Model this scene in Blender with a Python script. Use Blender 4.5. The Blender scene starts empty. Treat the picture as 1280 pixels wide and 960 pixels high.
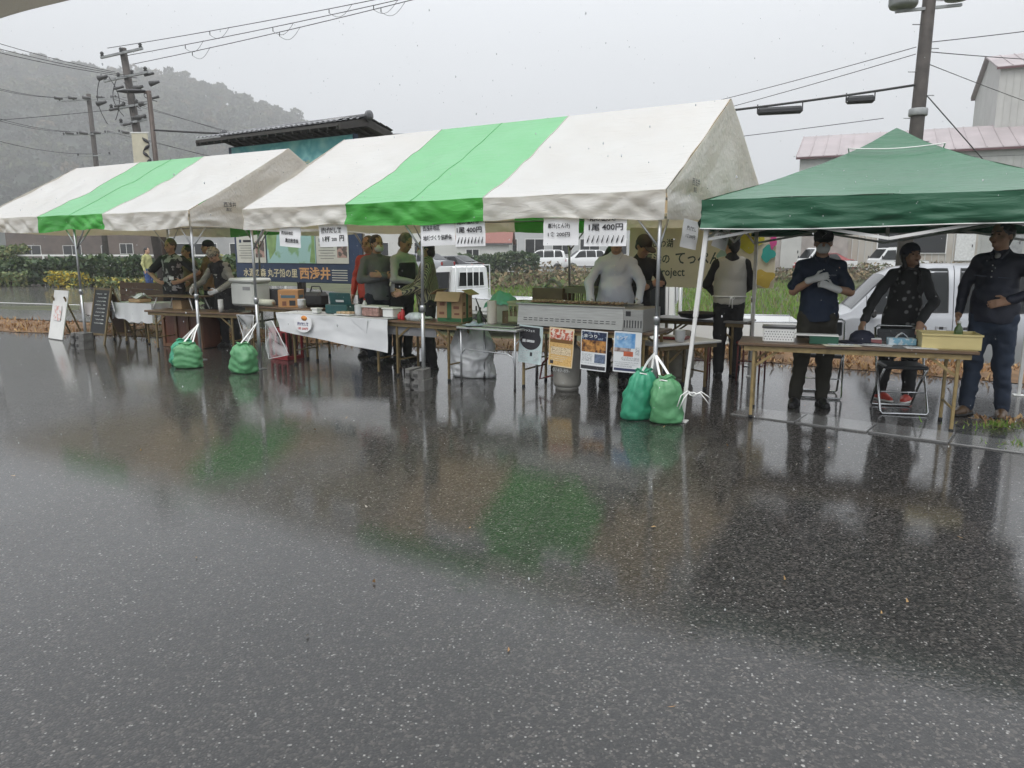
import bpy, bmesh, math, random
import numpy as np
from mathutils import Vector, Matrix
random.seed(7); RNG = np.random.default_rng(7)
R = math.radians
sc = bpy.context.scene
COL = sc.collection

# ------------------------------------------------------------------ camera
CAM_H = 1.5; FPX = 920.0; PITCH = math.atan(164 / 920)
cam = bpy.data.cameras.new('camera'); cam_o = bpy.data.objects.new('camera', cam); COL.objects.link(cam_o)
cam.sensor_width = 36; cam.lens = 36 * FPX / 1280; cam.clip_end = 4000; cam.clip_start = .05
cam_o.location = (0, 0, CAM_H); cam_o.rotation_euler = (math.pi / 2 - PITCH, 0, 0)
sc.camera = cam_o
# ------------------------------------------------------------------ sky, sun, exposure
SUN_EL, SUN_AZ = R(58), R(205)
world = bpy.data.worlds.new('World'); sc.world = world; world.use_nodes = True
nt = world.node_tree; N = nt.nodes; Lk = nt.links; bg = N['Background']
sky = N.new('ShaderNodeTexSky'); sky.sky_type = 'NISHITA'; sky.sun_disc = False
sky.sun_elevation = SUN_EL; sky.sun_rotation = SUN_AZ; sky.air_density = 2; sky.dust_density = 5
hs = N.new('ShaderNodeHueSaturation'); hs.inputs['Saturation'].default_value = .12
Lk.new(sky.outputs[0], hs.inputs['Color'])
tc = N.new('ShaderNodeTexCoord'); sep = N.new('ShaderNodeSeparateXYZ'); Lk.new(tc.outputs['Generated'], sep.inputs[0])
cr = N.new('ShaderNodeValToRGB')        # overcast cloud layer: brighter towards the zenith (CIE overcast sky)
cr.color_ramp.elements[0].position = 0; cr.color_ramp.elements[0].color = (4.35, 4.62, 4.98, 1)
cr.color_ramp.elements[1].position = 1; cr.color_ramp.elements[1].color = (11.0, 11.4, 11.9, 1)
Lk.new(sep.outputs[2], cr.inputs[0])
mp = N.new('ShaderNodeMapping'); mp.inputs['Scale'].default_value = (1, 1, 3); Lk.new(tc.outputs['Generated'], mp.inputs[0])
cn = N.new('ShaderNodeTexNoise'); cn.inputs['Scale'].default_value = 2.2; cn.inputs['Detail'].default_value = 5; Lk.new(mp.outputs[0], cn.inputs[0])
cm = N.new('ShaderNodeMapRange'); cm.inputs['To Min'].default_value = .92; cm.inputs['To Max'].default_value = 1.08; Lk.new(cn.outputs[0], cm.inputs[0])
vm = N.new('ShaderNodeVectorMath'); vm.operation = 'SCALE'; Lk.new(cr.outputs[0], vm.inputs[0]); Lk.new(cm.outputs[0], vm.inputs['Scale'])
mx = N.new('ShaderNodeMix'); mx.data_type = 'RGBA'; mx.inputs[0].default_value = .85
Lk.new(hs.outputs[0], mx.inputs[6]); Lk.new(vm.outputs[0], mx.inputs[7]); Lk.new(mx.outputs[2], bg.inputs[0])
bg.inputs[1].default_value = .1
sun = bpy.data.lights.new('sun', 'SUN'); sun.energy = .9; sun.angle = R(25); sun.color = (1, .97, .93)
sun_o = bpy.data.objects.new('sun', sun); COL.objects.link(sun_o); sun_o.location = (0, 0, 40)
sd = Vector((math.sin(SUN_AZ) * math.cos(SUN_EL), math.cos(SUN_AZ) * math.cos(SUN_EL), math.sin(SUN_EL)))
sun_o.rotation_euler = sd.to_track_quat('Z', 'Y').to_euler()
sc.view_settings.view_transform = 'Standard'; sc.view_settings.look = 'None'
sc.view_settings.exposure = 1.05; sc.view_settings.gamma = 1
sc.render.engine = 'CYCLES'
cy = sc.cycles; cy.use_denoising = True; cy.max_bounces = 7; cy.diffuse_bounces = 3; cy.glossy_bounces = 3
cy.transmission_bounces = 5; cy.transparent_max_bounces = 16; cy.volume_bounces = 0; cy.caustics_reflective = False; cy.caustics_refractive = False
cy.use_adaptive_sampling = True; cy.adaptive_threshold = .015

# ------------------------------------------------------------------ helpers
def hash3(ix, iy, iz):
    h = (ix * 374761393 + iy * 668265263 + iz * 1274126177) & 0xffffffff
    h = ((h ^ (h >> 13)) * 1103515245) & 0xffffffff
    return ((h ^ (h >> 16)) & 0xffff) / 32767.5 - 1.0
def vnoise(P):
    P = np.asarray(P, float); i = np.floor(P).astype(np.int64); f = P - i; f = f * f * (3 - 2 * f)
    r = 0
    for dx in (0, 1):
        wx = f[..., 0] if dx else 1 - f[..., 0]
        for dy in (0, 1):
            wy = f[..., 1] if dy else 1 - f[..., 1]
            for dz in (0, 1):
                wz = f[..., 2] if dz else 1 - f[..., 2]
                r = r + wx * wy * wz * hash3(i[..., 0] + dx, i[..., 1] + dy, i[..., 2] + dz)
    return r
def fbm(x, y, z=0.0, oct=3):
    P = np.stack(np.broadcast_arrays(np.asarray(x, float), np.asarray(y, float), np.asarray(z, float)), -1); r = 0; a = 1
    for _ in range(oct):
        r = r + a * vnoise(P); P = P * 2.03 + 11.7; a *= .5
    return r

MATS = {}
def srgb(h):
    c = [int(h[i:i + 2], 16) / 255 for i in (0, 2, 4)]
    return tuple(x / 12.92 if x <= .04045 else ((x + .055) / 1.055) ** 2.4 for x in c)
def mat(name, col, rough=.6, metal=0., var=.15, scale=6., bump=0., bscale=40., spec=.5, transl=0., coat=0., alpha=1., trans=0., col2=None, c2amt=.5, detail=4, stretch=None, ior=1.5):
    if name in MATS: return MATS[name]
    m = bpy.data.materials.new(name); m.use_nodes = True; MATS[name] = m
    t = m.node_tree; n = t.nodes; l = t.links; p = n['Principled BSDF']
    if isinstance(col, str): col = srgb(col)
    if isinstance(col2, str): col2 = srgb(col2)
    co = n.new('ShaderNodeTexCoord'); vec = co.outputs['Object']
    if stretch:
        mpn = n.new('ShaderNodeMapping'); mpn.inputs['Scale'].default_value = stretch; l.new(vec, mpn.inputs[0]); vec = mpn.outputs[0]
    if var > 0 or col2:
        no = n.new('ShaderNodeTexNoise'); no.inputs['Scale'].default_value = scale; no.inputs['Detail'].default_value = detail; l.new(vec, no.inputs[0])
        rp = n.new('ShaderNodeValToRGB'); e = rp.color_ramp.elements
        lo = tuple(c * (1 - var) for c in col); hi = tuple(min(1, c * (1 + var)) for c in col)
        if col2: hi = col2; lo = col
        e[0].position = .5 - .22 * (1 if not col2 else c2amt); e[1].position = .5 + .22 * (1 if not col2 else c2amt)
        e[0].color = (*lo, 1); e[1].color = (*hi, 1)
        l.new(no.outputs[0], rp.inputs[0]); l.new(rp.outputs[0], p.inputs['Base Color']); csock = rp.outputs[0]
    else:
        p.inputs['Base Color'].default_value = (*col, 1); csock = None
    p.inputs['Roughness'].default_value = rough; p.inputs['Metallic'].default_value = metal
    p.inputs['Specular IOR Level'].default_value = spec; p.inputs['IOR'].default_value = ior
    p.inputs['Coat Weight'].default_value = coat; p.inputs['Coat Roughness'].default_value = .08
    p.inputs['Alpha'].default_value = alpha; p.inputs['Transmission Weight'].default_value = trans
    if bump:
        bn = n.new('ShaderNodeTexNoise'); bn.inputs['Scale'].default_value = bscale; bn.inputs['Detail'].default_value = 4; l.new(vec, bn.inputs[0])
        b = n.new('ShaderNodeBump'); b.inputs['Strength'].default_value = min(1, bump); b.inputs['Distance'].default_value = .01
        l.new(bn.outputs[0], b.inputs['Height']); l.new(b.outputs[0], p.inputs['Normal'])
    if transl:
        tr = n.new('ShaderNodeBsdfTranslucent'); ms = n.new('ShaderNodeMixShader'); ms.inputs[0].default_value = transl
        if csock: l.new(csock, tr.inputs[0])
        else: tr.inputs[0].default_value = (*col, 1)
        o = n['Material Output']; l.new(p.outputs[0], ms.inputs[1]); l.new(tr.outputs[0], ms.inputs[2]); l.new(ms.outputs[0], o.inputs[0])
    return m
def pattern(name, kind, c1, c2, scale, rough=.8, thr=.5, vec='Object', rot=(0, 0, 0), soft=.03, stretch=(1, 1, 1)):
    """two-colour printed fabric: stripes, spots or blotches"""
    if name in MATS: return MATS[name]
    m = bpy.data.materials.new(name); m.use_nodes = True; MATS[name] = m
    t = m.node_tree; n = t.nodes; l = t.links; p = n['Principled BSDF']; p.inputs['Roughness'].default_value = rough
    co = n.new('ShaderNodeTexCoord'); mpn = n.new('ShaderNodeMapping'); mpn.inputs['Rotation'].default_value = rot; mpn.inputs['Scale'].default_value = stretch
    l.new(co.outputs[vec], mpn.inputs[0])
    if kind == 'stripe':
        x = n.new('ShaderNodeTexWave'); x.inputs['Scale'].default_value = scale; x.inputs['Distortion'].default_value = .12; x.inputs['Detail'].default_value = 1; x.inputs['Detail Scale'].default_value = .6; out = x.outputs['Fac']
    elif kind == 'spot':
        x = n.new('ShaderNodeTexVoronoi'); x.inputs['Scale'].default_value = scale; out = x.outputs['Distance']
    else:
        x = n.new('ShaderNodeTexNoise'); x.inputs['Scale'].default_value = scale; x.inputs['Detail'].default_value = 3; out = x.outputs['Fac']
    l.new(mpn.outputs[0], x.inputs['Vector'])
    rp = n.new('ShaderNodeValToRGB'); e = rp.color_ramp.elements
    c1 = srgb(c1) if isinstance(c1, str) else c1; c2 = srgb(c2) if isinstance(c2, str) else c2
    e[0].position = thr - soft; e[1].position = thr + soft; e[0].color = (*c1, 1); e[1].color = (*c2, 1)
    l.new(out, rp.inputs[0]); l.new(rp.outputs[0], p.inputs['Base Color'])
    return m

def rotz(a): return np.array([[math.cos(a), -math.sin(a), 0], [math.sin(a), math.cos(a), 0], [0, 0, 1]])
def rotx(a): return np.array([[1, 0, 0], [0, math.cos(a), -math.sin(a)], [0, math.sin(a), math.cos(a)]])
def roty(a): return np.array([[math.cos(a), 0, math.sin(a)], [0, 1, 0], [-math.sin(a), 0, math.cos(a)]])
class MB:
    def __init__(s): s.v = []; s.f = []; s.mi = []; s.sm = []
    def add(s, vs, fs, mi=0, sm=False):
        o = len(s.v); s.v.extend([tuple(map(float, p)) for p in vs])
        for f in fs: s.f.append([o + i for i in f]); s.mi.append(mi); s.sm.append(sm)
        return s
    def box(s, c, d, Rm=None, mi=0, bev=0.):
        h = np.array(d, float) / 2; c = np.array(c, float)
        if bev <= 0:
            P = np.array([[x, y, z] for z in (-1, 1) for y in (-1, 1) for x in (-1, 1)], float) * h
            F = [(0, 2, 3, 1), (4, 5, 7, 6), (0, 1, 5, 4), (2, 6, 7, 3), (0, 4, 6, 2), (1, 3, 7, 5)]
        else:
            b = min(bev, h.min() * .9); P = []; idx = {}
            for sx in (-1, 1):
                for sy in (-1, 1):
                    for sz in (-1, 1):
                        for ax in range(3):
                            q = np.array([sx, sy, sz]) * (h - b); q[ax] = (sx, sy, sz)[ax] * h[ax]
                            idx[(sx, sy, sz, ax)] = len(P); P.append(q)
            P = np.array(P); F = []
            for ax in range(3):
                u, w = [(1, 2), (2, 0), (0, 1)][ax]
                for sg in (-1, 1):
                    q = []
                    for a_, b_ in ((-1, -1), (1, -1), (1, 1), (-1, 1)):
                        k = [0, 0, 0]; k[ax] = sg; k[u] = a_; k[w] = b_; q.append(idx[(*k, ax)])
                    F.append(q if sg > 0 else q[::-1])
                for a_ in (-1, 1):          # edge chamfers along axis ax
                    for b_ in (-1, 1):
                        k0 = [0, 0, 0]; k0[ax] = -1; k0[u] = a_; k0[w] = b_; k1 = list(k0); k1[ax] = 1
                        q = [idx[(*k0, u)], idx[(*k1, u)], idx[(*k1, w)], idx[(*k0, w)]]
                        F.append(q if a_ * b_ < 0 else q[::-1])
            for sx in (-1, 1):
                for sy in (-1, 1):
                    for sz in (-1, 1):
                        q = [idx[(sx, sy, sz, a)] for a in range(3)]
                        F.append(q if sx * sy * sz > 0 else q[::-1])
        if Rm is not None: P = P @ np.asarray(Rm).T
        return s.add(P + c, F, mi)
    def bar(s, p, q, w, h, mi=0, up=(0, 0, 1), bev=0.):
        p = np.array(p, float); q = np.array(q, float); d = q - p; L = np.linalg.norm(d); d /= L
        up = np.array(up, float)
        if abs(d @ up) > .98: up = np.array([0, 1., 0])
        x = np.cross(d, up); x /= np.linalg.norm(x); z = np.cross(x, d)
        return s.box((p + q) / 2, (w, L, h), np.stack([x, d, z], 1), mi, bev)
    def tube(s, pts, r, n=8, mi=0, closed=False):
        P = np.array(pts, float); k = len(P); rs = np.broadcast_to(np.array(r, float), (k,))
        T = np.gradient(P, axis=0) if not closed else np.roll(P, -1, 0) - np.roll(P, 1, 0)
        T /= np.linalg.norm(T, axis=1)[:, None] + 1e-12
        u = np.cross(T[0], (0, 0, 1.));
        if np.linalg.norm(u) < .05: u = np.cross(T[0], (0, 1., 0))
        u /= np.linalg.norm(u); V = []
        for i in range(k):
            u = u - T[i] * (u @ T[i]); u /= np.linalg.norm(u); w = np.cross(T[i], u)
            for j in range(n):
                a = 2 * math.pi * j / n; V.append(P[i] + rs[i] * (math.cos(a) * u + math.sin(a) * w))
        F = []
        for i in range(k if closed else k - 1):
            for j in range(n):
                a = i * n; b = ((i + 1) % k) * n; j2 = (j + 1) % n
                F.append((a + j, a + j2, b + j2, b + j))
        if not closed: F += [tuple(range(n))[::-1], tuple(range((k - 1) * n, k * n))]
        return s.add(V, F, mi, True)
    def lathe(s, prof, n=20, c=(0, 0, 0), mi=0, warp=None, Rm=None):
        V = []; k = len(prof)
        for (r, z) in prof:
            for j in range(n):
                a = 2 * math.pi * j / n; q = (r * math.cos(a), r * math.sin(a), z)
                if warp: q = warp(q, a)
                V.append(q)
        F = [(i * n + j, i * n + (j + 1) % n, (i + 1) * n + (j + 1) % n, (i + 1) * n + j) for i in range(k - 1) for j in range(n)]
        F += [tuple(range(n))[::-1], tuple(range((k - 1) * n, k * n))]
        V = np.array(V)
        if Rm is not None: V = V @ np.asarray(Rm).T
        return s.add(V + np.array(c), F, mi, True)
    def grid(s, fn, nu, nv, mi=0, thick=0., sm=True, mfn=None):
        U, V = np.meshgrid(np.linspace(0, 1, nu + 1), np.linspace(0, 1, nv + 1), indexing='ij')
        P = np.asarray(fn(U, V), float)
        if P.shape[0] == 3 and P.ndim == 3: P = np.moveaxis(P, 0, -1)
        W1 = nv + 1
        F = [(i * W1 + j, (i + 1) * W1 + j, (i + 1) * W1 + j + 1, i * W1 + j + 1) for i in range(nu) for j in range(nv)]
        o = len(s.f); s.add(P.reshape(-1, 3), F, mi, sm)
        if mfn:
            for q, (i, j) in enumerate([(i, j) for i in range(nu) for j in range(nv)]): s.mi[o + q] = mfn((i + .5) / nu, (j + .5) / nv)
        if thick:
            du = np.gradient(P, axis=0); dv = np.gradient(P, axis=1); nn = np.cross(du, dv); nn /= np.linalg.norm(nn, axis=-1)[..., None] + 1e-9
            o = len(s.f); s.add((P - nn * thick).reshape(-1, 3), [f[::-1] for f in F], mi, sm)
            if mfn:
                for q, (i, j) in enumerate([(i, j) for i in range(nu) for j in range(nv)]): s.mi[o + q] = mfn((i + .5) / nu, (j + .5) / nv)
        return s
    def poly(s, pts, mi=0): return s.add(pts, [tuple(range(len(pts)))], mi)
    def prism(s, pts, d, mi=0):
        """planar outline (CCW seen from +d) extruded by vector d"""
        n = len(pts); P = [np.array(p, float) for p in pts]; Q = [p + np.array(d, float) for p in P]
        return s.add(P + Q, [tuple(range(n))[::-1], tuple(range(n, 2 * n))] + [(i, (i + 1) % n, n + (i + 1) % n, n + i) for i in range(n)], mi)
    def xf(s, Rm=None, t=(0, 0, 0)):
        V = np.array(s.v);
        if Rm is not None: V = V @ np.asarray(Rm).T
        s.v = [tuple(p) for p in V + np.array(t)]; return s
    def mesh(s, name, mats):
        me = bpy.data.meshes.new(name); me.from_pydata(s.v, [], s.f)
        me.polygons.foreach_set('material_index', s.mi); me.polygons.foreach_set('use_smooth', s.sm)
        for m in (mats if isinstance(mats, (list, tuple)) else [mats]): me.materials.append(m)
        me.update(); return me
    def build(s, name, mats, parent=None, **kw): return obj(name, s.mesh(name, mats), parent, **kw)
def obj(name, me, parent=None, loc=None, rz=None, label=None, cat=None, group=None, kind=None):
    o = bpy.data.objects.new(name, me); COL.objects.link(o)
    if parent: o.parent = parent
    if loc is not None: o.location = loc
    if rz is not None: o.rotation_euler = (0, 0, rz)
    for k, v in (('label', label), ('category', cat), ('group', group), ('kind', kind)):
        if v: o[k] = v
    return o
def thing(name, label, cat, loc=(0, 0, 0), rz=0., group=None):
    return obj(name, None, None, loc, rz, label, cat, group)
def copy_tree(o, parent=None, loc=None, rz=None, label=None):
    c = o.copy(); COL.objects.link(c); c.parent = parent
    if loc is not None: c.location = loc
    if rz is not None: c.rotation_euler = (0, 0, rz)
    if label: c['label'] = label
    for ch in list(o.children): copy_tree(ch, c)
    return c
def np_mesh(name, V, F, mats, mi=None, smooth=True):
    me = bpy.data.meshes.new(name); V = np.asarray(V, np.float32); F = np.asarray(F, np.int32); k = F.shape[1]
    me.vertices.add(len(V)); me.vertices.foreach_set('co', V.ravel())
    me.loops.add(F.size); me.loops.foreach_set('vertex_index', F.ravel())
    me.polygons.add(len(F)); me.polygons.foreach_set('loop_start', np.arange(0, F.size, k, dtype=np.int32)); me.polygons.foreach_set('loop_total', np.full(len(F), k, np.int32))
    if mi is not None: me.polygons.foreach_set('material_index', np.asarray(mi, np.int32))
    me.polygons.foreach_set('use_smooth', np.full(len(F), smooth))
    for m in (mats if isinstance(mats, (list, tuple)) else [mats]): me.materials.append(m)
    me.update(calc_edges=True); me.validate(); return me
_txt = {}
def text_mesh(body, size, bold=.0, align='LEFT', space=1.):
    key = (body, size, bold, align, space)
    if key in _txt: return _txt[key]
    c = bpy.data.curves.new('txt', 'FONT'); c.body = body; c.size = size; c.offset = bold * size; c.align_x = align; c.space_character = space; c.resolution_u = 2
    o = bpy.data.objects.new('txt', c); COL.objects.link(o)
    dg = bpy.context.evaluated_depsgraph_get(); me = bpy.data.meshes.new_from_object(o.evaluated_get(dg), depsgraph=dg)
    bpy.data.objects.remove(o); bpy.data.curves.remove(c); _txt[key] = me; return me
def text(body, size, m, parent, loc, rot=(math.pi / 2, 0, 0), bold=.0, align='LEFT', name='lettering', sx=1., space=1.):
    me = text_mesh(body, size, bold, align, space).copy(); me.materials.clear(); me.materials.append(m)
    o = obj(name, me, parent); o.location = loc; o.rotation_euler = rot; o.scale = (sx, 1, 1); return o
class Frame:
    def __init__(s, o, deg): s.o = o; s.a = R(deg); s.rz = -s.a
    def __call__(s, x, y, z=0.):
        c, q = math.cos(s.a), math.sin(s.a); return (s.o[0] + x * c + y * q, s.o[1] - x * q + y * c, z)
FA = Frame((-.989, 8.123), 31.46); FB = Frame((-6.798, 11.691), 29.05); FG = Frame((1.66, 6.42), 26.); FT = Frame((2.18, 6.64), 20.4)

# ------------------------------------------------------------------ shared materials
M_alu = mat('galvanised_pipe', (.42, .43, .44), .38, .85, .12, 12)
M_whitepipe = mat('white_painted_pipe', (.68, .68, .66), .4, 0, .08, 9)
M_darksteel = mat('dark_steel', (.05, .05, .055), .45, .5)
M_chrome = mat('chrome_pipe', (.55, .56, .57), .22, 1., .06)
M_brownleg = mat('brown_painted_leg', (.16, .115, .05), .45, .2, .25, 15)
M_yleg = mat('worn_tan_leg', (.27, .2, .09), .45, .15, .25, 18)
M_wood = mat('brown_laminate', (.12, .075, .045), .3, 0, .25, 5, .1, 30, stretch=(1, 12, 12))
M_oldwood = mat('old_wood', (.10, .055, .03), .55, 0, .35, 4, .3, 25, stretch=(14, 2, 14))
M_paper = mat('white_paper', (.88, .88, .89), .65, 0, .03, 4, transl=.15)
M_ink = mat('black_ink', (.02, .02, .025), .6, 0, 0)
M_black = mat('black_plastic', (.02, .02, .022), .4, 0, .2)
M_rubber = mat('black_rubber', (.018, .018, .018), .7, 0, .1)
M_white = mat('white_plastic', (.72, .72, .7), .35, 0, .05)
M_card = mat('cardboard', (.36, .24, .13), .75, 0, .14, 5, .1, 60)
M_conc = mat('concrete', (.2, .195, .185), .6, 0, .3, 9, .5, 60)
M_concdark = mat('wet_concrete_block', (.14, .137, .13), .4, 0, .3, 14, .6, 60)
M_steel = mat('stainless_steel', (.34, .34, .32), .36, .9, .12, 5, .05, 20, stretch=(1, 12, 12))
M_glass = mat('dark_glass', (.010, .012, .013), .05, 0, 0, spec=.28)
M_rope = mat('white_rope', (.75, .75, .73), .7, 0, .05)
M_cloth = mat('white_cloth', (.72, .73, .74), .6, 0, .04, 3, .1, 15, transl=.15)
M_green = mat('bag_green', (.085, .26, .115), .5, 0, .14, 6, .3, 30)
M_teal = mat('bag_teal_green', (.03, .25, .14), .48, 0, .14, 6, .3, 30)
# ================================================================== SETTING
EDGE_N = [(-60, 33.), (-30, 21.), (-9.6, 14.1), (3., 10.5), (5.8, 8.5), (14, 3.), (40, -14)]
EDGE_F = [(-60, 36.5), (-30, 24.), (-11., 16.6), (3.4, 11.8), (6.6, 9.8), (15, 4.5), (40, -12)]
ex, ey = zip(*EDGE_F); nx_, ny_ = zip(*EDGE_N)
def sst(a, b, x): t = np.clip((x - a) / (b - a), 0, 1); return t * t * (3 - 2 * t)
def ground_z(x, y):
    x = np.asarray(x, float); y = np.asarray(y, float); e = (y - np.interp(x, ex, ey)) * .88
    m = sst(-6, -2, x)
    return -.02 - .56 * m * sst(0, 1.3, e) * (1 - sst(12, 42, e))
def gz(x, y): return float(ground_z(x, y))

def asphalt(name, tint=1., speck=1., far=False):
    m = bpy.data.materials.new(name); m.use_nodes = True; MATS[name] = m
    t = m.node_tree; n = t.nodes; l = t.links; p = n['Principled BSDF']
    co = n.new('ShaderNodeTexCoord'); v = co.outputs['Object']
    def noise(s, d=4, r=.55):
        q = n.new('ShaderNodeTexNoise'); q.inputs['Scale'].default_value = s; q.inputs['Detail'].default_value = d; q.inputs['Roughness'].default_value = r; l.new(v, q.inputs[0]); return q.outputs[0]
    def ramp(src, a, b, ca, cb):
        q = n.new('ShaderNodeValToRGB'); e = q.color_ramp.elements; e[0].position = a; e[1].position = b
        e[0].color = ca if isinstance(ca, tuple) else (ca, ca, ca, 1); e[1].color = cb if isinstance(cb, tuple) else (cb, cb, cb, 1); l.new(src, q.inputs[0]); return q.outputs[0]
    def mix(f, a, b):
        q = n.new('ShaderNodeMix'); q.data_type = 'RGBA'; l.new(f, q.inputs[0])
        for i, x in ((6, a), (7, b)):
            if isinstance(x, tuple): q.inputs[i].default_value = x
            else: l.new(x, q.inputs[i])
        return q.outputs[2]
    def math_(op, a, b):
        q = n.new('ShaderNodeMath'); q.operation = op
        for i, x in ((0, a), (1, b)):
            if isinstance(x, (int, float)): q.inputs[i].default_value = x
            else: l.new(x, q.inputs[i])
        return q.outputs[0]
    k = tint
    def voro(sc_, feat='F1'):
        q = n.new('ShaderNodeTexVoronoi'); q.inputs['Scale'].default_value = sc_; q.feature = feat; l.new(v, q.inputs['Vector']); return q
    def sepc(o):
        q = n.new('ShaderNodeSeparateColor'); l.new(o, q.inputs[0]); return q.outputs
    tone = ramp(noise(.3, 6), .3, .7, (.012 * k, .0112 * k, .0106 * k, 1), (.026 * k, .0242 * k, .0228 * k, 1))
    va = voro(105); ca = sepc(va.outputs['Color'])                       # packed aggregate, 9 mm
    aggn = n.new('ShaderNodeValToRGB'); ee = aggn.color_ramp.elements; ee[0].position = 0; ee[0].color = (.25, .25, .25, 1); ee[1].position = 1; ee[1].color = (4.8, 4.6, 4.3, 1); e3 = ee.new(.62); e3.color = (1.1, 1.1, 1.1, 1); e4 = ee.new(.86); e4.color = (2.6, 2.55, 2.5, 1); l.new(ca[0], aggn.inputs[0]); agg = aggn.outputs[0]
    mul = n.new('ShaderNodeMix'); mul.data_type = 'RGBA'; mul.blend_type = 'MULTIPLY'; mul.inputs[0].default_value = 1; l.new(tone, mul.inputs[6]); l.new(agg, mul.inputs[7])
    st = math_('MULTIPLY', ramp(ca[1], .90, .93, 0., 1.), ramp(va.outputs['Distance'], .28, .5, 1., 0.))
    vb = voro(44); cb = sepc(vb.outputs['Color'])
    st2 = math_('MULTIPLY', ramp(cb[1], .93, .945, 0., 1.), ramp(vb.outputs['Distance'], .2, .32, 1., 0.))
    stone = ramp(ca[2], .0, 1., (.08, .075, .07, 1), (.36, .35, .33, 1))
    stf = math_('MULTIPLY', math_('MAXIMUM', st, st2), speck)
    l.new(mix(stf, mul.outputs[2], stone), p.inputs['Base Color'])
    p.inputs['Roughness'].default_value = .45; p.inputs['Specular IOR Level'].default_value = .18
    # water film: continuous in the puddles, broken by the stones elsewhere
    wet0 = noise(.42, 4, .55)
    pm = n.new('ShaderNodeMapping'); pm.inputs['Location'].default_value = (-3.3 / 1.9, -5.25 / .95, 0); pm.inputs['Scale'].default_value = (1 / 1.9, 1 / .95, 0); l.new(v, pm.inputs[0])
    pl_ = n.new('ShaderNodeVectorMath'); pl_.operation = 'LENGTH'; l.new(pm.outputs[0], pl_.inputs[0])
    wet = math_('MAXIMUM', wet0, ramp(math_('ADD', pl_.outputs['Value'], math_('MULTIPLY', noise(1.3, 4), .7)), 1.0, 1.6, .66, .0))          # the puddle beside the gutter
    dryness = ramp(wet, .38, .60, 1., 0.)
    film = math_('SUBTRACT', 1., math_('MULTIPLY', math_('ADD', math_('MULTIPLY', dryness, .75), .2), ramp(ca[0], .25, .95, 0., .95)))
    l.new(film, p.inputs['Coat Weight']); p.inputs['Coat IOR'].default_value = 1.5
    l.new(ramp(wet, .40, .62, .10, .02), p.inputs['Coat Roughness'])
    dome = math_('MULTIPLY', va.outputs['Distance'], -1.)
    h1 = math_('MULTIPLY', math_('MULTIPLY', math_('ADD', dome, math_('MULTIPLY', ca[2], .6)), math_('ADD', math_('MULTIPLY', dryness, .8), .06)), 2.4)
    rings = math_('ADD', math_('MULTIPLY', noise(30, 2), .9), math_('MULTIPLY', noise(7, 2), 1.6))
    vr = voro(5.5); cr_ = sepc(vr.outputs['Color'])                      # raindrop rings
    ring = math_('MULTIPLY', math_('MULTIPLY', math_('SINE', math_('MULTIPLY', vr.outputs['Distance'], 75.), 0.), ramp(vr.outputs['Distance'], .05, .42, 1., 0.)), ramp(cr_[0], .55, .6, 0., .55))
    rings = math_('ADD', rings, ring)
    hgt = math_('ADD', h1, math_('MULTIPLY', rings, math_('ADD', math_('MULTIPLY', dryness, .5), .22)))
    rip = n.new('ShaderNodeBump'); rip.inputs['Distance'].default_value = .0022; rip.inputs['Strength'].default_value = .42
    l.new(hgt, rip.inputs['Height']); l.new(rip.outputs[0], p.inputs['Coat Normal'])
    bb = n.new('ShaderNodeBump'); bb.inputs['Strength'].default_value = .6; bb.inputs['Distance'].default_value = .004
    l.new(math_('ADD', dome, stf), bb.inputs['Height']); l.new(bb.outputs[0], p.inputs['Normal'])
    return m
M_lot = asphalt('wet_asphalt'); M_road = asphalt('wet_road_asphalt', 4., .5)
M_soil = mat('field_soil', (.045, .05, .02), .9, 0, .4, .8, .8, 8, col2=(.075, .085, .03))

# ground (terrain) -----------------------------------------------------------
def axis(a, b, c, n, p=3.2):
    u = np.linspace(-1, 1, n); w = np.sign(u) * np.abs(u) ** p
    return np.where(w < 0, c + (c - a) * w, c + (b - c) * w)
gx = axis(-1180, 640, 1., 160); gy = axis(-110, 860, 16., 180)
X, Y = np.meshgrid(gx, gy, indexing='ij'); Zg = ground_z(X, Y) + .03 * fbm(X * .4, Y * .4) * sst(0.5, 3, (Y - np.interp(X, ex, ey)))
Vg = np.stack([X, Y, Zg], -1).reshape(-1, 3); n2 = len(gy)
ii, jj = np.meshgrid(np.arange(len(gx) - 1), np.arange(n2 - 1), indexing='ij'); q0 = (ii * n2 + jj).ravel()
obj('ground', np_mesh('ground', Vg, np.stack([q0, q0 + n2, q0 + n2 + 1, q0 + 1], 1), M_soil), kind='structure')
# parking lot asphalt
lot = MB(); pts = [(x, y, 0) for x, y in EDGE_F[1:6]]
lot.poly([(-30, -14, 0), (15, -14, 0)] + pts[::-1]); lot.build('parking_lot', M_lot, kind='structure')
# road on the left
rd = MB(); near = [(-60, 36.7), (-30, 24.2), (-11, 16.8), (-6., 15.2)]; far = [(-4, 24), (-10, 34), (-24, 36.2), (-60, 52)]
rd.poly([(x, y, .0) for x, y in near] + [(x, y, .0) for x, y in far]); rd.build('road', M_road, kind='structure')
M_line = mat('road_paint', (.6, .6, .58), .4, 0, .2, 20)
ln = MB(); P0 = [(-40, 33.0), (-22, 24.6), (-9.5, 20.4)]
for a, b in zip(P0, P0[1:]): ln.poly([(a[0], a[1], .005), (b[0], b[1], .005), (b[0], b[1] + .17, .005), (a[0], a[1] + .17, .005)])
ln.build('road_marking', M_line, kind='structure')
fr_ = MB(); fr_.poly([(-30, 60, .03), (90, 52, .03), (90, 60, .03), (-30, 70, .03)]); fr_.build('far_road', M_road, kind='structure')
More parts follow.
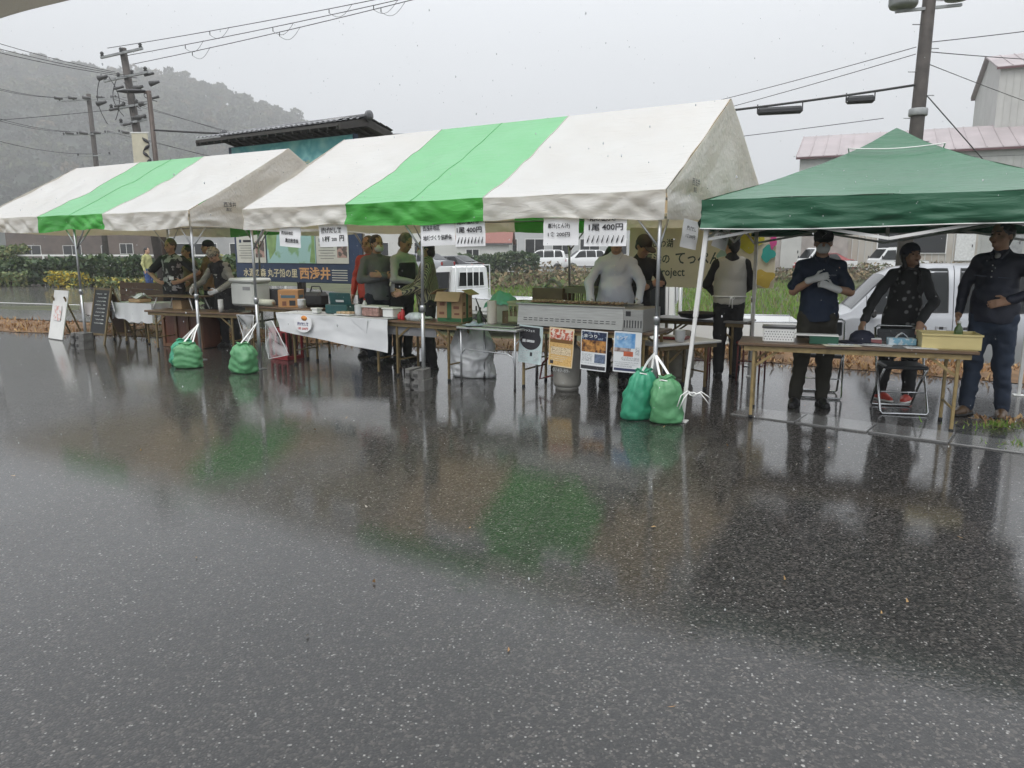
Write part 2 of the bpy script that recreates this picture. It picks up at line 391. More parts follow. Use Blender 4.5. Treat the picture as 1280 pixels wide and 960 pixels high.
# concrete gutter strip: separate slabs with joints
M_gut = mat('wet_gutter_concrete', (.10, .10, .098), .22, 0, .22, 7, .3, 70, coat=.6)
gut = obj('gutter', None, kind='structure')
K0 = np.array([2.16, 6.68]); K1 = np.array([3.9, 5.36]); kd = (K1 - K0) / np.linalg.norm(K1 - K0); kn = np.array([-kd[1], kd[0]])
slab = MB(); slab.box((0, 0, 0), (.59, .4, .06), mi=0, bev=.006); slab_me = slab.mesh('slab', M_gut)
for i in range(9):
    c = K0 + kd * (.15 + i * .6) + kn * .21
    o = obj('slab', slab_me, gut, (c[0], c[1], -.018 + .003 * ((i * 7) % 3)), math.atan2(kd[1], kd[0]))
# dead-grass strip between lot and field
M_dead = mat('dead_grass_soil', (.16, .09, .04), .85, 0, .4, 6, .8, 40)
stp = MB()
for i in range(len(EDGE_N) - 1):
    a, b, c, d = EDGE_N[i], EDGE_N[i + 1], EDGE_F[i + 1], EDGE_F[i]
    stp.grid(lambda u, v, a=a, b=b, c=c, d=d: ((1 - v) * ((1 - u) * a[0] + u * b[0]) + v * ((1 - u) * d[0] + u * c[0]), (1 - v) * ((1 - u) * a[1] + u * b[1]) + v * ((1 - u) * d[1] + u * c[1]),
             .006 + .05 * np.sin(np.pi * v) * (1 + .8 * fbm(u * 30, v * 4, i))), 40, 6)
stp.build('verge', M_dead, kind='structure')

def blades(name, pts, hgt, wid, mats, lean=.4, label=None, cat=None, flat=False, kind='stuff', group=None, tri=True):
    """many single leaves / blades: pts (n,3) roots; one crossed-free quad each with random turn"""
    P = np.asarray(pts, float); n = len(P); a = RNG.uniform(0, 2 * np.pi, n)
    h = hgt * RNG.uniform(.55, 1.3, n); w = wid * RNG.uniform(.6, 1.3, n); ln_ = lean * RNG.uniform(.2, 1.3, n); b = RNG.uniform(0, 2 * np.pi, n)
    sx, sy = np.cos(a) * w / 2, np.sin(a) * w / 2
    tip = np.stack([np.cos(b) * ln_ * h, np.sin(b) * ln_ * h, h * np.sqrt(np.clip(1 - np.minimum(ln_, .99) ** 2, .02, 1))], 1)
    V = np.stack([P + np.stack([sx, sy, 0 * sx], 1), P - np.stack([sx, sy, 0 * sx], 1), P + tip * .62 - np.stack([sx, sy, 0 * sx], 1) * .8, P + tip], 1)
    F = np.arange(4 * n).reshape(n, 4); mi = RNG.integers(0, len(mats), n) if isinstance(mats, list) else None
    return obj(name, np_mesh(name, V.reshape(-1, 3), F, mats, mi, False), label=label, cat=cat, kind=kind, group=group)
def leaf_cloud(P, size, asp=.55):
    """quads facing every way, arrays of verts/faces"""
    n = len(P); u = RNG.normal(size=(n, 3)); u /= np.linalg.norm(u, axis=1)[:, None]; w = np.cross(u, RNG.normal(size=(n, 3))); w /= np.linalg.norm(w, axis=1)[:, None]
    s = size * RNG.uniform(.6, 1.35, (n, 1)); a = u * s; b = w * s * asp
    V = np.stack([P - a, P + b * .9 - a * .1, P + a, P - b * .9 - a * .1], 1)
    return V.reshape(-1, 3), np.arange(4 * n).reshape(n, 4)
M_gr = [mat('grass_a', (.11, .22, .025), .7, 0, .3, 2, transl=.3), mat('grass_b', (.17, .28, .04), .7, 0, .3, 2, transl=.3), mat('grass_c', (.17, .17, .06), .8, 0, .3, 2, transl=.2)]
M_dl = [mat('dead_leaf_a', (.30, .16, .06), .7, 0, .3, 3), mat('dead_leaf_b', (.2, .10, .045), .7, 0, .3, 3), mat('dead_leaf_c', (.42, .27, .12), .7, 0, .3, 3)]
# dead grass and leaves on the verge
n = 16000; u = RNG.uniform(0, 1, n); xs = np.where(RNG.uniform(0, 1, n) < .55, RNG.uniform(1.5, 10, n), RNG.uniform(-16, 3, n)); v = RNG.beta(1.6, 1.6, n) + np.where(RNG.uniform(0, 1, n) < .12, RNG.normal(-.15, .25, n), 0)
yn, yf = np.interp(xs, nx_, ny_), np.interp(xs, ex, ey); ys = yn + (yf - yn) * v - .06
keep = fbm(xs * .8, ys * .8) > -.55
blades('dead_grass', np.stack([xs, ys, np.full(n, .02)], 1)[keep], .085, .03, M_dl, .95, 'fallen brown leaves and dead grass along the lot edge', 'dead grass')
# green grass field behind
n = 26000; xs = RNG.uniform(-4, 17, n); t_ = RNG.uniform(0, 1, n) ** 1.3; ys = np.interp(xs, ex, ey) + 6.5 + t_ * 34
blades('grass_field', np.stack([xs, ys, ground_z(xs, ys)], 1), .26, .05, M_gr, .5, 'long green grass of the field behind the stalls', 'grass')
M_wd = [mat('weed_a', (.12, .09, .05), .8, 0, .3, 2), mat('weed_b', (.09, .10, .045), .8, 0, .3, 2), mat('weed_c', (.2, .15, .08), .8, 0, .3, 2)]
n = 14000; xs = RNG.uniform(-6, 40, n); ys = RNG.uniform(38, 49, n) + .1 * xs
hh = .35 + .5 * np.clip(fbm(xs * .35, ys * .35) + .4, 0, 1.5)
V, F = leaf_cloud(np.stack([xs, ys, ground_z(xs, ys) + RNG.uniform(0, 1, n) * hh], 1), .14)
obj('weeds', np_mesh('weeds', V, F, M_wd, RNG.integers(0, 3, n), False), kind='stuff', label='brown dry weeds beyond the grass field', cat='weeds')
# tufts on the gutter (right)
for (cx, cy_, nn_, lb) in ((4.25, 6.25, 260, 'small green grass tuft growing beside the gutter slabs near the jacketed man'), (4.15, 5.62, 160, 'sparse yellowish grass tuft in the gutter joint')):
    r_ = np.abs(RNG.normal(0, .14, nn_)); a_ = RNG.uniform(0, 6.28, nn_)
    o = blades('grass_tuft', np.stack([cx + r_ * np.cos(a_) * 1.7, cy_ + r_ * np.sin(a_) * .7, np.full(nn_, .012)], 1), .055, .012, M_gr, .9, lb, 'grass tuft', kind='stuff')
n = 220; xs = RNG.uniform(4.2, 4.95, n); ys = RNG.uniform(6.3, 6.6, n)
blades('fallen_leaves', np.stack([xs, ys, np.full(n, .012)], 1), .045, .03, M_dl, .98, 'scattered wet brown leaves by the gutter', 'leaves')

n = 46; xs = RNG.uniform(-3.5, 3.2, n); ys = RNG.uniform(2.2, 7.2, n)
blades('stray_leaves', np.stack([xs, ys, np.full(n, .006)], 1), .022, .014, [M_dl[0], M_dl[2], mat('pale_pebble', (.4, .37, .32), .6)], .99, 'few stray wet leaves and pale pebbles on the asphalt', 'leaves')
# hill with forest ---------------------------------------------------------
c_, s_ = math.cos(PITCH), math.sin(PITCH)
RID = [(-900, 150), (-500, 95), (-250, 104), (0, 86), (40, 86), (95, 82), (150, 96), (195, 98), (240, 102), (290, 122), (330, 136), (385, 162), (450, 196), (520, 236), (600, 284), (680, 313), (900, 316)]
DH = 600.
rx, rz_ = [], []
for u_, v_ in RID:
    d = ((u_ - 640) / FPX, c_ - s_ * (v_ - 480) / FPX, -s_ - c_ * (v_ - 480) / FPX); k = DH / d[1]
    rx.append(k * d[0]); rz_.append(max(0, CAM_H + k * d[2] - 11))
def hill_z(x, y):
    zr = np.interp(x, rx, rz_); t = np.clip((y - 240) / (DH - 240), 0, 1.6); prof = np.where(t < 1, np.sin(t * np.pi / 2) ** 1.25, 1 - (t - 1) * .55)
    return zr * prof + 7 * fbm(x * .012, y * .012) * np.clip(t, 0, 1) * (zr > 2)
hx = np.linspace(-1150, 280, 110); hy = np.linspace(220, 830, 54); X, Y = np.meshgrid(hx, hy, indexing='ij')
Z = hill_z(X, Y); Z = np.where((Z < .3), -1.5, Z); n2 = len(hy); ii, jj = np.meshgrid(np.arange(len(hx) - 1), np.arange(n2 - 1), indexing='ij'); q0 = (ii * n2 + jj).ravel()
M_for = [mat('forest_leaf_a', (.04, .058, .025), .9, 0, .5, .12, col2=(.085, .095, .042)), mat('forest_leaf_b', (.022, .038, .022), .9, 0, .4, .1), mat('forest_leaf_c', (.11, .085, .045), .9, 0, .4, .1)]
obj('hill', np_mesh('hill', np.stack([X, Y, Z], -1).reshape(-1, 3), np.stack([q0, q0 + n2, q0 + n2 + 1, q0 + 1], 1), M_for[1]), kind='structure')
bm = bmesh.new(); bmesh.ops.create_icosphere(bm, subdivisions=2, radius=1); ico_v = np.array([v.co[:] for v in bm.verts]); ico_f = np.array([[v.index for v in f.verts] for f in bm.faces]); bm.free()
VV, FF, MI = [], [], []; off = 0
for gx_ in np.arange(-860, 40, 10.):
    for gy_ in np.arange(246, 612, 10.5):
        x = gx_ + RNG.uniform(-4.5, 4.5); y = gy_ + RNG.uniform(-4.5, 4.5); z = float(hill_z(x, y))
        if z < 1.2: continue
        if abs(x / y * FPX) > 1250 : continue
        con = RNG.uniform() < .10; hgt = RNG.uniform(10, 15.5) if not con else RNG.uniform(11, 15); k_mat = int(RNG.choice([0, 0, 1, 1, 2], p=[.3, .2, .2, .2, .1]))
        nb = 1 if con else 3
        for b in range(nb):
            if con: c3 = np.array([x, y, z + hgt * .55]); r3 = np.array([2.6, 2.6, hgt * .48])
            else: rr = RNG.uniform(2.4, 4.2); r3 = np.array([rr, rr, rr * .8]); c3 = np.array([x, y, z + hgt * RNG.uniform(.45, .78)]) + RNG.normal(0, 2.2, 3) * (1, 1, .4)
            nq = 64; u = RNG.normal(size=(nq, 3)); u /= np.linalg.norm(u, axis=1)[:, None]; u[:, 2] = np.abs(u[:, 2]) * np.where(RNG.uniform(0, 1, nq) < .8, 1, -1)
            P = u * RNG.uniform(.75, 1.08, (nq, 1)) * r3
            if con: P[:, :2] *= np.clip(.55 - P[:, 2:] / (hgt * .96), .06, 1)
            V_, F_ = leaf_cloud(P + c3, 1.15, .7); VV.append(V_); FF.append(F_ + off); off += len(V_); MI.append(np.full(nq, k_mat if not con else 1))
obj('forest', np_mesh('forest', np.concatenate(VV), np.concatenate(FF), M_for, np.concatenate(MI), False), kind='stuff', label='misty wooded hillside behind the village', cat='forest')
# haze: rainy air
hz = MB(); hz.box((-270, 375, 110.), (1860, 1010, 224)); M_hz = bpy.data.materials.new('rain_haze'); M_hz.use_nodes = True
t = M_hz.node_tree; t.nodes.remove(t.nodes['Principled BSDF']); pv = t.nodes.new('ShaderNodeVolumePrincipled'); pv.inputs['Density'].default_value = .0015; pv.inputs['Color'].default_value = (1, 1, 1, 1)
t.links.new(pv.outputs[0], t.nodes['Material Output'].inputs['Volume'])
hz.build('haze', M_hz, kind='stuff', label='grey rain haze filling the air', cat='haze')
# ================================================================== TENTS
def canvas(name, col, tcol, dirt, tmix=.22, rough=.45, coat=.25):
    m = bpy.data.materials.new(name); m.use_nodes = True; MATS[name] = m
    t = m.node_tree; n = t.nodes; l = t.links; p = n['Principled BSDF']
    co = n.new('ShaderNodeTexCoord'); v = co.outputs['Object']
    no = n.new('ShaderNodeTexNoise'); no.inputs['Scale'].default_value = 1.3; no.inputs['Detail'].default_value = 7; no.inputs['Roughness'].default_value = .62; l.new(v, no.inputs[0])
    r = n.new('ShaderNodeValToRGB'); e = r.color_ramp.elements; e[0].position = .38; e[1].position = .62; e[0].color = (*dirt, 1); e[1].color = (*col, 1); l.new(no.outputs[0], r.inputs[0]); l.new(r.outputs[0], p.inputs['Base Color'])
    p.inputs['Roughness'].default_value = rough; p.inputs['Coat Weight'].default_value = coat; p.inputs['Coat Roughness'].default_value = .2
    mpn = n.new('ShaderNodeMapping'); mpn.inputs['Scale'].default_value = (1.2, 5, 5); mpn.inputs['Rotation'].default_value = (.3, .2, .5); l.new(v, mpn.inputs[0])
    n1 = n.new('ShaderNodeTexNoise'); n1.inputs['Scale'].default_value = 3.; n1.inputs['Detail'].default_value = 5; n1.inputs['Distortion'].default_value = .6; l.new(mpn.outputs[0], n1.inputs[0])
    b = n.new('ShaderNodeBump'); b.inputs['Strength'].default_value = .5; b.inputs['Distance'].default_value = .03; l.new(n1.outputs[0], b.inputs['Height']); l.new(b.outputs[0], p.inputs['Normal'])
    tr = n.new('ShaderNodeBsdfTranslucent'); tr.inputs[0].default_value = (*tcol, 1); ms = n.new('ShaderNodeMixShader'); ms.inputs[0].default_value = tmix
    l.new(p.outputs[0], ms.inputs[1]); l.new(tr.outputs[0], ms.inputs[2]); l.new(ms.outputs[0], n['Material Output'].inputs[0]); return m
M_cw = canvas('white_canvas', (.78, .78, .76), (.66, .48, .27), (.745, .735, .705), .36); M_cg = canvas('sheen_green_canvas', (.27, .66, .34), (.06, .55, .05), (.24, .62, .30), .36)  # roof green lightened to mint: wet sky sheen put into the colour
M_vw = canvas('white_valance_canvas', (.77, .76, .725), (.7, .6, .42), (.70, .685, .64), .36); M_vg = canvas('green_valance_canvas', (.055, .38, .045), (.1, .4, .06), (.045, .30, .04), .15)
M_gzv = canvas('shaded_green_valance', (.016, .10, .05), (.01, .06, .03), (.013, .082, .041), .05, .55, .05)  # gazebo cloth in a darker copy: shade of the upright side painted in
M_gz = canvas('dark_green_polyester', (.024, .135, .062), (.01, .06, .03), (.020, .112, .050), .08, .4, .35)

def event_tent(F, L, D, he, hr, label, seed, splits, foot_in=.0, stamp='西浅井'):
    t = thing('event_tent', label, 'tent', F(0, 0), F.rz, 'green and white striped event tents')
    hx = L / 2; ov = .07
    for y in (0, D):
        for x in (-hx, 0, hx):
            lean = .03 * math.sin(seed + x * 3 + y)
            b = MB(); b.tube([(x, y, .012), (x + lean * .2, y, .9)], .022, 10); b.tube([(x + lean * .2, y, .86), (x + lean, y, he - .04)], .018, 10)
            b.lathe([(.03, 0), (.032, .05), (.03, .07)], 10, (x + lean * .2, y, .86)); b.box((x, y, .006), (.13, .11, .012), bev=.003); b.build('pole', M_alu, t)
    for y in (0, D):
        for x0, x1 in ((-hx, 0), (0, hx)):
            b = MB(); b.tube([(x0, y, he - .06), (x1, y, he - .06)], .017, 8); b.build('eave_rail', M_alu, t)
    b = MB(); b.tube([(-hx, D / 2, hr - .05), (hx, D / 2, hr - .05)], .018, 8); b.build('ridge_rail', M_alu, t)
    for x in (-hx, 0, hx):
        for y in (0, D):
            b = MB(); b.tube([(x, y, he - .06), (x, D / 2, hr - .05)], .017, 8); b.build('rafter', M_alu, t)
        b = MB(); b.tube([(x, 0, he - .06), (x, D, he - .06)], .014, 8); b.build('tie_bar', M_alu, t)
        for y, sg in ((0, 1), (D, -1)):
            for dx in ((.34,) if x < 0 else (-.34,) if x > 0 else (.34, -.34)):
                b = MB(); b.tube([(x, y, he - .5), (x + dx, y, he - .08)], .011, 6); b.build('brace', M_alu, t)
            b = MB(); b.tube([(x, y, he - .5), (x, y + sg * .34, he - .08)], .011, 6); b.build('brace', M_alu, t)
    xs = [-hx - ov] + splits + [hx + ov]
    for k in range(3):
        x0, x1 = xs[k], xs[k + 1]; g = k == 1; nx = int((x1 - x0) / .055)
        for side in (0, 1):
            def slope(u, v, x0=x0, x1=x1, side=side):
                x = x0 + (x1 - x0) * u; w = v
                sag = -.035 * np.sin(np.pi * w) * np.abs(np.sin(np.pi * (x + hx) / hx)) - .015 * np.sin(np.pi * w)
                wr = .015 * fbm(x * 2.2 + w * 3 + seed, w * 5 - x * 1.4, seed) * np.sin(np.pi * np.clip(w, 0, 1)) ** .5
                diag = .011 * np.sin(9 * (x * .9 + w * 2.2) + 3 * fbm(x, w * 2, seed + 3)) * (1 - w) * w * 3
                y = -ov + (D / 2 + ov) * w
                if side: y = D - y
                return np.stack([x, y, he + (hr - he) * w + sag + wr + diag - .004 * np.sin(np.pi * x * 2) * (1 - w)], -1)
            b = MB(); b.grid(slope, nx, 36); rp_ = b.build('roof_panel', M_cg if g else M_cw, t)
            for fx in ((0., 1.) if not g else (.5,)):
                cv = slope(np.full((1, 30), fx), np.linspace(0, 1, 30)[None])[0] + np.array([0, 0, .004]); b = MB(); b.tube([tuple(q) for q in cv], .0035, 5); b.build('seam', M_cg if g else M_cw, rp_)
            def val(u, v, x0=x0, x1=x1, side=side):
                x = x0 + (x1 - x0) * u; drop = .235 + .018 * np.sin(x * 2.3 + seed) + .01 * fbm(x * 3, 0, seed)
                scal = np.abs(np.sin(np.pi * (x + hx) / hx))
                y = -ov - .012 + (.012 * fbm(x * 3 + seed, v * 1.5, side * 5) + .024 * (1 - 2 * np.abs(vnoise(np.stack([x * 3.4 + v * 1.1 + seed, v * .5 - x * .4, 0 * x + side], -1)))) + .016 * (1 - 2 * np.abs(vnoise(np.stack([x * 4.1 - v * 1.5 + seed * 3, v * .4 + x * .3, 0 * x + 3.], -1))))) * np.sin(np.pi * np.clip(v * .6 + .08, 0, 1))
                z = he - drop * v - .004 * np.sin(np.pi * x * 2) + 0 * scal
                if side: y = D - y
                return np.stack([x, y, z], -1)
            b = MB(); b.grid(val, int(nx * 1.3), 14); b.build('valance', M_vg if g else M_vw, t)
    for sg in (-1, 1):
        def gab(u, v, sg=sg):
            y = -ov + (D + 2 * ov) * u; top = he + (hr - he) * (1 - np.abs((y - D / 2)) / (D / 2 + ov))
            z = (he - .23) * (1 - v) + v * top - .02 * np.sin(u * 9 + seed) * (1 - v)
            fold = .020 * np.sin(22 * (u - .5) * (1.35 - v) + 2.5 * fbm(u * 3, v * 2, seed)) + .02 * fbm(u * 4, v * 4, seed + sg)
            band = .025 * np.exp(-((z - he) / .06) ** 2)
            x = sg * (hx + ov + .02 + fold * np.sin(np.pi * np.clip(u, 0, 1)) ** .6 * (1 - v * .7) - band * .5)
            return np.stack([x, y, z], -1)
        b = MB(); b.grid(gab, 60, 34); b.build('gable_panel', M_vw, t)
    text(stamp, .075, M_ink, t, (hx + ov + .062, .46, he + .08), (math.pi / 2, R(0), math.pi / 2), .01)
    text('農区', .05, M_ink, t, (hx + ov + .062, .50, he + .02), (math.pi / 2, 0, math.pi / 2), .01)
    return t
tA = event_tent(FA, 5.41, 3.57, 2.042, 3.106, 'large white event tent with a green stripe, paper price signs along its eave', 1.3, [-1.02, .86])
tB = event_tent(FB, 5.43, 3.62, 2.069, 3.096, 'white event tent with a green stripe beside the hedge road, smaller in view', 4.1, [-.86, .86])

def gazebo():
    t = thing('folding_gazebo', 'dark green folding gazebo with a pyramid roof over the reception table', 'gazebo', FG(0, 0), FG.rz); S = 2.8; he, hp = 1.94, 2.60
    tops = [(0.02, 0), (S, 0), (0.02, S), (S, S)]; feet = [(-.14, .0), (S + .03, -.02), (.05, S), (S, S)]
    for (a, b_), (x, y) in zip(feet, tops):
        b = MB(); p0 = np.array([a, b_, .01]); p1 = np.array([x, y, he - .06]); mid = p0 * .5 + p1 * .5
        b.bar(p0, mid + (p1 - p0) * .06, .033, .033, bev=.004); b.bar(mid, p1, .04, .04, bev=.004); b.box((a, b_, .006), (.1, .1, .012), bev=.003); b.build('leg', M_whitepipe, t)
    for (x0, y0), (x1, y1) in (((0, 0), (S, 0)), ((0, S), (S, S)), ((0, 0), (0, S)), ((S, 0), (S, S))):
        for k in range(2):       # scissor trusses
            f0, f1 = k * .5, k * .5 + .5; A_ = np.array([x0 + (x1 - x0) * f0, y0 + (y1 - y0) * f0]); B_ = np.array([x0 + (x1 - x0) * f1, y0 + (y1 - y0) * f1])
            for zz in ((he - .08, he - .33), (he - .33, he - .08)):
                b = MB(); b.bar((*A_, zz[0]), (*B_, zz[1]), .012, .024); b.build('truss_bar', M_whitepipe, t)
    ce = np.array([S / 2, S / 2])
    b = MB(); b.bar((S / 2, S / 2, he - .3), (S / 2, S / 2, hp - .03), .03, .03); b.build('centre_mast', M_whitepipe, t)
    cor = [(-.04, -.04), (S + .04, -.04), (S + .04, S + .04), (-.04, S + .04)]
    for k in range(4):
        p, q = np.array(cor[k]), np.array(cor[(k + 1) % 4])
        def roof(u, v, p=p, q=q, k=k):
            P = p[:, None, None] * (1 - u) + q[:, None, None] * u; P = P * (1 - v) + ce[:, None, None] * v
            w = v; prof = w * .92 + .08 * w ** 3 - .055 * np.sin(np.pi * w); ed = np.sin(np.pi * u)
            z = he + (hp - he) * prof - .035 * ed * np.sin(np.pi * np.clip(w * 1.0, 0, 1)) + .022 * ed * (1 - w) * np.sin(np.pi * u) * 0 + .008 * fbm(P[0] * 3, P[1] * 3, k) * (1 - w)
            z = z + .03 * np.exp(-((w - 1) / .12) ** 2)
            return np.stack([P[0], P[1], z], -1)
        b = MB(); b.grid(roof, 40, 30); b.build('roof_panel', M_gz, t)
        nrm = np.array([q[1] - p[1], -(q[0] - p[0])]); nrm = nrm / np.linalg.norm(nrm)
        def val(u, v, p=p, q=q, nrm=nrm, k=k):
            P = p[:, None, None] * (1 - u) + q[:, None, None] * u; x = u * S
            off = .004 + .022 * v * np.sin(x * 7 + 3 * fbm(x * 1.5, v, k)) + .018 * fbm(x * 3, v * 5, k + 7) * v
            return np.stack([P[0] + nrm[0] * off, P[1] + nrm[1] * off, he - (.235 + .012 * np.sin(np.pi * u * 2 + k)) * v + 0 * u], -1)
        b = MB(); b.grid(val, 110, 14); va = b.build('valance', M_gzv, t)
        U = np.linspace(0, 1, 60)[:, None]; V1 = np.ones_like(U); pt = val(U, V1)[:, 0] if val(U, V1).ndim == 3 else val(U, V1)
        b = MB(); b.tube([tuple(x - np.array([0, 0, .004])) for x in pt], .006, 6); b.build('hem', M_whitepipe, va)
    # cord round the peak
    b = MB(); r = .30; loop = [(ce[0] + sx * r * S / 2 * .9, ce[1] + sy * r * S / 2 * .9) for sx, sy in ((-1, -1), (1, -1), (1, 1), (-1, 1), (-1, -1))]
    z0 = he + (hp - he) * .68
    path = []
    for (a, c), (a2, c2) in zip(loop, loop[1:]):
        for f in np.linspace(0, 1, 8)[:-1]: path.append((a + (a2 - a) * f, c + (c2 - c) * f, z0 + .035 - .022 * math.sin(math.pi * f)))
    b.tube(path, .006, 6, closed=True); b.build('cord', M_rope, t)
    return t
gazebo()
# edge of the tent the photographer stands under (top left of the view)
t = thing('shelter_tent', 'beige canvas eave edge of a nearby shelter overhead', 'tent', (-1.9, 2.05, 0), R(0))
M_be = canvas('beige_canvas', (.45, .40, .30), (.4, .34, .2), (.36, .32, .24), .12)
A0 = np.array([-1.34, 2.06]); A1 = np.array([-1.08, 1.91]); dd = (A1 - A0) / np.linalg.norm(A1 - A0); nb = np.array([dd[1], -dd[0]]); O2 = np.array([-1.9, 2.05])
def eave(u, v): 
    P = (A0 - dd * 1.6 - O2)[:, None, None] + dd[:, None, None] * (3.0 * u); return np.stack([P[0] + .006 * np.sin(u * 30), P[1] + .006 * np.sin(u * 24), 2.1 + .24 * v + .004 * np.sin(u * 25)], -1)
b = MB(); b.grid(eave, 60, 6, thick=.002); b.build('valance', M_be, t)
def eroof(u, v):
    P = (A0 - dd * 1.6 - O2)[:, None, None] + dd[:, None, None] * (3.0 * u) + nb[:, None, None] * 1.7 * v; return np.stack([P[0], P[1], 2.34 + .9 * v + 0 * u], -1)
b = MB(); b.grid(eroof, 20, 10); b.build('roof_panel', M_be, t)
b = MB(); p0 = A0 - dd * 1.6 - O2; p1 = A0 + dd * 1.4 - O2; b.tube([(*p0 , 2.3), (*p1, 2.3)], .017, 8); b.build('eave_rail', M_alu, t)
for p_ in (p0, p0 + nb * 1.7): b = MB(); b.tube([(*p_, 0), (*p_, 2.3 + (.9 if p_ is not p0 else 0))], .02, 8); b.build('pole', M_alu, t)

# ================================================================== SMALL BUILDERS
def folding_table(label, loc, rz, L, D, H, top=None, leg=None, group='long brown folding tables', edge=True, inset=.18):
    top = top or M_wood; leg = leg or M_brownleg
    t = thing('folding_table', label, 'table', loc, rz, group)
    b = MB(); b.box((0, 0, H - .014), (L, D, .028), bev=.006); tp = b.build('tabletop', top, t)
    b = MB()
    for sy in (-1, 1): b.box((0, sy * (D / 2 - .035), H - .05), (L - .1, .02, .045))
    b.build('frame_rail', leg, t)
    for sx in (-1, 1):
        x = sx * (L / 2 - inset)
        for sy in (-1, 1):
            y = sy * (D / 2 - .05); b = MB(); b.bar((x, y, .012), (x, y, H - .03), .027, .027, bev=.004); l_ = b.build('leg', leg, t)
            b = MB(); b.lathe([(.019, .0), (.019, .03), (.015, .034)], 8, (x, y, 0)); b.build('foot_cap', M_rubber, l_)
            b = MB(); b.bar((x, y, H - .22), (x - sx * .24, y, H - .045), .008, .022); b.build('brace', leg, t)
        b = MB(); b.tube([(x, -D / 2 + .05, .2), (x, D / 2 - .05, .2)], .010, 8); b.build('crossbar', leg, t)
    return t
def sandbag(label, loc, rz, m, w=.36, h=.40, lean=0., target=(0, 0, .9), seed=0, ply=1.):
    t = thing('sandbag', label, 'sandbag', loc, rz, 'green sandbags weighing down tent poles')
    prof = [(.05, .0), (.80, .003), (.93, .035), (.99, .12), (1.0, .24), (.98, .42), (.95, .58), (.90, .72), (.80, .83), (.62, .90), (.48, .93), (.42, .95), (.52, 1.0), (.40, .99), (.1, .94)]
    pr2 = []
    for i in range(len(prof) - 1):
        for f in (0, .34, .67): a, c = prof[i], prof[i + 1]; pr2.append((a[0] + (c[0] - a[0]) * f, a[1] + (c[1] - a[1]) * f))
    pr2.append(prof[-1])
    def warp(q, a):
        r = math.hypot(q[0], q[1]) + 1e-9; z = q[2]
        k = 1 + .10 * float(fbm(math.cos(a) * 1.6 + seed, math.sin(a) * 1.6, z * 4)) + (.10 * math.sin(11 * a + seed + 6 * z) * (max(0, z - .45) * 1.8)) + .03 * math.sin(z * 26 + 3 * math.sin(a * 2 + seed)) + .09 * (.4 - abs(float(vnoise((math.cos(a) * 2.2 + seed, math.sin(a) * 2.2, z * 4.5 + seed)))))
        sq = (abs(math.cos(a)) ** 5 + abs(math.sin(a)) ** 5) ** (-1 / 5) if z < .5 else (1 + (((abs(math.cos(a)) ** 5 + abs(math.sin(a)) ** 5) ** (-1 / 5)) - 1) * max(0, 1 - (z - .5) * 2.2))
        k *= .5 + .5 * sq
        return (q[0] * k * w / 2 + lean * z * h, q[1] * k * w / 2 * .78, z * h * (1 + .03 * math.sin(3 * a + seed)))
    b = MB(); b.lathe(pr2, 56, warp=warp); sk = b.build('sack', m, t)
    top = np.array([lean * h, 0, h * .93]); e = rotz(-rz) @ (np.array(target, float) - np.array((loc[0], loc[1], 0)))
    for s in (-1, 1):
        p0 = top + np.array([s * w * .2, -.03, -.03])
        b = MB(); pth = [p0, top * .45 + e * .55 + np.array([s * .025, 0, 0]), e]
        for a, c in zip(pth, pth[1:]): b.bar(a, c, .021, .004, up=(0, 1, .2))
        b.build('strap', M_rope, t)
    b = MB(); b.tube([tuple(top + np.array([.07 * math.cos(a), .055 * math.sin(a), -.01 + .01 * math.sin(2 * a)])) for a in np.linspace(0, 6.28, 14)[:-1]], .006, 6, closed=True); b.build('drawstring', M_rope, t)
    return t
def weight_block(label, loc, rz, w=.27, d=.25, h=.12, m=None):
    t = thing('tent_weight', label, 'weight block', loc, rz, 'concrete weight blocks at tent poles'); m = m or M_concdark
    for s in (-1, 1):
        b = MB(); b.prism([(s * .03, -d / 2, 0), (s * w * .35, -d / 2, 0), (s * w / 2, -d * .3, 0), (s * w / 2, d * .3, 0), (s * w * .35, d / 2, 0), (s * .03, d / 2, 0)][::s], (0, 0, h)); b.build('block_half', m, t)
        b = MB(); b.box((s * w * .2, -d / 2 - .003, h * .5), (w * .22, .02, h * .34), bev=.004); b.build('hand_grip', mat('block_recess', (.05, .049, .047), .6), t)
    b = MB(); b.box((0, 0, h * .45), (.06, d * .8, h * .7)); b.build('core', m, t)
    return t
def fit(body, w, h, bold=.02):
    me = text_mesh(body, 1., bold); xs = [v.co.x for v in me.vertices]; ys = [v.co.y for v in me.vertices]
    return w / (max(xs) - min(xs)), h / (max(ys) - min(ys)), min(xs), min(ys)
def text_box(body, x0, z0, w, h, y, m, parent, bold=.02, rx=math.pi / 2):
    sx, sy, mx_, my_ = fit(body, w, h, bold); me = text_mesh(body, 1., bold).copy(); me.materials.clear(); me.materials.append(m)
    o = obj('lettering', me, parent); o.rotation_euler = (rx, 0, 0); o.scale = (sx, sy, 1); o.location = (x0 - mx_ * sx, y, z0 - my_ * sy); return o
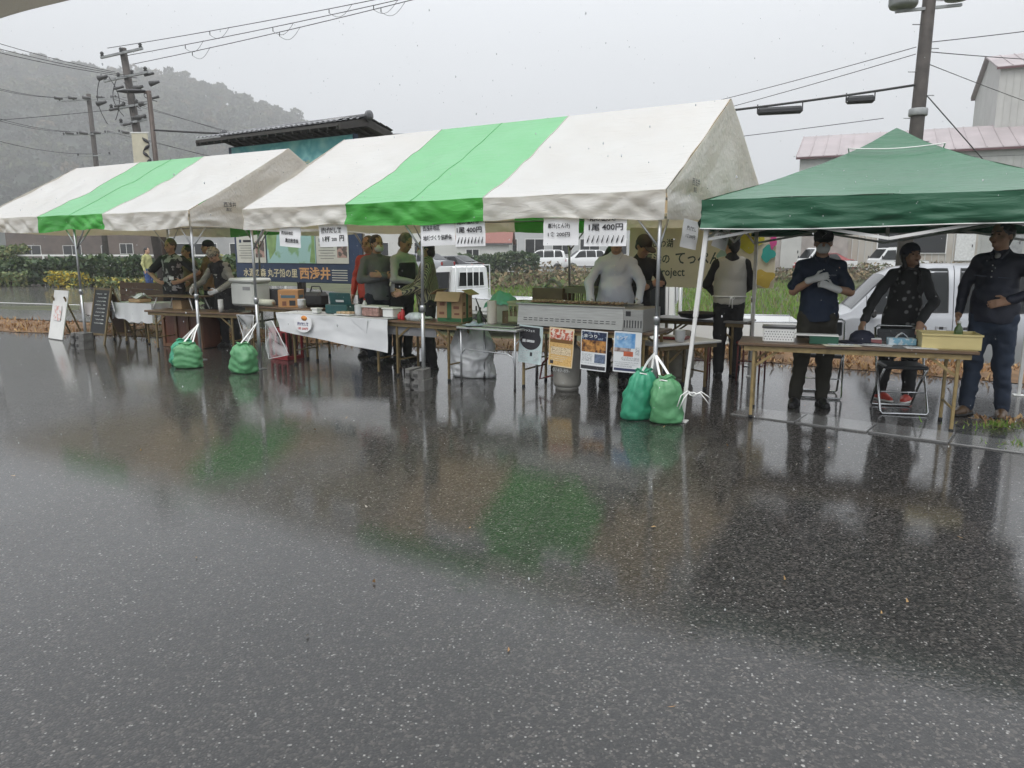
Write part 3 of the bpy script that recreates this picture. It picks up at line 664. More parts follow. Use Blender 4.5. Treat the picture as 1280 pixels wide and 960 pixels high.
def paper_sign(label, F, s, tt, ztop, w, h, lines, fish=False, roll=0., yaw=0., curl=.006, seed=0):
    """lines: (text, x0, z0, w, h) as fractions of the sheet"""
    t = thing('paper_sign', label, 'sign', F(s + w / 2, tt, ztop - h), F.rz + yaw, 'paper signs taped under the tent eaves'); t.rotation_euler.y = roll
    b = MB(); b.grid(lambda u, v: np.stack([(u - .5) * w, curl * np.sin(u * 5 + seed) * (1 - v) + .003 * np.sin(v * 9 + seed), v * h], -1), 12, 10, thick=.001); b.build('sheet', M_paper, t)
    for (tx, x0, z0, ww, hh) in lines: text_box(tx, (x0 - .5) * w, z0 * h, ww * w, hh * h, -.010, M_ink, t)
    if fish:
        for i in range(8):
            x = (-.42 + i * .115) * w; b = MB(); P = []
            for f in np.linspace(0, 1, 7): P.append((x + .035 * f * w * 1.6, -.0105, (.10 + .24 * f) * h))
            b.tube(P, [.0015, .0045, .006, .0055, .004, .002, .004], 6); b.build('fish_drawing', M_ink, t)
    return t
def poster(label, F, s, tt, ztop, w, h, base, patches, words=(), seed=0, roll=0., yaw=0.):
    """flat print: patches (x0,z0,w,h,material) as fractions"""
    t = thing('poster', label, 'poster', F(s + w / 2, tt, ztop - h), F.rz + yaw, 'event posters hanging from the grill table'); t.rotation_euler.y = roll
    cur = lambda u, v: .010 * np.sin(u * 3.1 + seed) * (1 - v) - .004 * np.sin(v * 6 + seed)
    b = MB(); b.grid(lambda u, v: np.stack([(u - .5) * w, cur(u, v), v * h], -1), 10, 12, thick=.0012); b.build('sheet', base, t)
    mats = []; b = MB()
    for k, pt_ in enumerate(patches):
        x0, z0, ww, hh, m = pt_[:5]
        if m not in mats: mats.append(m)
        if len(pt_) > 5:
            def disc(u, v): X_ = x0 + ww * (.5 + .5 * v * np.cos(u * 2 * np.pi)); Z_ = z0 + hh * (.5 + .5 * v * np.sin(u * 2 * np.pi)); return np.stack([(X_ - .5) * w, cur(X_, Z_) - .0022 - .0004 * k, Z_ * h], -1)
            b.grid(disc, 28, 4, mi=mats.index(m)); continue
        b.grid(lambda u, v: np.stack([(x0 + ww * u - .5) * w, cur(x0 + ww * u, z0 + hh * v) - .0022 - .0004 * k, (z0 + hh * v) * h], -1), 6, 6, mi=mats.index(m))
    b.build('print', mats, t)
    for (tx, x0, z0, ww, hh, m) in words: text_box(tx, (x0 - .5) * w, z0 * h, ww * w, hh * h, -.02, m, t)
    return t
def carton(name, label, loc, rz, w, d, h, m, open_=False, stripes=(), group=None, flaps=True):
    t = thing(name, label, 'box', loc, rz, group)
    b = MB()
    if open_:
        th = .008
        b.box((0, 0, th / 2), (w, d, th)); b.box((0, -d / 2 + th / 2, h / 2 + th / 2), (w, th, h - th)); b.box((0, d / 2 - th / 2, h / 2 + th / 2), (w, th, h - th))
        b.box((-w / 2 + th / 2, 0, h / 2 + th / 2), (th, d - 2 * th - .002, h - th)); b.box((w / 2 - th / 2, 0, h / 2 + th / 2), (th, d - 2 * th - .002, h - th))
    else: b.box((0, 0, h / 2), (w, d, h), bev=.004)
    b.build('body', m, t)
    if open_ and flaps:
        for sx in (-1, 1):
            b = MB(); b.box((sx * (w / 2 + .05), 0, h + .01), (.12, d * .96, .005), roty(sx * .5)); b.build('flap', m, t)
        b = MB(); b.box((0, -d / 2 - .04, h - .04), (w * .96, .005, .13), rotx(-.55)); b.build('flap', m, t)
    for (x0, z0, ww, hh, mm) in stripes:
        b = MB(); b.box((x0 * w, -d / 2 - .0015, z0 * h), (ww * w, .002, hh * h)); b.build('print', mm, t)
        b = MB(); b.box((w / 2 + .0015, x0 * d, z0 * h), (.002, ww * d, hh * h)); b.build('print', mm, t)
    return t
def crate(label, loc, rz, w, d, h, m, slots=True, group='plastic crates', name='plastic_crate'):
    t = thing(name, label, 'crate', loc, rz, group); th = .012; b = MB()
    b.box((0, 0, th / 2), (w, d, th))
    for s in (-1, 1):
        for zz, hh in ((h * .14, h * .28), (h * .88, h * .24)):
            b.box((0, s * (d / 2 - th / 2), zz), (w, th, hh)); b.box((s * (w / 2 - th / 2), 0, zz), (th, d - 2 * th - .001, hh))
        nb_ = max(3, int(w / .06))
        for i in range(nb_ + 1):
            x = -w / 2 + .008 + (w - .016) * i / nb_; b.box((x, s * (d / 2 - th / 2), h * .52), (.014, th * .8, h * .5))
        nb2 = max(3, int(d / .06))
        for i in range(nb2 + 1):
            y = -d / 2 + .02 + (d - .04) * i / nb2; b.box((s * (w / 2 - th / 2), y, h * .52), (th * .8, .014, h * .5))
        b.box((0, s * (d / 2 + .003), h - .012), (w + .02, .018, .02)); b.box((s * (w / 2 + .003), 0, h - .012), (.018, d - .022, .02))
    b.build('body', m, t); return t
def pipe_chair(label, loc, rz, seatm):
    """folding pipe chair, front towards local -y"""
    t = thing('folding_chair', label, 'chair', loc, rz, 'folding pipe chairs behind the reception table'); r = .011
    b = MB(); pts = [(-.21, .20, .78), (-.21, .05, .43), (-.205, -.19, .03), (-.19, -.205, .012), (.19, -.205, .012), (.205, -.19, .03), (.21, .05, .43), (.21, .20, .78), (.18, .21, .80), (-.18, .21, .80)]
    b.tube(pts, r, 8, closed=True); b.build('front_frame', M_chrome, t)
    b = MB(); pts = [(-.185, -.14, .43), (-.185, .06, .24), (-.185, .22, .03), (-.17, .235, .012), (.17, .235, .012), (.185, .22, .03), (.185, .06, .24), (.185, -.14, .43)]
    b.tube(pts, r, 8); b.build('rear_frame', M_chrome, t)
    b = MB(); b.box((0, -.01, .445), (.37, .36, .035), bev=.012); b.build('seat', seatm, t)
    b = MB(); b.box((0, .185, .70), (.38, .025, .15), rotx(-.35), bev=.01); b.build('backrest', seatm, t)
    b = MB(); b.tube([(-.19, -.1, .2), (.19, -.1, .2)], .008, 6); b.build('crossbar', M_chrome, t)
    return t
def cylinder_tank(label, loc, rz, m, words=()):
    t = thing('gas_cylinder', label, 'gas cylinder', loc, rz, 'propane gas cylinders')
    b = MB(); b.lathe([(.10, .035), (.145, .05), (.155, .09), (.155, .40), (.145, .46), (.11, .50), (.05, .525), (.03, .53)], 28); b.build('tank', m, t)
    b = MB(); b.lathe([(.125, 0), (.13, 0), (.13, .07), (.122, .07)], 24); b.build('foot_ring', m, t)
    b = MB(); b.lathe([(.095, .50), (.1, .50), (.1, .60), (.094, .60)], 20); b.build('collar', m, t)
    b = MB(); b.lathe([(.018, .53), (.018, .57), (.03, .575), (.03, .59)], 10); b.build('valve', M_darksteel, t)
    for tx, z, s in words: text(tx, s, M_white, t, (-.09, -.158, z), (math.pi / 2, 0, 0), .01)
    return t
# ================================================================== STALL CONTENTS, TENT A
# --- signs under the eave
J = [("西浅井地区", .12, .55, .55, .17), ("農泊推進会", .30, .20, .62, .20)]
paper_sign('white paper sign with two short bold lines hanging beside the tent corner pole', FA, -2.18, -.035, 1.83, .37, .26, J, roll=R(4), seed=1)
paper_sign('white paper price sign for fried mochi at one cup for 200 yen', FA, -1.49, -.035, 1.84, .45, .27, [("揚げだし餅", .1, .58, .72, .25), ("1杯", .14, .22, .28, .24), ("200", .47, .24, .18, .14), ("円", .74, .22, .16, .26)], roll=R(-1), seed=2)
paper_sign('wide white paper sign naming the district council beside the middle pole', FA, .04, -.04, 1.83, .45, .255, [("西浅井地区", .08, .62, .5, .22), ("地域づくり協議会", .08, .22, .84, .22)], roll=R(-2), seed=3)
paper_sign('grilled sweetfish price sign with fish drawings beside the district council sign', FA, .49, -.03, 1.84, .37, .275, [("鮎の塩焼き", .08, .82, .74, .15), ("1尾 400円", .06, .50, .84, .22)], fish=True, roll=R(-1), seed=4)
paper_sign('pork soup price sign hanging between the green stripe and the grill', FA, 1.54, -.035, 1.83, .38, .26, [("豚汁(とん汁)", .14, .60, .62, .2), ("1食 200円", .14, .32, .62, .17)], roll=R(0), seed=5)
paper_sign('grilled sweetfish price sign with fish drawings hiding the shirted cook\'s face', FA, 1.98, -.045, 1.845, .43, .285, [("鮎の塩焼き", .14, .80, .62, .17), ("1尾 400円", .12, .50, .8, .22)], fish=True, roll=R(0), seed=6)
FS = Frame(FA(2.70, 0)[:2], 31.46 - 68)
paper_sign('small slanted paper price sign on the tent\'s open gable side', FS, .30, .01, 1.80, .22, .26, [("揚げだし", .2, .62, .6, .16), ("1食200円", .2, .36, .6, .14)], roll=R(9), seed=7)
paper_sign('second slanted paper sign on the gable side, tucked behind the white gazebo leg', FS, .75, .01, 1.80, .22, .26, [("豚汁", .2, .62, .4, .16), ("1食200円", .2, .36, .6, .14)], roll=R(16), seed=8)
# --- counter with cloth
folding_table('long folding table under the white cloth at the fried mochi stall', FA(-1.85, .70), FA.rz, 1.85, .5, .69)
cl = thing('tablecloth', 'white plastic sheet draped over the counter front with a small menu taped on', 'tablecloth', FA(-1.88, .44), FA.rz)
def drape(u, v):
    x = -.98 + 1.98 * u; dr = (.24 + .17 * u) * v; return np.stack([x + .10 * v * (1 - u) ** 3, -.012 - .018 * v + .010 * np.sin(x * 6 + 3 * v) * v + .007 * fbm(x * 4, v * 3), .703 - dr + .0 * x], -1)
b = MB(); b.grid(drape, 60, 16, thick=.0015); b.build('front_drop', M_cloth, cl)
b = MB(); b.grid(lambda u, v: np.stack([-.98 + 1.98 * u, -.012 + .46 * v, .703 + .004 * fbm(u * 9, v * 5) + 0 * u], -1), 40, 12); b.build('top_sheet', M_cloth, cl)
t = thing('menu_card', 'small menu card with orange food picture taped to the white cloth', 'menu card', FA(-2.28, .372, .47), FA.rz)
b = MB(); b.prism([(.16 * math.cos(a) * 1.0, 0, .115 + .115 * math.sin(a)) if math.sin(a) < 0 else (.16 * max(-1, min(1, math.cos(a) * 1.3)), 0, .115 + .10 * math.sin(a)) for a in np.linspace(0, 2 * math.pi, 24)[:-1]][::-1], (0, .002, 0)); b.build('card', M_paper, t)
M_or = mat('print_orange', (.62, .24, .05), .6, 0, .3, 30); M_navyink = mat('navy_ink', (.03, .03, .16), .6, 0, 0); M_redink = mat('red_ink', (.5, .04, .03), .6, 0, 0)
b = MB(); b.lathe([(.001, 0), (.055, 0), (.055, .002), (.001, .002)], 16, (.03, -.002, .19), Rm=rotx(math.pi / 2) @ np.diag([1, .6, 1])); b.build('picture', M_or, t)
text_box('揚げだし餅', -.10, .09, .2, .045, -.003, M_navyink, t); text_box('1杯 200円', -.09, .035, .18, .035, -.003, M_redink, t)
b = MB(); b.prism([(.0, 0, 0), (.30, 0, .0), (.27, 0, -.17)], (0, .003, 0)); o = b.build('folded_corner', M_cloth, cl); o.location = (.40, -.03, .69)
folding_table('brown folding table with a grey front panel beside the middle pole', FA(-.42, .72), FA.rz, 1.14, .5, .69)
b = MB(); b.box((0, 0, 0), (.75, .012, .16)); b.build('front_panel', mat('grey_panel', (.16, .16, .165), .5), bpy.data.objects['folding_table.001'], loc=(-.17, -.19, .59))
# items on the counter
t = thing('storage_box', 'dark teal plastic storage box with lid open on the counter', 'box', FA(-1.95, .76, .71), FA.rz + .1); Mt = mat('teal_plastic', (.02, .085, .085), .35)
b = MB(); b.box((0, 0, .06), (.36, .26, .12), bev=.012); b.build('body', Mt, t)
b = MB(); b.box((0, -.03, .19), (.35, .025, .17), rotx(.18), bev=.01); b.build('lid', Mt, t)
b = MB(); b.box((.01, -.052, .165), (.13, .004, .028), rotx(.18)); b.build('label_sticker', M_white, t)
def tub(label, loc, rz, w, d, h, body, lidm):
    t = thing('food_container', label, 'container', loc, rz, 'plastic food containers on the counter'); b = MB(); b.box((0, 0, h / 2), (w, d, h), bev=.012); b.build('body', body, t); b = MB(); b.box((0, 0, h + .01), (w + .02, d + .02, .022), bev=.008); b.build('lid', lidm, t); return t
tub('clear container of pinkish food with a white lid on the counter', FA(-1.30, .68, .71), FA.rz, .28, .2, .11, mat('pink_food', (.34, .2, .17), .4, 0, .5, 30), M_white)
tub('plain white lidded container at the end of the white cloth', FA(-1.0, .66, .71), FA.rz, .17, .18, .10, M_white, M_white)
tub('small white foam tub beside the teal storage box', FA(-2.25, .6, .71), FA.rz, .1, .1, .05, M_white, M_white)
def bottle(label, loc, m, capm, h=.2, r=.03, group='bottles on the stall tables'):
    t = thing('bottle', label, 'bottle', loc, 0, group); b = MB(); b.lathe([(r * .9, 0), (r, .01), (r, h * .62), (r * .8, h * .72), (r * .38, h * .84), (r * .38, h * .9)], 14); b.build('body', m, t); b = MB(); b.lathe([(r * .42, h * .89), (r * .42, h), (r * .2, h)], 10); b.build('cap', capm, t); return t
M_red = mat('red_plastic', (.45, .03, .03), .35)
bottle('red sauce bottle with a white cap near the middle pole', FA(-.78, .60, .69), M_red, M_white, .15, .025)
bottle('squat red sauce bottle lying near the middle pole', FA(-.86, .64, .69), M_red, M_red, .09, .03)
bottle('white spray bottle with red top before the man in the grey sweater', FA(-1.62, .84, .71), M_white, M_red, .2, .032)
t = thing('plastic_bag', 'clear crumpled plastic bag on the brown table by the middle pole', 'bag', FA(-.58, .6, .69), FA.rz); Mclear = mat('clear_plastic', (.8, .85, .9), .15, 0, .05, 6, alpha=.45)
b = MB(); b.lathe([(.02, 0), (.1, .005), (.12, .05), (.08, .09), (.03, .1)], 24, warp=lambda q, a: (q[0] * (1 + .25 * math.sin(5 * a + 40 * q[2])), q[1] * .8 * (1 + .2 * math.sin(7 * a)), q[2])); b.build('film', Mclear, t)
M_cg2 = mat('carton_green_print', (.03, .13, .05), .7); M_cbr = mat('carton_dark_print', (.17, .07, .04), .7)
carton('cardboard_box', 'open brown cardboard carton with green stripes on the brown table', FA(-.14, .80, .69), FA.rz + .12, .34, .26, .34, M_card, True, [(0, .52, .18, .9, M_cg2), (0, .07, .96, .13, M_cg2), (-.28, .62, .2, .12, M_cbr), (.28, .5, .22, .1, M_cbr), (-.3, .3, .2, .09, M_cbr), (.3, .28, .2, .07, M_cbr)])
# --- white sack under the tables
t = thing('sack', 'large translucent white plastic sack standing under the tables', 'sack', FA(-.02, 1.0), FA.rz); Msk = mat('white_film', (.9, .91, .92), .3, 0, .05, 4, .3, 9, transl=.25)
def sackw(q, a):
    z = q[2]; k = 1 + .22 * (1 - 2 * abs(float(vnoise((math.cos(a) * 1.5 + 3, math.sin(a) * 1.5, z * 5))))) + .12 * (1 - 2 * abs(float(vnoise((math.cos(a) * 4, math.sin(a) * 4, z * 12)))))
    return (q[0] * k - .12 * max(0, z - .35), q[1] * .7 * k, z * (1 + .10 * math.sin(2 * a + .6)))
b = MB(); b.lathe([(.05, 0)] + [(.24 + .05 * math.sin(f * 3.0) - .15 * f ** 3, .004 + .60 * f) for f in np.linspace(0, 1, 26)] + [(.04, .64)], 72, warp=sackw); b.build('film', Msk, t)
# --- aluminium table
M_alutop = mat('aluminium_sheet', (.5, .51, .5), .3, .8, .15, 5, .1, 40)
t = thing('aluminium_table', 'small aluminium camping table with thin tubular legs beside the grill', 'table', FA(.58, .66), FA.rz)
b = MB(); b.box((0, 0, .665), (.80, .56, .03), bev=.006); b.build('tabletop', M_alutop, t)
for sx in (-1, 1):
    for sy in (-1, 1): b = MB(); b.tube([(sx * .36, sy * .24, .0), (sx * .36, sy * .24, .65)], .012, 8); l_ = b.build('leg', M_alu, t); b = MB(); b.lathe([(.015, 0), (.015, .03), (.012, .03)], 8, (sx * .36, sy * .24, 0)); b.build('foot_cap', M_rubber, l_)
b = MB(); b.tube([(-.36, -.24, .36), (-.30, -.24, .42), (.26, -.24, .40), (.33, -.24, .37), (.36, -.24, .28)], .008, 8); b.build('stretcher', M_alu, t)
b = MB(); b.tube([(.36, -.24, .5), (.36, .0, .64)], .007, 6); b.build('brace', M_alu, t)
t = thing('tray', 'flat stainless tray on the aluminium table', 'tray', FA(.72, .62, .681), FA.rz); b = MB(); b.box((0, 0, .012), (.42, .4, .02), bev=.006); b.build('pan', M_steel, t); b = MB(); b.box((.05, .02, .026), (.2, .18, .006)); b.build('foil_sheet', M_black, t)
t = thing('paper_towel_roll', 'upright white paper towel roll behind the aluminium table', 'paper roll', FA(.50, .64, .705), FA.rz); b = MB(); b.lathe([(.018, 0), (.052, 0), (.054, .005), (.054, .255), (.052, .26), (.018, .26)], 20); b.build('paper', mat('tissue', (.55, .52, .44), .8, 0, .08), t); b = MB(); b.lathe([(.018, .24), (.02, .24), (.02, .262), (.017, .262)], 12); b.build('core', M_card, t)
bottle('dark green bottle beside the paper towel roll', FA(.32, .66, .68), mat('dark_green_glass', (.03, .07, .02), .2), M_black, .2, .035)
t = thing('tongs', 'pair of long steel tongs leaning by the paper towel roll', 'tongs', FA(.42, .62, .69), FA.rz)
for s in (-1, 1): b = MB(); b.bar((s * .012, 0, .0), (s * .002 - .13, 0, .30), .012, .003); b.build('arm', M_darksteel, t)
M_olive = mat('olive_plastic', (.17, .18, .095), .5, 0, .12); M_ygreen = mat('pale_green_plastic', (.30, .34, .17), .5, 0, .1)
M_brownbox = mat('brown_waxed_box', (.13, .095, .045), .55, 0, .25, 6)
crate('pale green crate standing on the aluminium table end, next to the grill', FA(.80, .90, .72), FA.rz, .30, .3, .24, M_ygreen)
carton('cardboard_box', 'squat olive-brown carton behind the paper roll', FA(.66, .86, .681), FA.rz, .20, .2, .16, M_brownbox)
# stand behind grill with boxes
folding_table('brown folding table behind the grill carrying crates', FA(1.05, 1.75), FA.rz, 1.3, .5, .78)
carton('cardboard_box', 'wet brown carton with white wrapping on the table behind the grill', FA(.76, 1.62, .78), FA.rz, .42, .3, .30, M_brownbox)
crate('olive green slotted crate with a dark label behind the grill', FA(1.15, 1.68, .78), FA.rz, .42, .3, .32, M_olive)
t = thing('cloth_sheet', 'mint green plastic sheet heaped over a box behind the paper roll', 'sheet', FA(.40, 1.05, .0), FA.rz); Mmint = mat('mint_sheet', (.16, .46, .33), .5, 0, .15, 8, .3, 14, transl=.2)
b = MB(); b.grid(lambda u, v: np.stack([-.20 + .4 * u, -.14 + .28 * v, .93 + .10 * np.sin(np.pi * np.clip(u * 1.1, 0, 1)) * np.sin(np.pi * v) ** .5 + .03 * fbm(u * 5, v * 5) - .05 * (1 - np.sin(np.pi * v))], -1), 24, 18); b.build('film', Mmint, t)
t2 = carton('foam_box', 'white foam box under the mint green sheet', FA(.40, 1.05, .681), FA.rz, .34, .22, .24, mat('foam', (.42, .44, .33), .8))
t = thing('white_wrapper', 'crumpled white wrapping lying on the wet brown carton', 'wrapper', FA(.80, 1.60, 1.085), FA.rz); b = MB(); b.grid(lambda u, v: np.stack([-.13 + .26 * u, -.1 + .2 * v, .05 * np.sin(np.pi * u) + .05 * fbm(u * 4, v * 4) + .02], -1), 14, 12); b.build('paper', M_cloth, t)
# --- grill -----------------------------------------------------------------
folding_table('brown folding table carrying the steel grill', FA(1.62, .92), FA.rz, 1.62, .62, .70, leg=M_yleg, inset=.1)
t = thing('grill', 'long stainless steel fish grill with rows of vent slots', 'grill', FA(1.52, .86, .70), FA.rz)
b = MB(); b.prism([(-.66, -.26, .015), (-.66, .26, .015), (-.66, .26, .24), (-.66, -.23, .24)], (1.26, 0, 0)); b.build('body', M_steel, t)
b = MB(); b.box((-.03, -.235, .248), (1.30, .05, .02), bev=.004); b.box((-.03, .24, .248), (1.30, .04, .02), bev=.004); b.box((-.67, 0, .248), (.03, .43, .02)); b.build('rim', M_steel, t)
b = MB(); b.box((.71, -.01, .12), (.215, .5, .24), bev=.006); eb = b.build('end_box', M_steel, t)
b = MB()
for i in range(7): b.box((.62 + .03 * i, -.262, .085), (.008, .008, .075))
b.box((.66, -.262, .19), (.05, .012, .05)); b.build('end_slots', M_black, eb, kind='stuff')
b = MB()
for r in range(2):
    for i in range(17):
        z = .075 + .022 * r; b.box((-.56 + i * .066, -.262 + .03 * (z - .015) / .225 + .001, z), (.042, .006, .007))
b.build('vent_slots', M_black, t, kind='stuff')
b = MB(); b.box((-.03, 0, .215), (1.22, .42, .02)); b.build('charcoal_bed', mat('charcoal', (.02, .018, .016), .9, 0, .5, 30, .8, 40), t)
b = MB()
for i in range(28): b.tube([(-.62 + i * .044, -.21, .252), (-.62 + i * .044, .22, .252)], .003, 5)
b.build('grate', M_darksteel, t, kind='stuff')
for s in (-.66, .80): b = MB(); b.box((s, 0, .008), (.03, .44, .016)); b.build('foot', M_darksteel, t)
Mfish = mat('grilled_fish_skin', (.17, .11, .06), .45, 0, .5, 25, col2=(.3, .23, .14))
fm = MB(); P = [(0, -.09 + .18 * f, 0) for f in np.linspace(0, 1, 9)]; fm.tube(P, [.004, .014, .019, .02, .018, .014, .009, .005, .008], 8); fm.add([(0, .085, 0), (.003, .12, .02), (.003, .12, -.02)], [(0, 1, 2)]); fme = fm.mesh('body', Mfish)
sk = MB(); sk.tube([(0, -.17, -.004), (0, .11, .0)], .0025, 5); skm = sk.mesh('skewer', M_card)
for i in range(22):
    t = thing('skewered_fish', 'salted sweetfish on a skewer cooking on the steel grill', 'fish', FA(.96 + .05 * i + random.uniform(-.008, .008), .84 + random.uniform(-.02, .02), .97), FA.rz + random.uniform(-.15, .15), 'skewered fish on the grill')
    obj('body', fme, t); obj('skewer', skm, t)
# posters ---------------------------------------------------------------
Pk = mat('print_black', (.025, .025, .03), .5, 0, .3, 40); Pcy = mat('print_pale_cyan', (.50, .60, .60), .5, 0, .1, 12); Pcr = mat('print_cream', (.75, .6, .38), .5, 0, .1, 6); Pye = pattern('print_amber', 'blot', (.66, .43, .16), (.42, .22, .07), 60, thr=.6, soft=.1, stretch=(1, 1, 2))
Prd = pattern('print_red_white', 'blot', (.55, .13, .07), (.8, .68, .58), 26); Pnv = pattern('print_navy_night', 'blot', (.02, .03, .07), (.22, .28, .36), 30, thr=.58)
Pfire = pattern('print_fire', 'blot', (.08, .03, .02), (.62, .3, .08), 22, thr=.5, soft=.12); Pbl = pattern('print_sky', 'blot', (.07, .25, .55), (.35, .55, .75), 12, soft=.15)
Ptx = pattern('print_small_text', 'blot', (.72, .74, .74), (.15, .17, .2), 120, thr=.55, stretch=(1, 1, 2.5)); Ptc = pattern('print_small_text_cream', 'blot', (.74, .62, .42), (.22, .12, .06), 120, thr=.55, stretch=(1, 1, 2.5))
Pland = pattern('print_landscape', 'blot', (.2, .14, .12), (.5, .42, .4), 25, soft=.1); Pwhite = mat('poster_white', (.74, .76, .77), .5, 0, .03)
def rows(x0, z0, w, n, dz, m, hh=.018): return [(x0, z0 - i * dz, w * (1 - .25 * ((i * 7) % 3) / 2), hh, m) for i in range(n)]
poster('black and pale cyan poster, hanging from the table end next to the aluminium table', FA, .89, .565, .715, .30, .42, Pcy, [(.03, .62, .84, .34, Pk), (.03, .36, .90, .56, Pk, 'e'), (.14, .55, .14, .08, Pwhite), (.32, .56, .34, .06, Ptx), (.50, .2, .10, .10, Pk)] + rows(.08, .32, .35, 5, .06, Ptx) + rows(.66, .34, .26, 6, .05, Ptx), [('ナイトフェス', .14, .84, .55, .06, Pwhite)], 1, R(3))
poster('amber and red poster hanging above the grey gas cylinder', FA, 1.27, .565, .71, .30, .42, Pcr, [(.03, .03, .94, .58, Pye), (.05, .70, .9, .26, Prd), (.04, .61, .92, .09, mat('print_brown', (.2, .1, .03), .5)), (.08, .30, .84, .20, Ptc), (.08, .06, .14, .10, Pk)] + rows(.1, .24, .7, 3, .05, Ptc), [('フェスティバル', .1, .74, .78, .09, M_redink)], 2, R(3))
poster('dark night-scene poster with glowing orange middle hanging from the grill table', FA, 1.66, .565, .70, .30, .42, Pwhite, [(.03, .76, .94, .21, Pnv), (.03, .46, .94, .30, Pfire), (.05, .22, .42, .2, Ptx), (.55, .2, .4, .22, mat('print_slate', (.12, .16, .24), .5, 0, .4, 50)), (.03, .03, .94, .09, Pk)] + rows(.06, .17, .8, 1, .05, Ptx), [('まつり', .14, .82, .5, .09, Pwhite)], 3, R(2))
poster('bright sky blue poster hanging beside the green sandbags', FA, 2.04, .565, .71, .30, .42, Pwhite, [(.04, .60, .74, .36, Pbl), (.04, .50, .6, .10, Pland), (.38, .40, .34, .12, mat('print_red', (.5, .12, .06), .5, 0, .3, 40)), (.30, .30, .64, .08, Ptx), (.80, .44, .14, .2, Ptx), (.04, .04, .94, .06, mat('print_navy', (.03, .04, .1), .5))] + rows(.06, .24, .85, 3, .05, Ptx), [('モンデ', .1, .80, .42, .10, Pwhite)], 4, R(1))
Mtank = mat('grey_gas_tank', (.30, .29, .26), .45, .2, .15, 8); Mtank2 = mat('beige_gas_tank', (.33, .31, .26), .5, .2, .2, 8)
cylinder_tank('grey gas cylinder with white lettering under the grill table', FA(1.40, .78), FA.rz - .1, Mtank, [('阿部井', .30, .075), ('0749-89-', .22, .062)])
cylinder_tank('beige gas cylinder behind the right-hand pole of the large tent', FA(2.28, 2.0), FA.rz, Mtank2)
t = thing('gas_hose', 'dark red gas hose looping below the grill table', 'hose', FA(1.2, .78), FA.rz)
b = MB(); b.tube([(.2, .1, .56), (.08, .02, .45), (-.1, -.02, .28), (-.12, -.05, .1), (0, -.08, .14), (.12, -.02, .18), (.22, .05, .2)], .011, 8); b.build('tube', mat('red_rubber', (.12, .02, .02), .5), t)
# low table and things behind, right bay
folding_table('low white-topped folding table behind the right front pole', FA(2.42, 1.42), FA.rz + R(60), .9, .45, .55, M_white, M_brownleg)
t = thing('cooking_pot', 'wide black shallow pan on the back table in the right bay', 'pan', FA(2.28, 2.55, .70), 0); b = MB(); b.lathe([(.10, 0), (.2, .02), (.24, .07), (.245, .075), (.235, .075), (.19, .03), (.05, .015)], 28); b.build('bowl', M_black, t); b = MB(); b.tube([(.24, 0, .07), (.32, 0, .09), (.42, 0, .1)], .01, 8); b.build('handle', M_black, t)
folding_table('folding table behind the man in the vest', FA(2.3, 2.75), FA.rz, 1.2, .45, .69, mat('grey_laminate', (.16, .16, .16), .3), M_brownleg)
t = thing('tray', 'shallow red tray on the low white table', 'tray', FA(2.36, 1.50, .556), FA.rz); b = MB(); b.box((0, 0, .015), (.3, .22, .03), bev=.008); b.build('pan', mat('dark_red', (.2, .03, .03), .4), t); b = MB(); b.box((0, 0, .032), (.24, .16, .006)); b.build('liner', M_white, t)
def stool(label, loc, rz):
    t = thing('stool', label, 'stool', loc, rz, 'dark red folding stools'); Mr = mat('maroon_paint', (.11, .015, .015), .4)
    b = MB(); b.box((0, 0, .45), (.32, .28, .04), bev=.015); b.build('seat', Mr, t)
    for s in (-1, 1):
        b = MB(); b.tube([(s * .13, -.15, .0), (s * .13, -.13, .43)], .011, 8); b.build('leg', Mr, t); b = MB(); b.tube([(s * .13, .15, .0), (s * .13, .13, .43)], .011, 8); b.build('leg', Mr, t)
        b = MB(); b.tube([(s * .13, -.14, .18), (s * .13, .14, .18)], .008, 6); b.build('crossbar', Mr, t)
    b = MB(); b.tube([(-.13, -.14, .24), (.13, -.14, .24)], .008, 6); b.build('crossbar', Mr, t); return t
stool('dark red folding stool to the left of the man in the vest', FA(2.40, 2.28), FA.rz + .2); stool('dark red folding stool to the right of the man in the vest', FA(2.98, 2.5), FA.rz)
t = thing('spray_can', 'small orange can on the table behind the man in the vest', 'can', FA(2.75, 2.72, .69), 0); b = MB(); b.lathe([(.03, 0), (.032, .01), (.032, .06), (.025, .07)], 14); b.build('body', M_or, t); b = MB(); b.lathe([(.018, .07), (.018, .085), (.01, .085)], 10); b.build('cap', M_white, t)
# banner on the tent's back rail
t = thing('banner', 'beige fabric banner with Japanese lettering and colourful shapes behind the stall', 'banner', FA(2.02, 3.52, 1.05), FA.rz); Mbn = mat('beige_banner', (.70, .66, .55), .7, 0, .06, 3, .1, 12, transl=.5)
b = MB(); b.grid(lambda u, v: np.stack([-1.05 + 2.0 * u, -.02 + .012 * fbm(u * 6, v * 3) + .01 * np.sin(u * 14), -.02 * np.sin(np.pi * u) + .80 * v], -1), 60, 20, thick=.0015); b.build('fabric', Mbn, t)
Mtl = mat('banner_slate_letters', (.05, .075, .08), .7, 0, .1)
text_box('てっぺん', -.36, .30, .62, .16, -.06, Mtl, t, .016); text_box('Project', -.62, .10, .40, .15, -.06, Mtl, t, .012); text_box('長浜の', -.80, .30, .36, .14, -.06, Mtl, t); text_box('奥びわ湖', -.80, .52, .40, .12, -.06, Mtl, t)
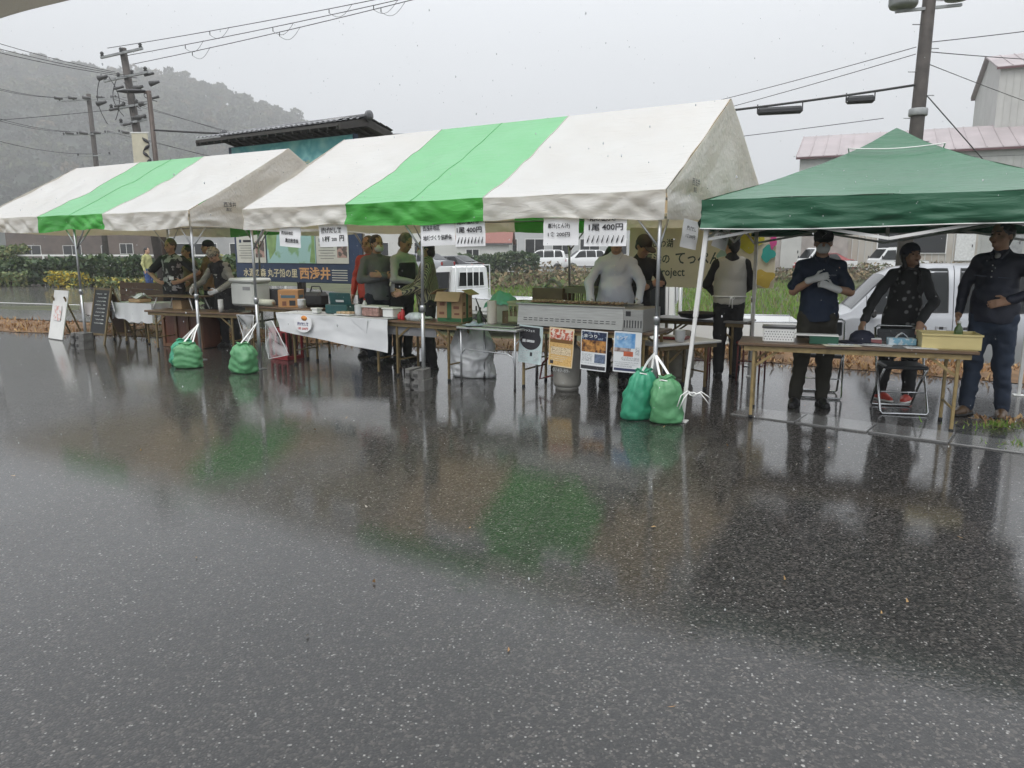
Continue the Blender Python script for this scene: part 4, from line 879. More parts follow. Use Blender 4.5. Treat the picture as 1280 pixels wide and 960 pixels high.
for k, (x, z, rx_, rz2, m, sd_) in enumerate([(.62, .60, .16, .14, mat('banner_yellow', (.42, .38, .03), .7), 1), (.86, .44, .085, .10, mat('banner_teal', (.03, .30, .27), .7), 2), (.92, .62, .04, .12, mat('banner_magenta', (.45, .05, .2), .7), 3), (.34, .42, .12, .10, mat('banner_pale_blue', (.33, .47, .47), .7), 4), (.38, .66, .05, .09, M_red, 5), (.82, .12, .14, .11, mat('banner_gold', (.5, .36, .07), .7), 6), (.60, .10, .10, .09, mat('banner_amber', (.55, .42, .12), .7), 7)]):
    b = MB(); b.prism([(x + rx_ * math.cos(a) * (1 + .22 * math.sin(3 * a + sd_)), 0, z + rz2 * math.sin(a) * (1 + .2 * math.sin(4 * a + sd_))) for a in np.linspace(0, 2 * math.pi, 26)[:-1]][::-1], (0, .002, 0)); o = b.build('printed_shape', m, t); o.location.y = -.055 - .001 * k

# ================================================================== TENT B AND THE GAP
folding_table('long dark folding table with cooler and stand under the far tent', FB(1.9, .72), FB.rz + R(8), 1.85, .5, .62)
t = thing('low_table', 'small low folding table standing on the long table of the far tent', 'table', FB(1.28, .82, .62), FB.rz + R(6))
b = MB(); b.box((0, 0, .20), (1.0, .42, .022), bev=.008); b.build('tabletop', M_wood, t)
for sx in (-1, 1):
    for sy in (-1, 1): b = MB(); b.tube([(sx * .42, sy * .17, .0), (sx * .34, sy * .15, .19)], .010, 8); b.build('leg', M_whitepipe, t)
carton('wooden_crate', 'small wooden crate under the low folding stand', FB(1.28, .84, .62), FB.rz, .22, .2, .14, mat('pale_wood', (.3, .2, .1), .6, 0, .2))
t = thing('cabinet', 'reddish brown wooden cabinet below the far tent table', 'cabinet', FB(1.28, .98), FB.rz + R(6)); Mcab = mat('red_brown_wood', (.12, .04, .02), .4, 0, .3, 4, .1, 20, stretch=(10, 2, 1))
b = MB(); b.box((0, 0, .27), (.86, .36, .52), bev=.006); b.build('carcass', Mcab, t)
for x in (-.4, -.13, .13, .4): b = MB(); b.box((x, -.19, .27), (.05, .03, .52)); b.build('stile', mat('mid_brown_wood', (.16, .08, .04), .5), t)
b = MB(); b.box((0, -.185, .03), (.86, .03, .05)); b.build('plinth', mat('mid_brown_wood', (.16, .08, .04), .5), t)
folding_table('brown folding table carrying cardboard boxes in the gap between the two tents', FA(-3.45, 1.2), FA.rz - R(4), 1.6, .5, .72)
t = thing('cooler_box', 'white plastic cooler box with lid on the table between the tents', 'cooler', FA(-4.1, 1.05, .72), FA.rz); Mco = mat('cooler_white', (.52, .53, .50), .4, 0, .06)
b = MB(); b.box((0, 0, .17), (.50, .34, .34), bev=.03); b.build('body', Mco, t); b = MB(); b.box((0, 0, .375), (.54, .38, .07), bev=.025); b.build('lid', Mco, t); b = MB(); b.tube([(-.27, -.1, .25), (-.30, -.1, .22), (-.30, .1, .22), (-.27, .1, .25)], .012, 8); b.build('handle', Mco, t); b = MB(); b.box((.12, -.172, .26), (.16, .006, .05), bev=.002); b.build('latch', mat('grey_plastic', (.25, .25, .25), .4), t)
carton('cardboard_box', 'orange-brown cardboard box with blue and dark prints between the tents', FA(-3.34, 1.15, .72), FA.rz + .5, .30, .26, .25, mat('orange_cardboard', (.42, .22, .09), .7, 0, .12), False, [(0, .62, .7, .16, mat('print_steel_blue', (.07, .13, .17), .6)), (.2, .25, .3, .3, M_black), (-.2, .22, .2, .25, M_cbr)])
carton('cardboard_box', 'dark grey box standing behind the cooler box', FA(-3.75, 1.32, .72), FA.rz, .3, .2, .24, mat('charcoal_card', (.03, .032, .036), .6))
t = thing('paper_roll', 'pale roll of wrapping lying beside the cooler box', 'roll', FA(-3.72, 1.0, .775), FA.rz); b = MB(); b.tube([(-.16, 0, 0), (.16, 0, 0)], .05, 16); b.build('paper', mat('pale_olive_paper', (.42, .43, .34), .7), t); b = MB(); b.tube([(-.165, 0, 0), (.165, 0, 0)], .018, 10); b.build('core', M_card, t)
t = thing('cool_bag', 'black soft cool bag on the table next to the orange-brown box', 'bag', FA(-2.98, 1.3, .72), FA.rz); b = MB(); b.box((0, 0, .11), (.34, .24, .22), bev=.05); b.build('body', M_black, t); b = MB(); b.tube([(-.12, 0, .21), (-.08, 0, .30), (.08, 0, .30), (.12, 0, .21)], .01, 8); b.build('handle', M_black, t)
t = thing('bottle_crate', 'dark red plastic bottle crate on the ground in the gap between the tents', 'crate', FA(-3.15, .85), FA.rz)
b = MB(); b.box((0, 0, .03), (.36, .30, .05)); [b.box((x, y, .22), (.03, .03, .40)) for x in (-.165, -.055, .055, .165) for y in (-.135, .135)]; b.box((0, -.14, .42), (.36, .02, .06)); b.box((0, .14, .42), (.36, .02, .06)); b.box((-.17, 0, .42), (.02, .26, .06)); b.box((.17, 0, .42), (.02, .26, .06)); b.build('body', mat('crate_red', (.22, .02, .025), .4), t)
b = MB(); [b.lathe([(.03, .06), (.032, .07), (.032, .26), (.012, .36), (.012, .44)], 10, (x, y, 0)) for x in (-.11, 0, .11) for y in (-.06, .06)]; b.build('bottles', mat('bottle_brown', (.05, .025, .015), .15), t, kind='stuff')
# clear plastic sheets tied to the tent corner pole
for k, (lb, s, ou) in enumerate((('clear plastic bag tied open on the tent corner pole above the sandbag', -2.86, [(-.17, .70), (.16, .71), (.10, .42), (.02, .36), (-.06, .38)]), ('clear plastic sheet hanging below the counter beside the tent corner pole', -2.50, [(-.10, .62), (.02, .64), (.18, .40), (.30, .22), (-.08, .14), (-.12, .35)]))):
    t = thing('plastic_sheet', lb, 'plastic sheet', FA(s, -.06 + .1 * k), FA.rz, 'clear plastic on the tent corner'); pts_ = np.array(ou); cen = pts_.mean(0)
    b = MB(); b.grid(lambda u, v, pts_=pts_, cen=cen: np.stack([cen[0] + (np.interp(u * len(pts_), np.arange(len(pts_) + 1), np.append(pts_[:, 0], pts_[0, 0])) - cen[0]) * (.02 + .98 * v), .03 * np.sin(u * 25 + v * 4) * v, cen[1] + (np.interp(u * len(pts_), np.arange(len(pts_) + 1), np.append(pts_[:, 1], pts_[0, 1])) - cen[1]) * (.02 + .98 * v)], -1), 60, 8); b.build('film', mat('clear_film', (.85, .87, .88), .12, 0, .02, 6, alpha=.30), t)
    b = MB(); b.tube([(x, 0, z) for x, z in ou], .006, 6, closed=True); b.build('edge', mat('film_edge', (.7, .72, .73), .3, 0, .05, alpha=.8), t)
# sandbags and weights
sandbag('teal green sandbag at the far tent corner, behind a paler one', FB(2.90, -.42), .3, M_teal, .34, .35, .05, (-4.42, 10.37, .50), 1)
sandbag('pale green sandbag at the far tent corner, in front of a teal one', FB(3.18, -.55), .1, M_green, .36, .33, -.05, (-4.42, 10.37, .52), 2)
sandbag('green sandbag with ruffled top at the large tent\'s corner below the clear plastic', FA(-2.64, -.30), FA.rz, M_green, .36, .38, .0, (-3.30, 9.53, .62), 3)
sandbag('leaning teal green sandbag tied to the right front pole of the large tent', (1.13, 6.60, 0), .25, M_teal, .28, .46, .16, (1.318, 6.70, .60), 4)
sandbag('pale green sandbag with a seam beside the white gazebo leg', (1.385, 6.46, 0), .1, M_green, .29, .42, -.02, (1.318, 6.70, .58), 5)
weight_block('lower grey concrete weight block at the middle pole of the large tent', FA(-.03, -.05), FA.rz); weight_block('upper grey concrete weight block stacked at the middle pole of the large tent', FA(-.04, -.05, .122), FA.rz + .08, .24, .24, .11)
weight_block('lower dark weight block at the middle pole of the far tent', FB(-.02, -.05), FB.rz, .3, .25, .13); weight_block('upper dark weight block stacked at the middle pole of the far tent', FB(-.01, -.05, .132), FB.rz, .3, .24, .12)
t = thing('rope_knot', 'white rope bow tied round the leaning gazebo leg', 'rope', (1.60, 6.385, .27), 0)
b = MB(); b.tube([(.03 * math.cos(a), .03 * math.sin(a), .01 * math.sin(a)) for a in np.linspace(0, 6.28, 12)[:-1]], .006, 6, closed=True); b.build('loop', M_rope, t)
for pth in ([(0, -.03, 0), (-.06, -.05, .04), (-.12, -.06, .0), (-.15, -.06, -.10)], [(0, -.03, 0), (-.05, -.06, .03), (-.10, -.07, -.03), (-.13, -.06, -.12)], [(0, -.03, 0), (.05, -.05, .02), (.1, -.05, -.04), (.13, -.05, -.08)], [(0, -.03, .0), (.06, -.04, .03), (.12, -.04, -.01), (.15, -.03, -.04)]): b = MB(); b.tube(pth, .005, 6); b.build('end', M_rope, t)
# boards on the far left
t = thing('notice_board', 'leaning white notice board with a faded pink print beside the road', 'notice board', FB(-1.62, .42), FB.rz + R(-6))
b = MB(); b.box((0, .10, .43), (.52, .02, .86), rotx(-.22), bev=.004); b.build('panel', M_white, t)
Mpk = pattern('faded_pink_print', 'blot', (.70, .68, .67), (.62, .36, .33), 22, thr=.55); b = MB(); b.box((.0, .095, .46), (.26, .003, .26), rotx(-.22)); o = b.build('print', Mpk, t); o.location.y = -.012
for s in (-1, 1): b = MB(); b.bar((s * .22, .12, .75), (s * .22, .38, .0), .03, .02); b.build('prop', M_brownleg, t)
t = thing('chalkboard', 'folding chalkboard sign with handwritten menu standing under the far tent', 'chalkboard', FB(-.42, .42), FB.rz + R(-4)); Mch = mat('blackboard', (.02, .022, .024), .6, 0, .3, 6); Mck = mat('chalk', (.55, .57, .55), .9, 0, .2, 30)
fr = MB()
for x in (-.24, .24): fr.bar((x, 0, .0), (x, .20, .92), .035, .025)
fr.bar((-.24, .03, .16), (.24, .03, .16), .03, .025, up=(0, 1, 0)); fr.bar((-.24, .20, .90), (.24, .20, .90), .03, .025, up=(0, 1, 0)); fr.build('frame', M_brownleg, t)
b = MB(); b.bar((0, .035, .17), (0, .195, .89), .45, .012, up=(0, 1, 0)); bd = b.build('board', Mch, t)
for i in range(9):
    z = .82 - i * .06; y = .035 + (z - .17) * .222 - .012
    for (x, w) in ((-.16 + .03 * ((i * 5) % 3), .17 + .02 * (i % 3)), (.08, .07 + .02 * ((i * 3) % 3))): b = MB(); b.tube([(x + w * f, y, z + .008 * math.sin(f * 22 + i)) for f in np.linspace(0, 1, 14)], .004, 4); b.build('chalk_line', Mck, bd)
for x in (-.24, .24): b = MB(); b.bar((x, .22, .92), (x, .55, .0), .03, .02); b.build('rear_leg', M_brownleg, t)
b = MB(); b.bar((0, .26, .82), (0, .50, .14), .45, .01, up=(0, 1, 0)); b.build('rear_board', M_oldwood, t)
def cloth_table(label, clabel, F, s, tt, rz, L, D, H, m, drop):
    folding_table(label, F(s, tt), rz, L, D, H - .01); c = thing('tablecloth', clabel, 'tablecloth', F(s, tt), rz, 'cloths on the far tent tables')
    b = MB()
    b.grid(lambda u, v: np.stack([(u - .5) * (L + .04), (v - .5) * (D + .04), H + .004 + .004 * fbm(u * 8, v * 5)], -1), 24, 12); b.build('top_sheet', m, c)
    for sx, sy in ((0, -1), (-1, 0), (1, 0)):
        def dr(u, v, sx=sx, sy=sy):
            q = (u - .5); wob = .02 * np.sin(u * 19 + s * 7) * v; dz = drop * (1 + .22 * fbm(u * 4, s, sx)) * v
            if sy: return np.stack([q * (L + .04), sy * (D / 2 + .02) - .02 * v + wob, H + .004 - dz], -1)
            return np.stack([sx * (L / 2 + .02 + .02 * v) + wob, q * (D + .04), H + .004 - dz], -1)
        b = MB(); b.grid(dr, 30, 10); b.build('side_drop', m, c)
M_pinkcloth = mat('pale_pink_cloth', (.62, .58, .58), .7, 0, .06, 4)
cloth_table('folding table under a pale pink cloth behind the chalkboard', 'pale pinkish white cloth on the table behind the chalkboard', FB, -1.05, 1.15, FB.rz, .95, .5, .62, M_pinkcloth, .2)
cloth_table('folding table under a white cloth beside the cabinet', 'wrinkled white cloth hanging from the table beside the cabinet', FB, .18, .95, FB.rz + R(5), .9, .5, .68, M_cloth, .27)
t = thing('wooden_bench_back', 'dark wooden box panel standing behind the clothed tables', 'wooden panel', FB(-.95, 1.75), FB.rz)
for z in (.66, .78, .9): b = MB(); b.box((0, 0, z), (1.45, .03, .112), bev=.004); b.build('plank', M_oldwood, t)
for x in (-.70, .70): b = MB(); b.box((x, .03, .49), (.05, .05, .97)); b.build('post', M_oldwood, t)
t = thing('paper_sheet', 'white handwritten paper taped at the corner of the white cloth', 'paper', FB(-.16, .66, .60), FB.rz + R(-15)); b = MB(); b.grid(lambda u, v: np.stack([-.13 + .26 * u, -.06 - .03 * v + .01 * np.sin(u * 4), .18 * v - .06], -1), 6, 6); b.build('sheet', M_paper, t)
for i in range(3): b = MB(); b.tube([(-.08 + .16 * f, -.075 - .008 * (2 - i), .08 - .045 * i + .006 * math.sin(f * 25)) for f in np.linspace(0, 1, 14)], .003, 4); b.build('handwriting', M_navyink, t)
t = thing('tray', 'brown basket tray with folded white bags on the clothed table', 'tray', FB(.20, .85, .688), FB.rz); b = MB(); b.box((0, 0, .03), (.3, .22, .06), bev=.01); b.build('basket', M_card, t); b = MB(); b.grid(lambda u, v: np.stack([-.16 + .3 * u, -.1 + .24 * v, .07 + .05 * fbm(u * 3, v * 3, 2) + .03], -1), 12, 10); b.build('bags', M_cloth, t)
t = thing('glass_jar', 'small glass jar on the clothed table under the far tent', 'jar', FB(-.12, 1.05, .688), 0); b = MB(); b.lathe([(.04, 0), (.045, .01), (.045, .11), (.035, .13)], 16); b.build('body', mat('cloudy_glass', (.35, .33, .3), .15, 0, .2), t); b = MB(); b.lathe([(.038, .13), (.038, .15), (.02, .15)], 14); b.build('lid', M_brownleg, t)
t = thing('black_hat', 'heap of dark gloves on the pale pink cloth', 'gloves', FB(-1.0, 1.05, .63), 0); b = MB(); b.lathe([(.05, 0), (.15, .005), (.13, .03), (.05, .05), (.01, .055)], 20, warp=lambda q, a: (q[0] * (1 + .3 * math.sin(3 * a)), q[1] * .6, q[2] * (1 + .4 * math.sin(4 * a)))); b.build('body', M_black, t); b = MB(); b.tube([(.1, 0, .02), (.2, .02, .02), (.26, 0, .015)], .015, 8); b.build('cuff', M_black, t)

# ================================================================== RECEPTION TABLE (right)
folding_table('long brown reception table with worn tan legs under the green gazebo', FT(.83, .24), FT.rz, 1.9, .58, .70, leg=M_yleg, inset=.14)
def onT(x, y, z=.70): return FT(x, y, z)
t = thing('basket', 'white perforated plastic basket with a grey lid on the reception table', 'basket', onT(.22, .16), FT.rz)
b = MB(); b.box((0, 0, .065), (.27, .2, .13), bev=.012); bd = b.build('body', M_white, t); b = MB(); b.box((0, 0, .137), (.29, .22, .016), bev=.006); b.build('lid', mat('dark_grey_lid', (.06, .06, .065), .3), t)
b = MB()
for r in range(4):
    for i in range(11): b.box((-.115 + .023 * i + (.0115 if r % 2 else 0) - .005, -.1003, .03 + r * .023), (.009, .002, .009), roty(.78))
for r in range(4):
    for i in range(7): b.box((.1353, -.075 + .023 * i, .03 + r * .023), (.002, .009, .009), rotx(.78))
b.build('holes', mat('hole_grey', (.16, .16, .16), .8), bd, kind='stuff')
t = thing('box_file', 'dark green box with a white lid on the reception table', 'box', onT(.60, .12), FT.rz); b = MB(); b.box((0, 0, .035), (.24, .14, .07), bev=.006); b.build('body', mat('dark_green_box', (.01, .07, .04), .45), t); b = MB(); b.box((-.06, 0, .077), (.36, .13, .012), bev=.003); b.build('lid', M_white, t)
def sheetp(label, x, y, w, d, m, rz, nm='paper_sheet'):
    t = thing(nm, label, 'paper', onT(x, y, .7015), FT.rz + rz, 'papers on the reception table'); b = MB(); b.grid(lambda u, v: np.stack([(u - .5) * w, (v - .5) * d, .002 + .004 * np.sin(u * 3) * np.sin(v * 3)], -1), 6, 6, thick=.001); b.build('sheet', m, t)
    b = MB(); b.box((0, 0, .0075), (w * .7, d * .5, .0006)); b.build('print', Ptx, t)
sheetp('cream leaflet lying in front of the green box', .74, .03, .30, .2, mat('cream_paper', (.6, .56, .44), .6), .2); sheetp('white sheet lying between the hat and the tissue box', 1.02, .16, .28, .2, M_paper, -.2); sheetp('white sheet lying beside the cream tray', 1.36, .06, .24, .16, M_paper, .1)
t = thing('cap', 'dark navy cap lying on the table before the man in the polo shirt', 'cap', onT(.93, .34), FT.rz); Mnv = mat('navy_cloth', (.012, .014, .03), .8, 0, .2); b = MB(); b.lathe([(.105, 0), (.11, .02), (.1, .07), (.06, .105), (.01, .115)], 22); b.build('crown', Mnv, t); b = MB(); b.lathe([(.02, .004), (.17, .0), (.18, .006), (.1, .016)], 24, (-.03, -.03, 0)); b.build('brim', Mnv, t)
t = thing('ink_pad', 'small dull red box on the reception table', 'box', onT(1.02, .30), FT.rz); b = MB(); b.box((0, 0, .02), (.13, .09, .04), bev=.005); b.build('body', mat('dull_red', (.26, .09, .09), .45), t); b = MB(); b.box((0, 0, .044), (.12, .08, .008)); b.build('lid', M_white, t)
t = thing('tissue_box', 'pale blue patterned tissue box on the reception table', 'box', onT(1.24, .28), FT.rz + .1); b = MB(); b.box((0, 0, .03), (.22, .11, .06), bev=.004); b.build('carton', pattern('tissue_print', 'blot', (.6, .7, .75), (.25, .5, .65), 28), t); b = MB(); b.grid(lambda u, v: np.stack([-.05 + .1 * u, -.02 + .04 * v, .058 + .04 * np.sin(np.pi * u) + .01 * fbm(u * 4, v * 4)], -1), 8, 6); b.build('tissue', M_paper, t)
t = thing('hand_bag', 'dark navy bag lying flat under the woman\'s hand', 'bag', onT(1.40, .38), FT.rz); b = MB(); b.lathe([(.02, 0), (.17, .005), (.18, .03), (.12, .05), (.02, .055)], 28, warp=lambda q, a: (q[0] * 1.15, q[1] * .7, q[2] * (1 + .2 * math.sin(3 * a)))); b.build('body', mat('navy_bag', (.02, .03, .055), .5), t); b = MB(); b.tube([(-.17, 0, .03), (-.25, .0, .10), (-.33, 0, .09), (-.38, .0, .01)], .004, 6); b.build('strap', M_darksteel, t)
t = thing('tray_box', 'pale yellow open plastic tray at the end of the reception table', 'tray', onT(1.585, .20), FT.rz); My = mat('cream_yellow_plastic', (.62, .52, .24), .4, 0, .05); w, d, h, th = .44, .32, .13, .008
b = MB(); b.box((0, 0, th / 2), (w, d, th)); b.box((0, -d / 2 + th / 2, h / 2), (w, th, h)); b.box((0, d / 2 - th / 2, h / 2), (w, th, h)); b.box((-w / 2 + th / 2, 0, h / 2), (th, d - 2 * th - .002, h)); b.box((w / 2 - th / 2, 0, h / 2), (th, d - 2 * th - .002, h)); b.build('body', My, t); b = MB(); b.box((0, -d / 2 - .002, h - .008), (w + .016, .016, .016)); b.box((0, d / 2 + .002, h - .008), (w + .016, .016, .016)); b.build('rim', My, t)
t = thing('bottle', 'green tea bottle standing in the pale yellow tray', 'bottle', onT(1.66, .22, .709), 0); b = MB(); b.lathe([(.03, 0), (.034, .01), (.034, .14), (.03, .16), (.014, .185), (.014, .2)], 16); b.build('body', mat('green_tea', (.06, .11, .025), .15), t); b = MB(); b.lathe([(.016, .2), (.016, .22), (.01, .222)], 12); b.build('cap', M_white, t); b = MB(); b.lathe([(.0345, .05), (.0348, .055), (.0348, .11), (.0345, .115)], 16); b.build('wrapper', mat('tea_label', (.12, .2, .05), .5, 0, .5, 40), t)
M_seat = mat('grey_vinyl', (.05, .055, .06), .45)
pipe_chair('folding pipe chair behind the table in front of the woman with red shoes', (3.72, 6.95, 0), R(-12), M_seat); pipe_chair('folding pipe chair behind the legs of the man in the polo shirt', (3.28, 7.72, 0), R(-20), M_seat)

# small clutter on the stalls
def cup_stack(label, loc, n_, r, h, m):
    t = thing('cup_stack', label, 'cups', loc, 0, 'stacked paper cups and bowls')
    b0 = MB(); b0.lathe([(r * .72, 0), (r * .95, h * .92), (r, h), (r * .9, h * .98), (r * .66, .004)], 18); me_ = b0.mesh('cup', m)
    for i in range(n_): obj('cup', me_, t, (0, 0, i * h * .22))
M_pcup = mat('paper_cup', (.7, .69, .66), .6, 0, .05); M_wbowl = mat('foam_bowl', (.72, .73, .73), .5, 0, .04)
cup_stack('tall stack of white foam bowls beside the clear food container', FA(-1.52, .62, .71), 9, .055, .05, M_wbowl); cup_stack('short stack of paper cups on the brown table by the green-striped carton', FA(-.42, .86, .69), 6, .038, .075, M_pcup)
cup_stack('stack of paper cups on the long dark table of the far tent', FB(2.35, .70, .62), 7, .04, .08, M_pcup); cup_stack('stack of foam bowls on the table between the tents near the cooler', FA(-3.02, 1.05, .72), 8, .06, .05, M_wbowl); cup_stack('stack of foam bowls on the low white table', FA(2.5, 1.28, .556), 8, .06, .05, M_wbowl)
def towel(label, loc, rz, w, d, m):
    t = thing('towel', label, 'towel', loc, rz, 'crumpled towels on the stalls'); b = MB(); b.grid(lambda u, v: np.stack([(u - .5) * w, (v - .5) * d, .012 + .035 * np.abs(fbm(u * 4, v * 3, w)) * np.sin(np.pi * u) ** .4 * np.sin(np.pi * v) ** .4], -1), 18, 14, thick=.003); b.build('cloth', m, t)
towel('crumpled blue-grey towel on the aluminium table', FA(.36, .50, .681), .4, .26, .18, mat('bluegrey_towel', (.25, .3, .35), .8)); towel('crumpled white towel on the brown table beside the middle pole', FA(-.66, .84, .69), .2, .24, .18, M_cloth); towel('folded dark cloth on the long table of the far tent', FB(2.55, .72, .62), .1, .3, .2, M_black)
t = thing('serving_tray', 'shallow white tray of small packs on the counter by the spray bottle', 'tray', FA(-1.72, .60, .71), FA.rz); b = MB(); b.box((0, 0, .008), (.26, .18, .014), bev=.004); b.build('pan', M_white, t)
pk = MB(); pk.box((0, 0, .014), (.07, .05, .026), bev=.006); pkm = pk.mesh('pack', mat('wrapped_food', (.5, .36, .22), .35, 0, .3, 30))
for i in range(6): obj('pack', pkm, t, (-.08 + .08 * (i % 3), -.04 + .08 * (i // 3), .016))
# ================================================================== PEOPLE (signed-distance bodies, one continuous surface each)
class Sdf:
    def __init__(s): s.p = []
    def cone(s, a, b, ra, rb, k=.02, op='u', flat=None):
        s.p.append(('c', np.array(a, float), np.array(b, float), ra, rb, k, op, flat)); return s
    def ell(s, c, r, k=.02, op='u', Rm=None):
        s.p.append(('e', np.array(c, float), np.array(r, float), Rm, 0, k, op, None)); return s
    def box(s, c, h, k=.01, op='u', Rm=None):
        s.p.append(('b', np.array(c, float), np.array(h, float), Rm, 0, k, op, None)); return s
    def bounds(s, q):
        t, a, b, ra, rb, k, op, fl = q
        if t == 'c': r = max(ra, rb); return np.minimum(a, b) - r, np.maximum(a, b) + r
        r = np.full(3, np.linalg.norm(b)) if ra is not None else b
        return a - r, a + r
    def dist(s, q, P):
        t, a, b, ra, rb, k, op, fl = q
        if t == 'c':
            X = P - a; v = b - a
            if fl is not None: X = X @ fl.T; v = fl @ v       # anisotropic (flattened) section
            h = np.clip((X @ v) / (v @ v + 1e-12), 0, 1); D = np.linalg.norm(X - h[..., None] * v, axis=-1) - (ra + (rb - ra) * h)
            return D * (1 if fl is None else 1 / max(1e-6, np.abs(np.linalg.eigvals(fl)).max()) ** .5)
        X = P - a
        if ra is not None: X = X @ ra
        if t == 'e':
            n = X / b; l0 = np.linalg.norm(n, axis=-1); l1 = np.linalg.norm(n / b, axis=-1) + 1e-9; return l0 * (l0 - 1) / l1
        d = np.abs(X) - b; return np.linalg.norm(np.maximum(d, 0), axis=-1) + np.minimum(d.max(-1), 0)
    def mesh(s, name, mats, res=.01, noise=0., nscale=9., seed=0.):
        U = [q for q in s.p if q[6] == 'u']; lo = np.min([s.bounds(q)[0] for q in U], 0) - .05; hi = np.max([s.bounds(q)[1] for q in U], 0) + .05
        n = np.ceil((hi - lo) / res).astype(int) + 1; ax = [lo[i] + res * np.arange(n[i]) for i in range(3)]
        Fd = np.full(n, 1., np.float32)
        for q in s.p:
            t, a, b, ra, rb, k, op, fl = q
            l, h = s.bounds(q); mg = .06 + k; i0 = np.maximum(0, np.floor((l - mg - lo) / res).astype(int)); i1 = np.minimum(n, np.ceil((h + mg - lo) / res).astype(int) + 1)
            if (i1 <= i0).any():
                continue
            sl = tuple(slice(i0[i], i1[i]) for i in range(3)); G = np.stack(np.meshgrid(*[ax[i][sl[i]] for i in range(3)], indexing='ij'), -1)
            d = s.dist(q, G); f = Fd[sl]
            if op == 'u': w = np.clip(.5 + .5 * (f - d) / k, 0, 1); Fd[sl] = f + (d - f) * w - k * w * (1 - w)
            elif op == 's': w = np.clip(.5 - .5 * (f + d) / k, 0, 1); Fd[sl] = f + (-d - f) * w + k * w * (1 - w)
            elif op == 'i': pass
        if noise:
            band = np.abs(Fd) < .05; idx = np.argwhere(band); P = lo + idx * res
            N1 = (1 - 2.4 * np.abs(vnoise(P * nscale * (.8, .8, 1.1) + seed))) * .8 + .6 * vnoise(P * nscale * 2.1 * (1, 1, 1.2) + seed + 5)
            Fd[band] += noise * N1
        return surf_nets(Fd, lo, res, name, mats)
def surf_nets(Fd, lo, res, name, mats):
    ins = Fd < 0; n = Fd.shape; c = np.zeros(tuple(x - 1 for x in n), np.int8)
    for dx in (0, 1):
        for dy in (0, 1):
            for dz in (0, 1): c += ins[dx:n[0] - 1 + dx, dy:n[1] - 1 + dy, dz:n[2] - 1 + dz]
    act = (c > 0) & (c < 8); cells = np.argwhere(act); idx = np.full(c.shape, -1, np.int64); idx[act] = np.arange(len(cells))
    S = np.zeros((len(cells), 3)); W = np.zeros(len(cells)); cor = [(0, 0, 0), (1, 0, 0), (0, 1, 0), (1, 1, 0), (0, 0, 1), (1, 0, 1), (0, 1, 1), (1, 1, 1)]
    val = np.stack([Fd[cells[:, 0] + a, cells[:, 1] + b, cells[:, 2] + d] for a, b, d in cor], 1); cp = np.array(cor, float)
    for i in range(8):
        for j in range(i + 1, 8):
            if np.abs(cp[i] - cp[j]).sum() != 1: continue
            m = (val[:, i] < 0) != (val[:, j] < 0); t = val[:, i] / (val[:, i] - val[:, j] + 1e-12)
            S[m] += (cp[i] + t[:, None] * (cp[j] - cp[i]))[m]; W[m] += 1
    V = lo + (cells + S / W[:, None]) * res; Q = []
    for ax in range(3):
        a = [slice(None)] * 3; b = [slice(None)] * 3; a[ax] = slice(0, -1); b[ax] = slice(1, None)
        s0, s1 = ins[tuple(a)], ins[tuple(b)]; E = np.argwhere(s0 != s1); u, w = (ax + 1) % 3, (ax + 2) % 3
        E = E[(E[:, u] > 0) & (E[:, w] > 0) & (E[:, u] < n[u] - 1) & (E[:, w] < n[w] - 1)]
        def at(du, dw): q = E.copy(); q[:, u] += du; q[:, w] += dw; return idx[q[:, 0], q[:, 1], q[:, 2]]
        f = np.stack([at(-1, -1), at(0, -1), at(0, 0), at(-1, 0)], 1); fl = ~s0[E[:, 0], E[:, 1], E[:, 2]]; f[fl] = f[fl][:, ::-1]; Q.append(f)
    return np_mesh(name, V, np.concatenate(Q), mats)

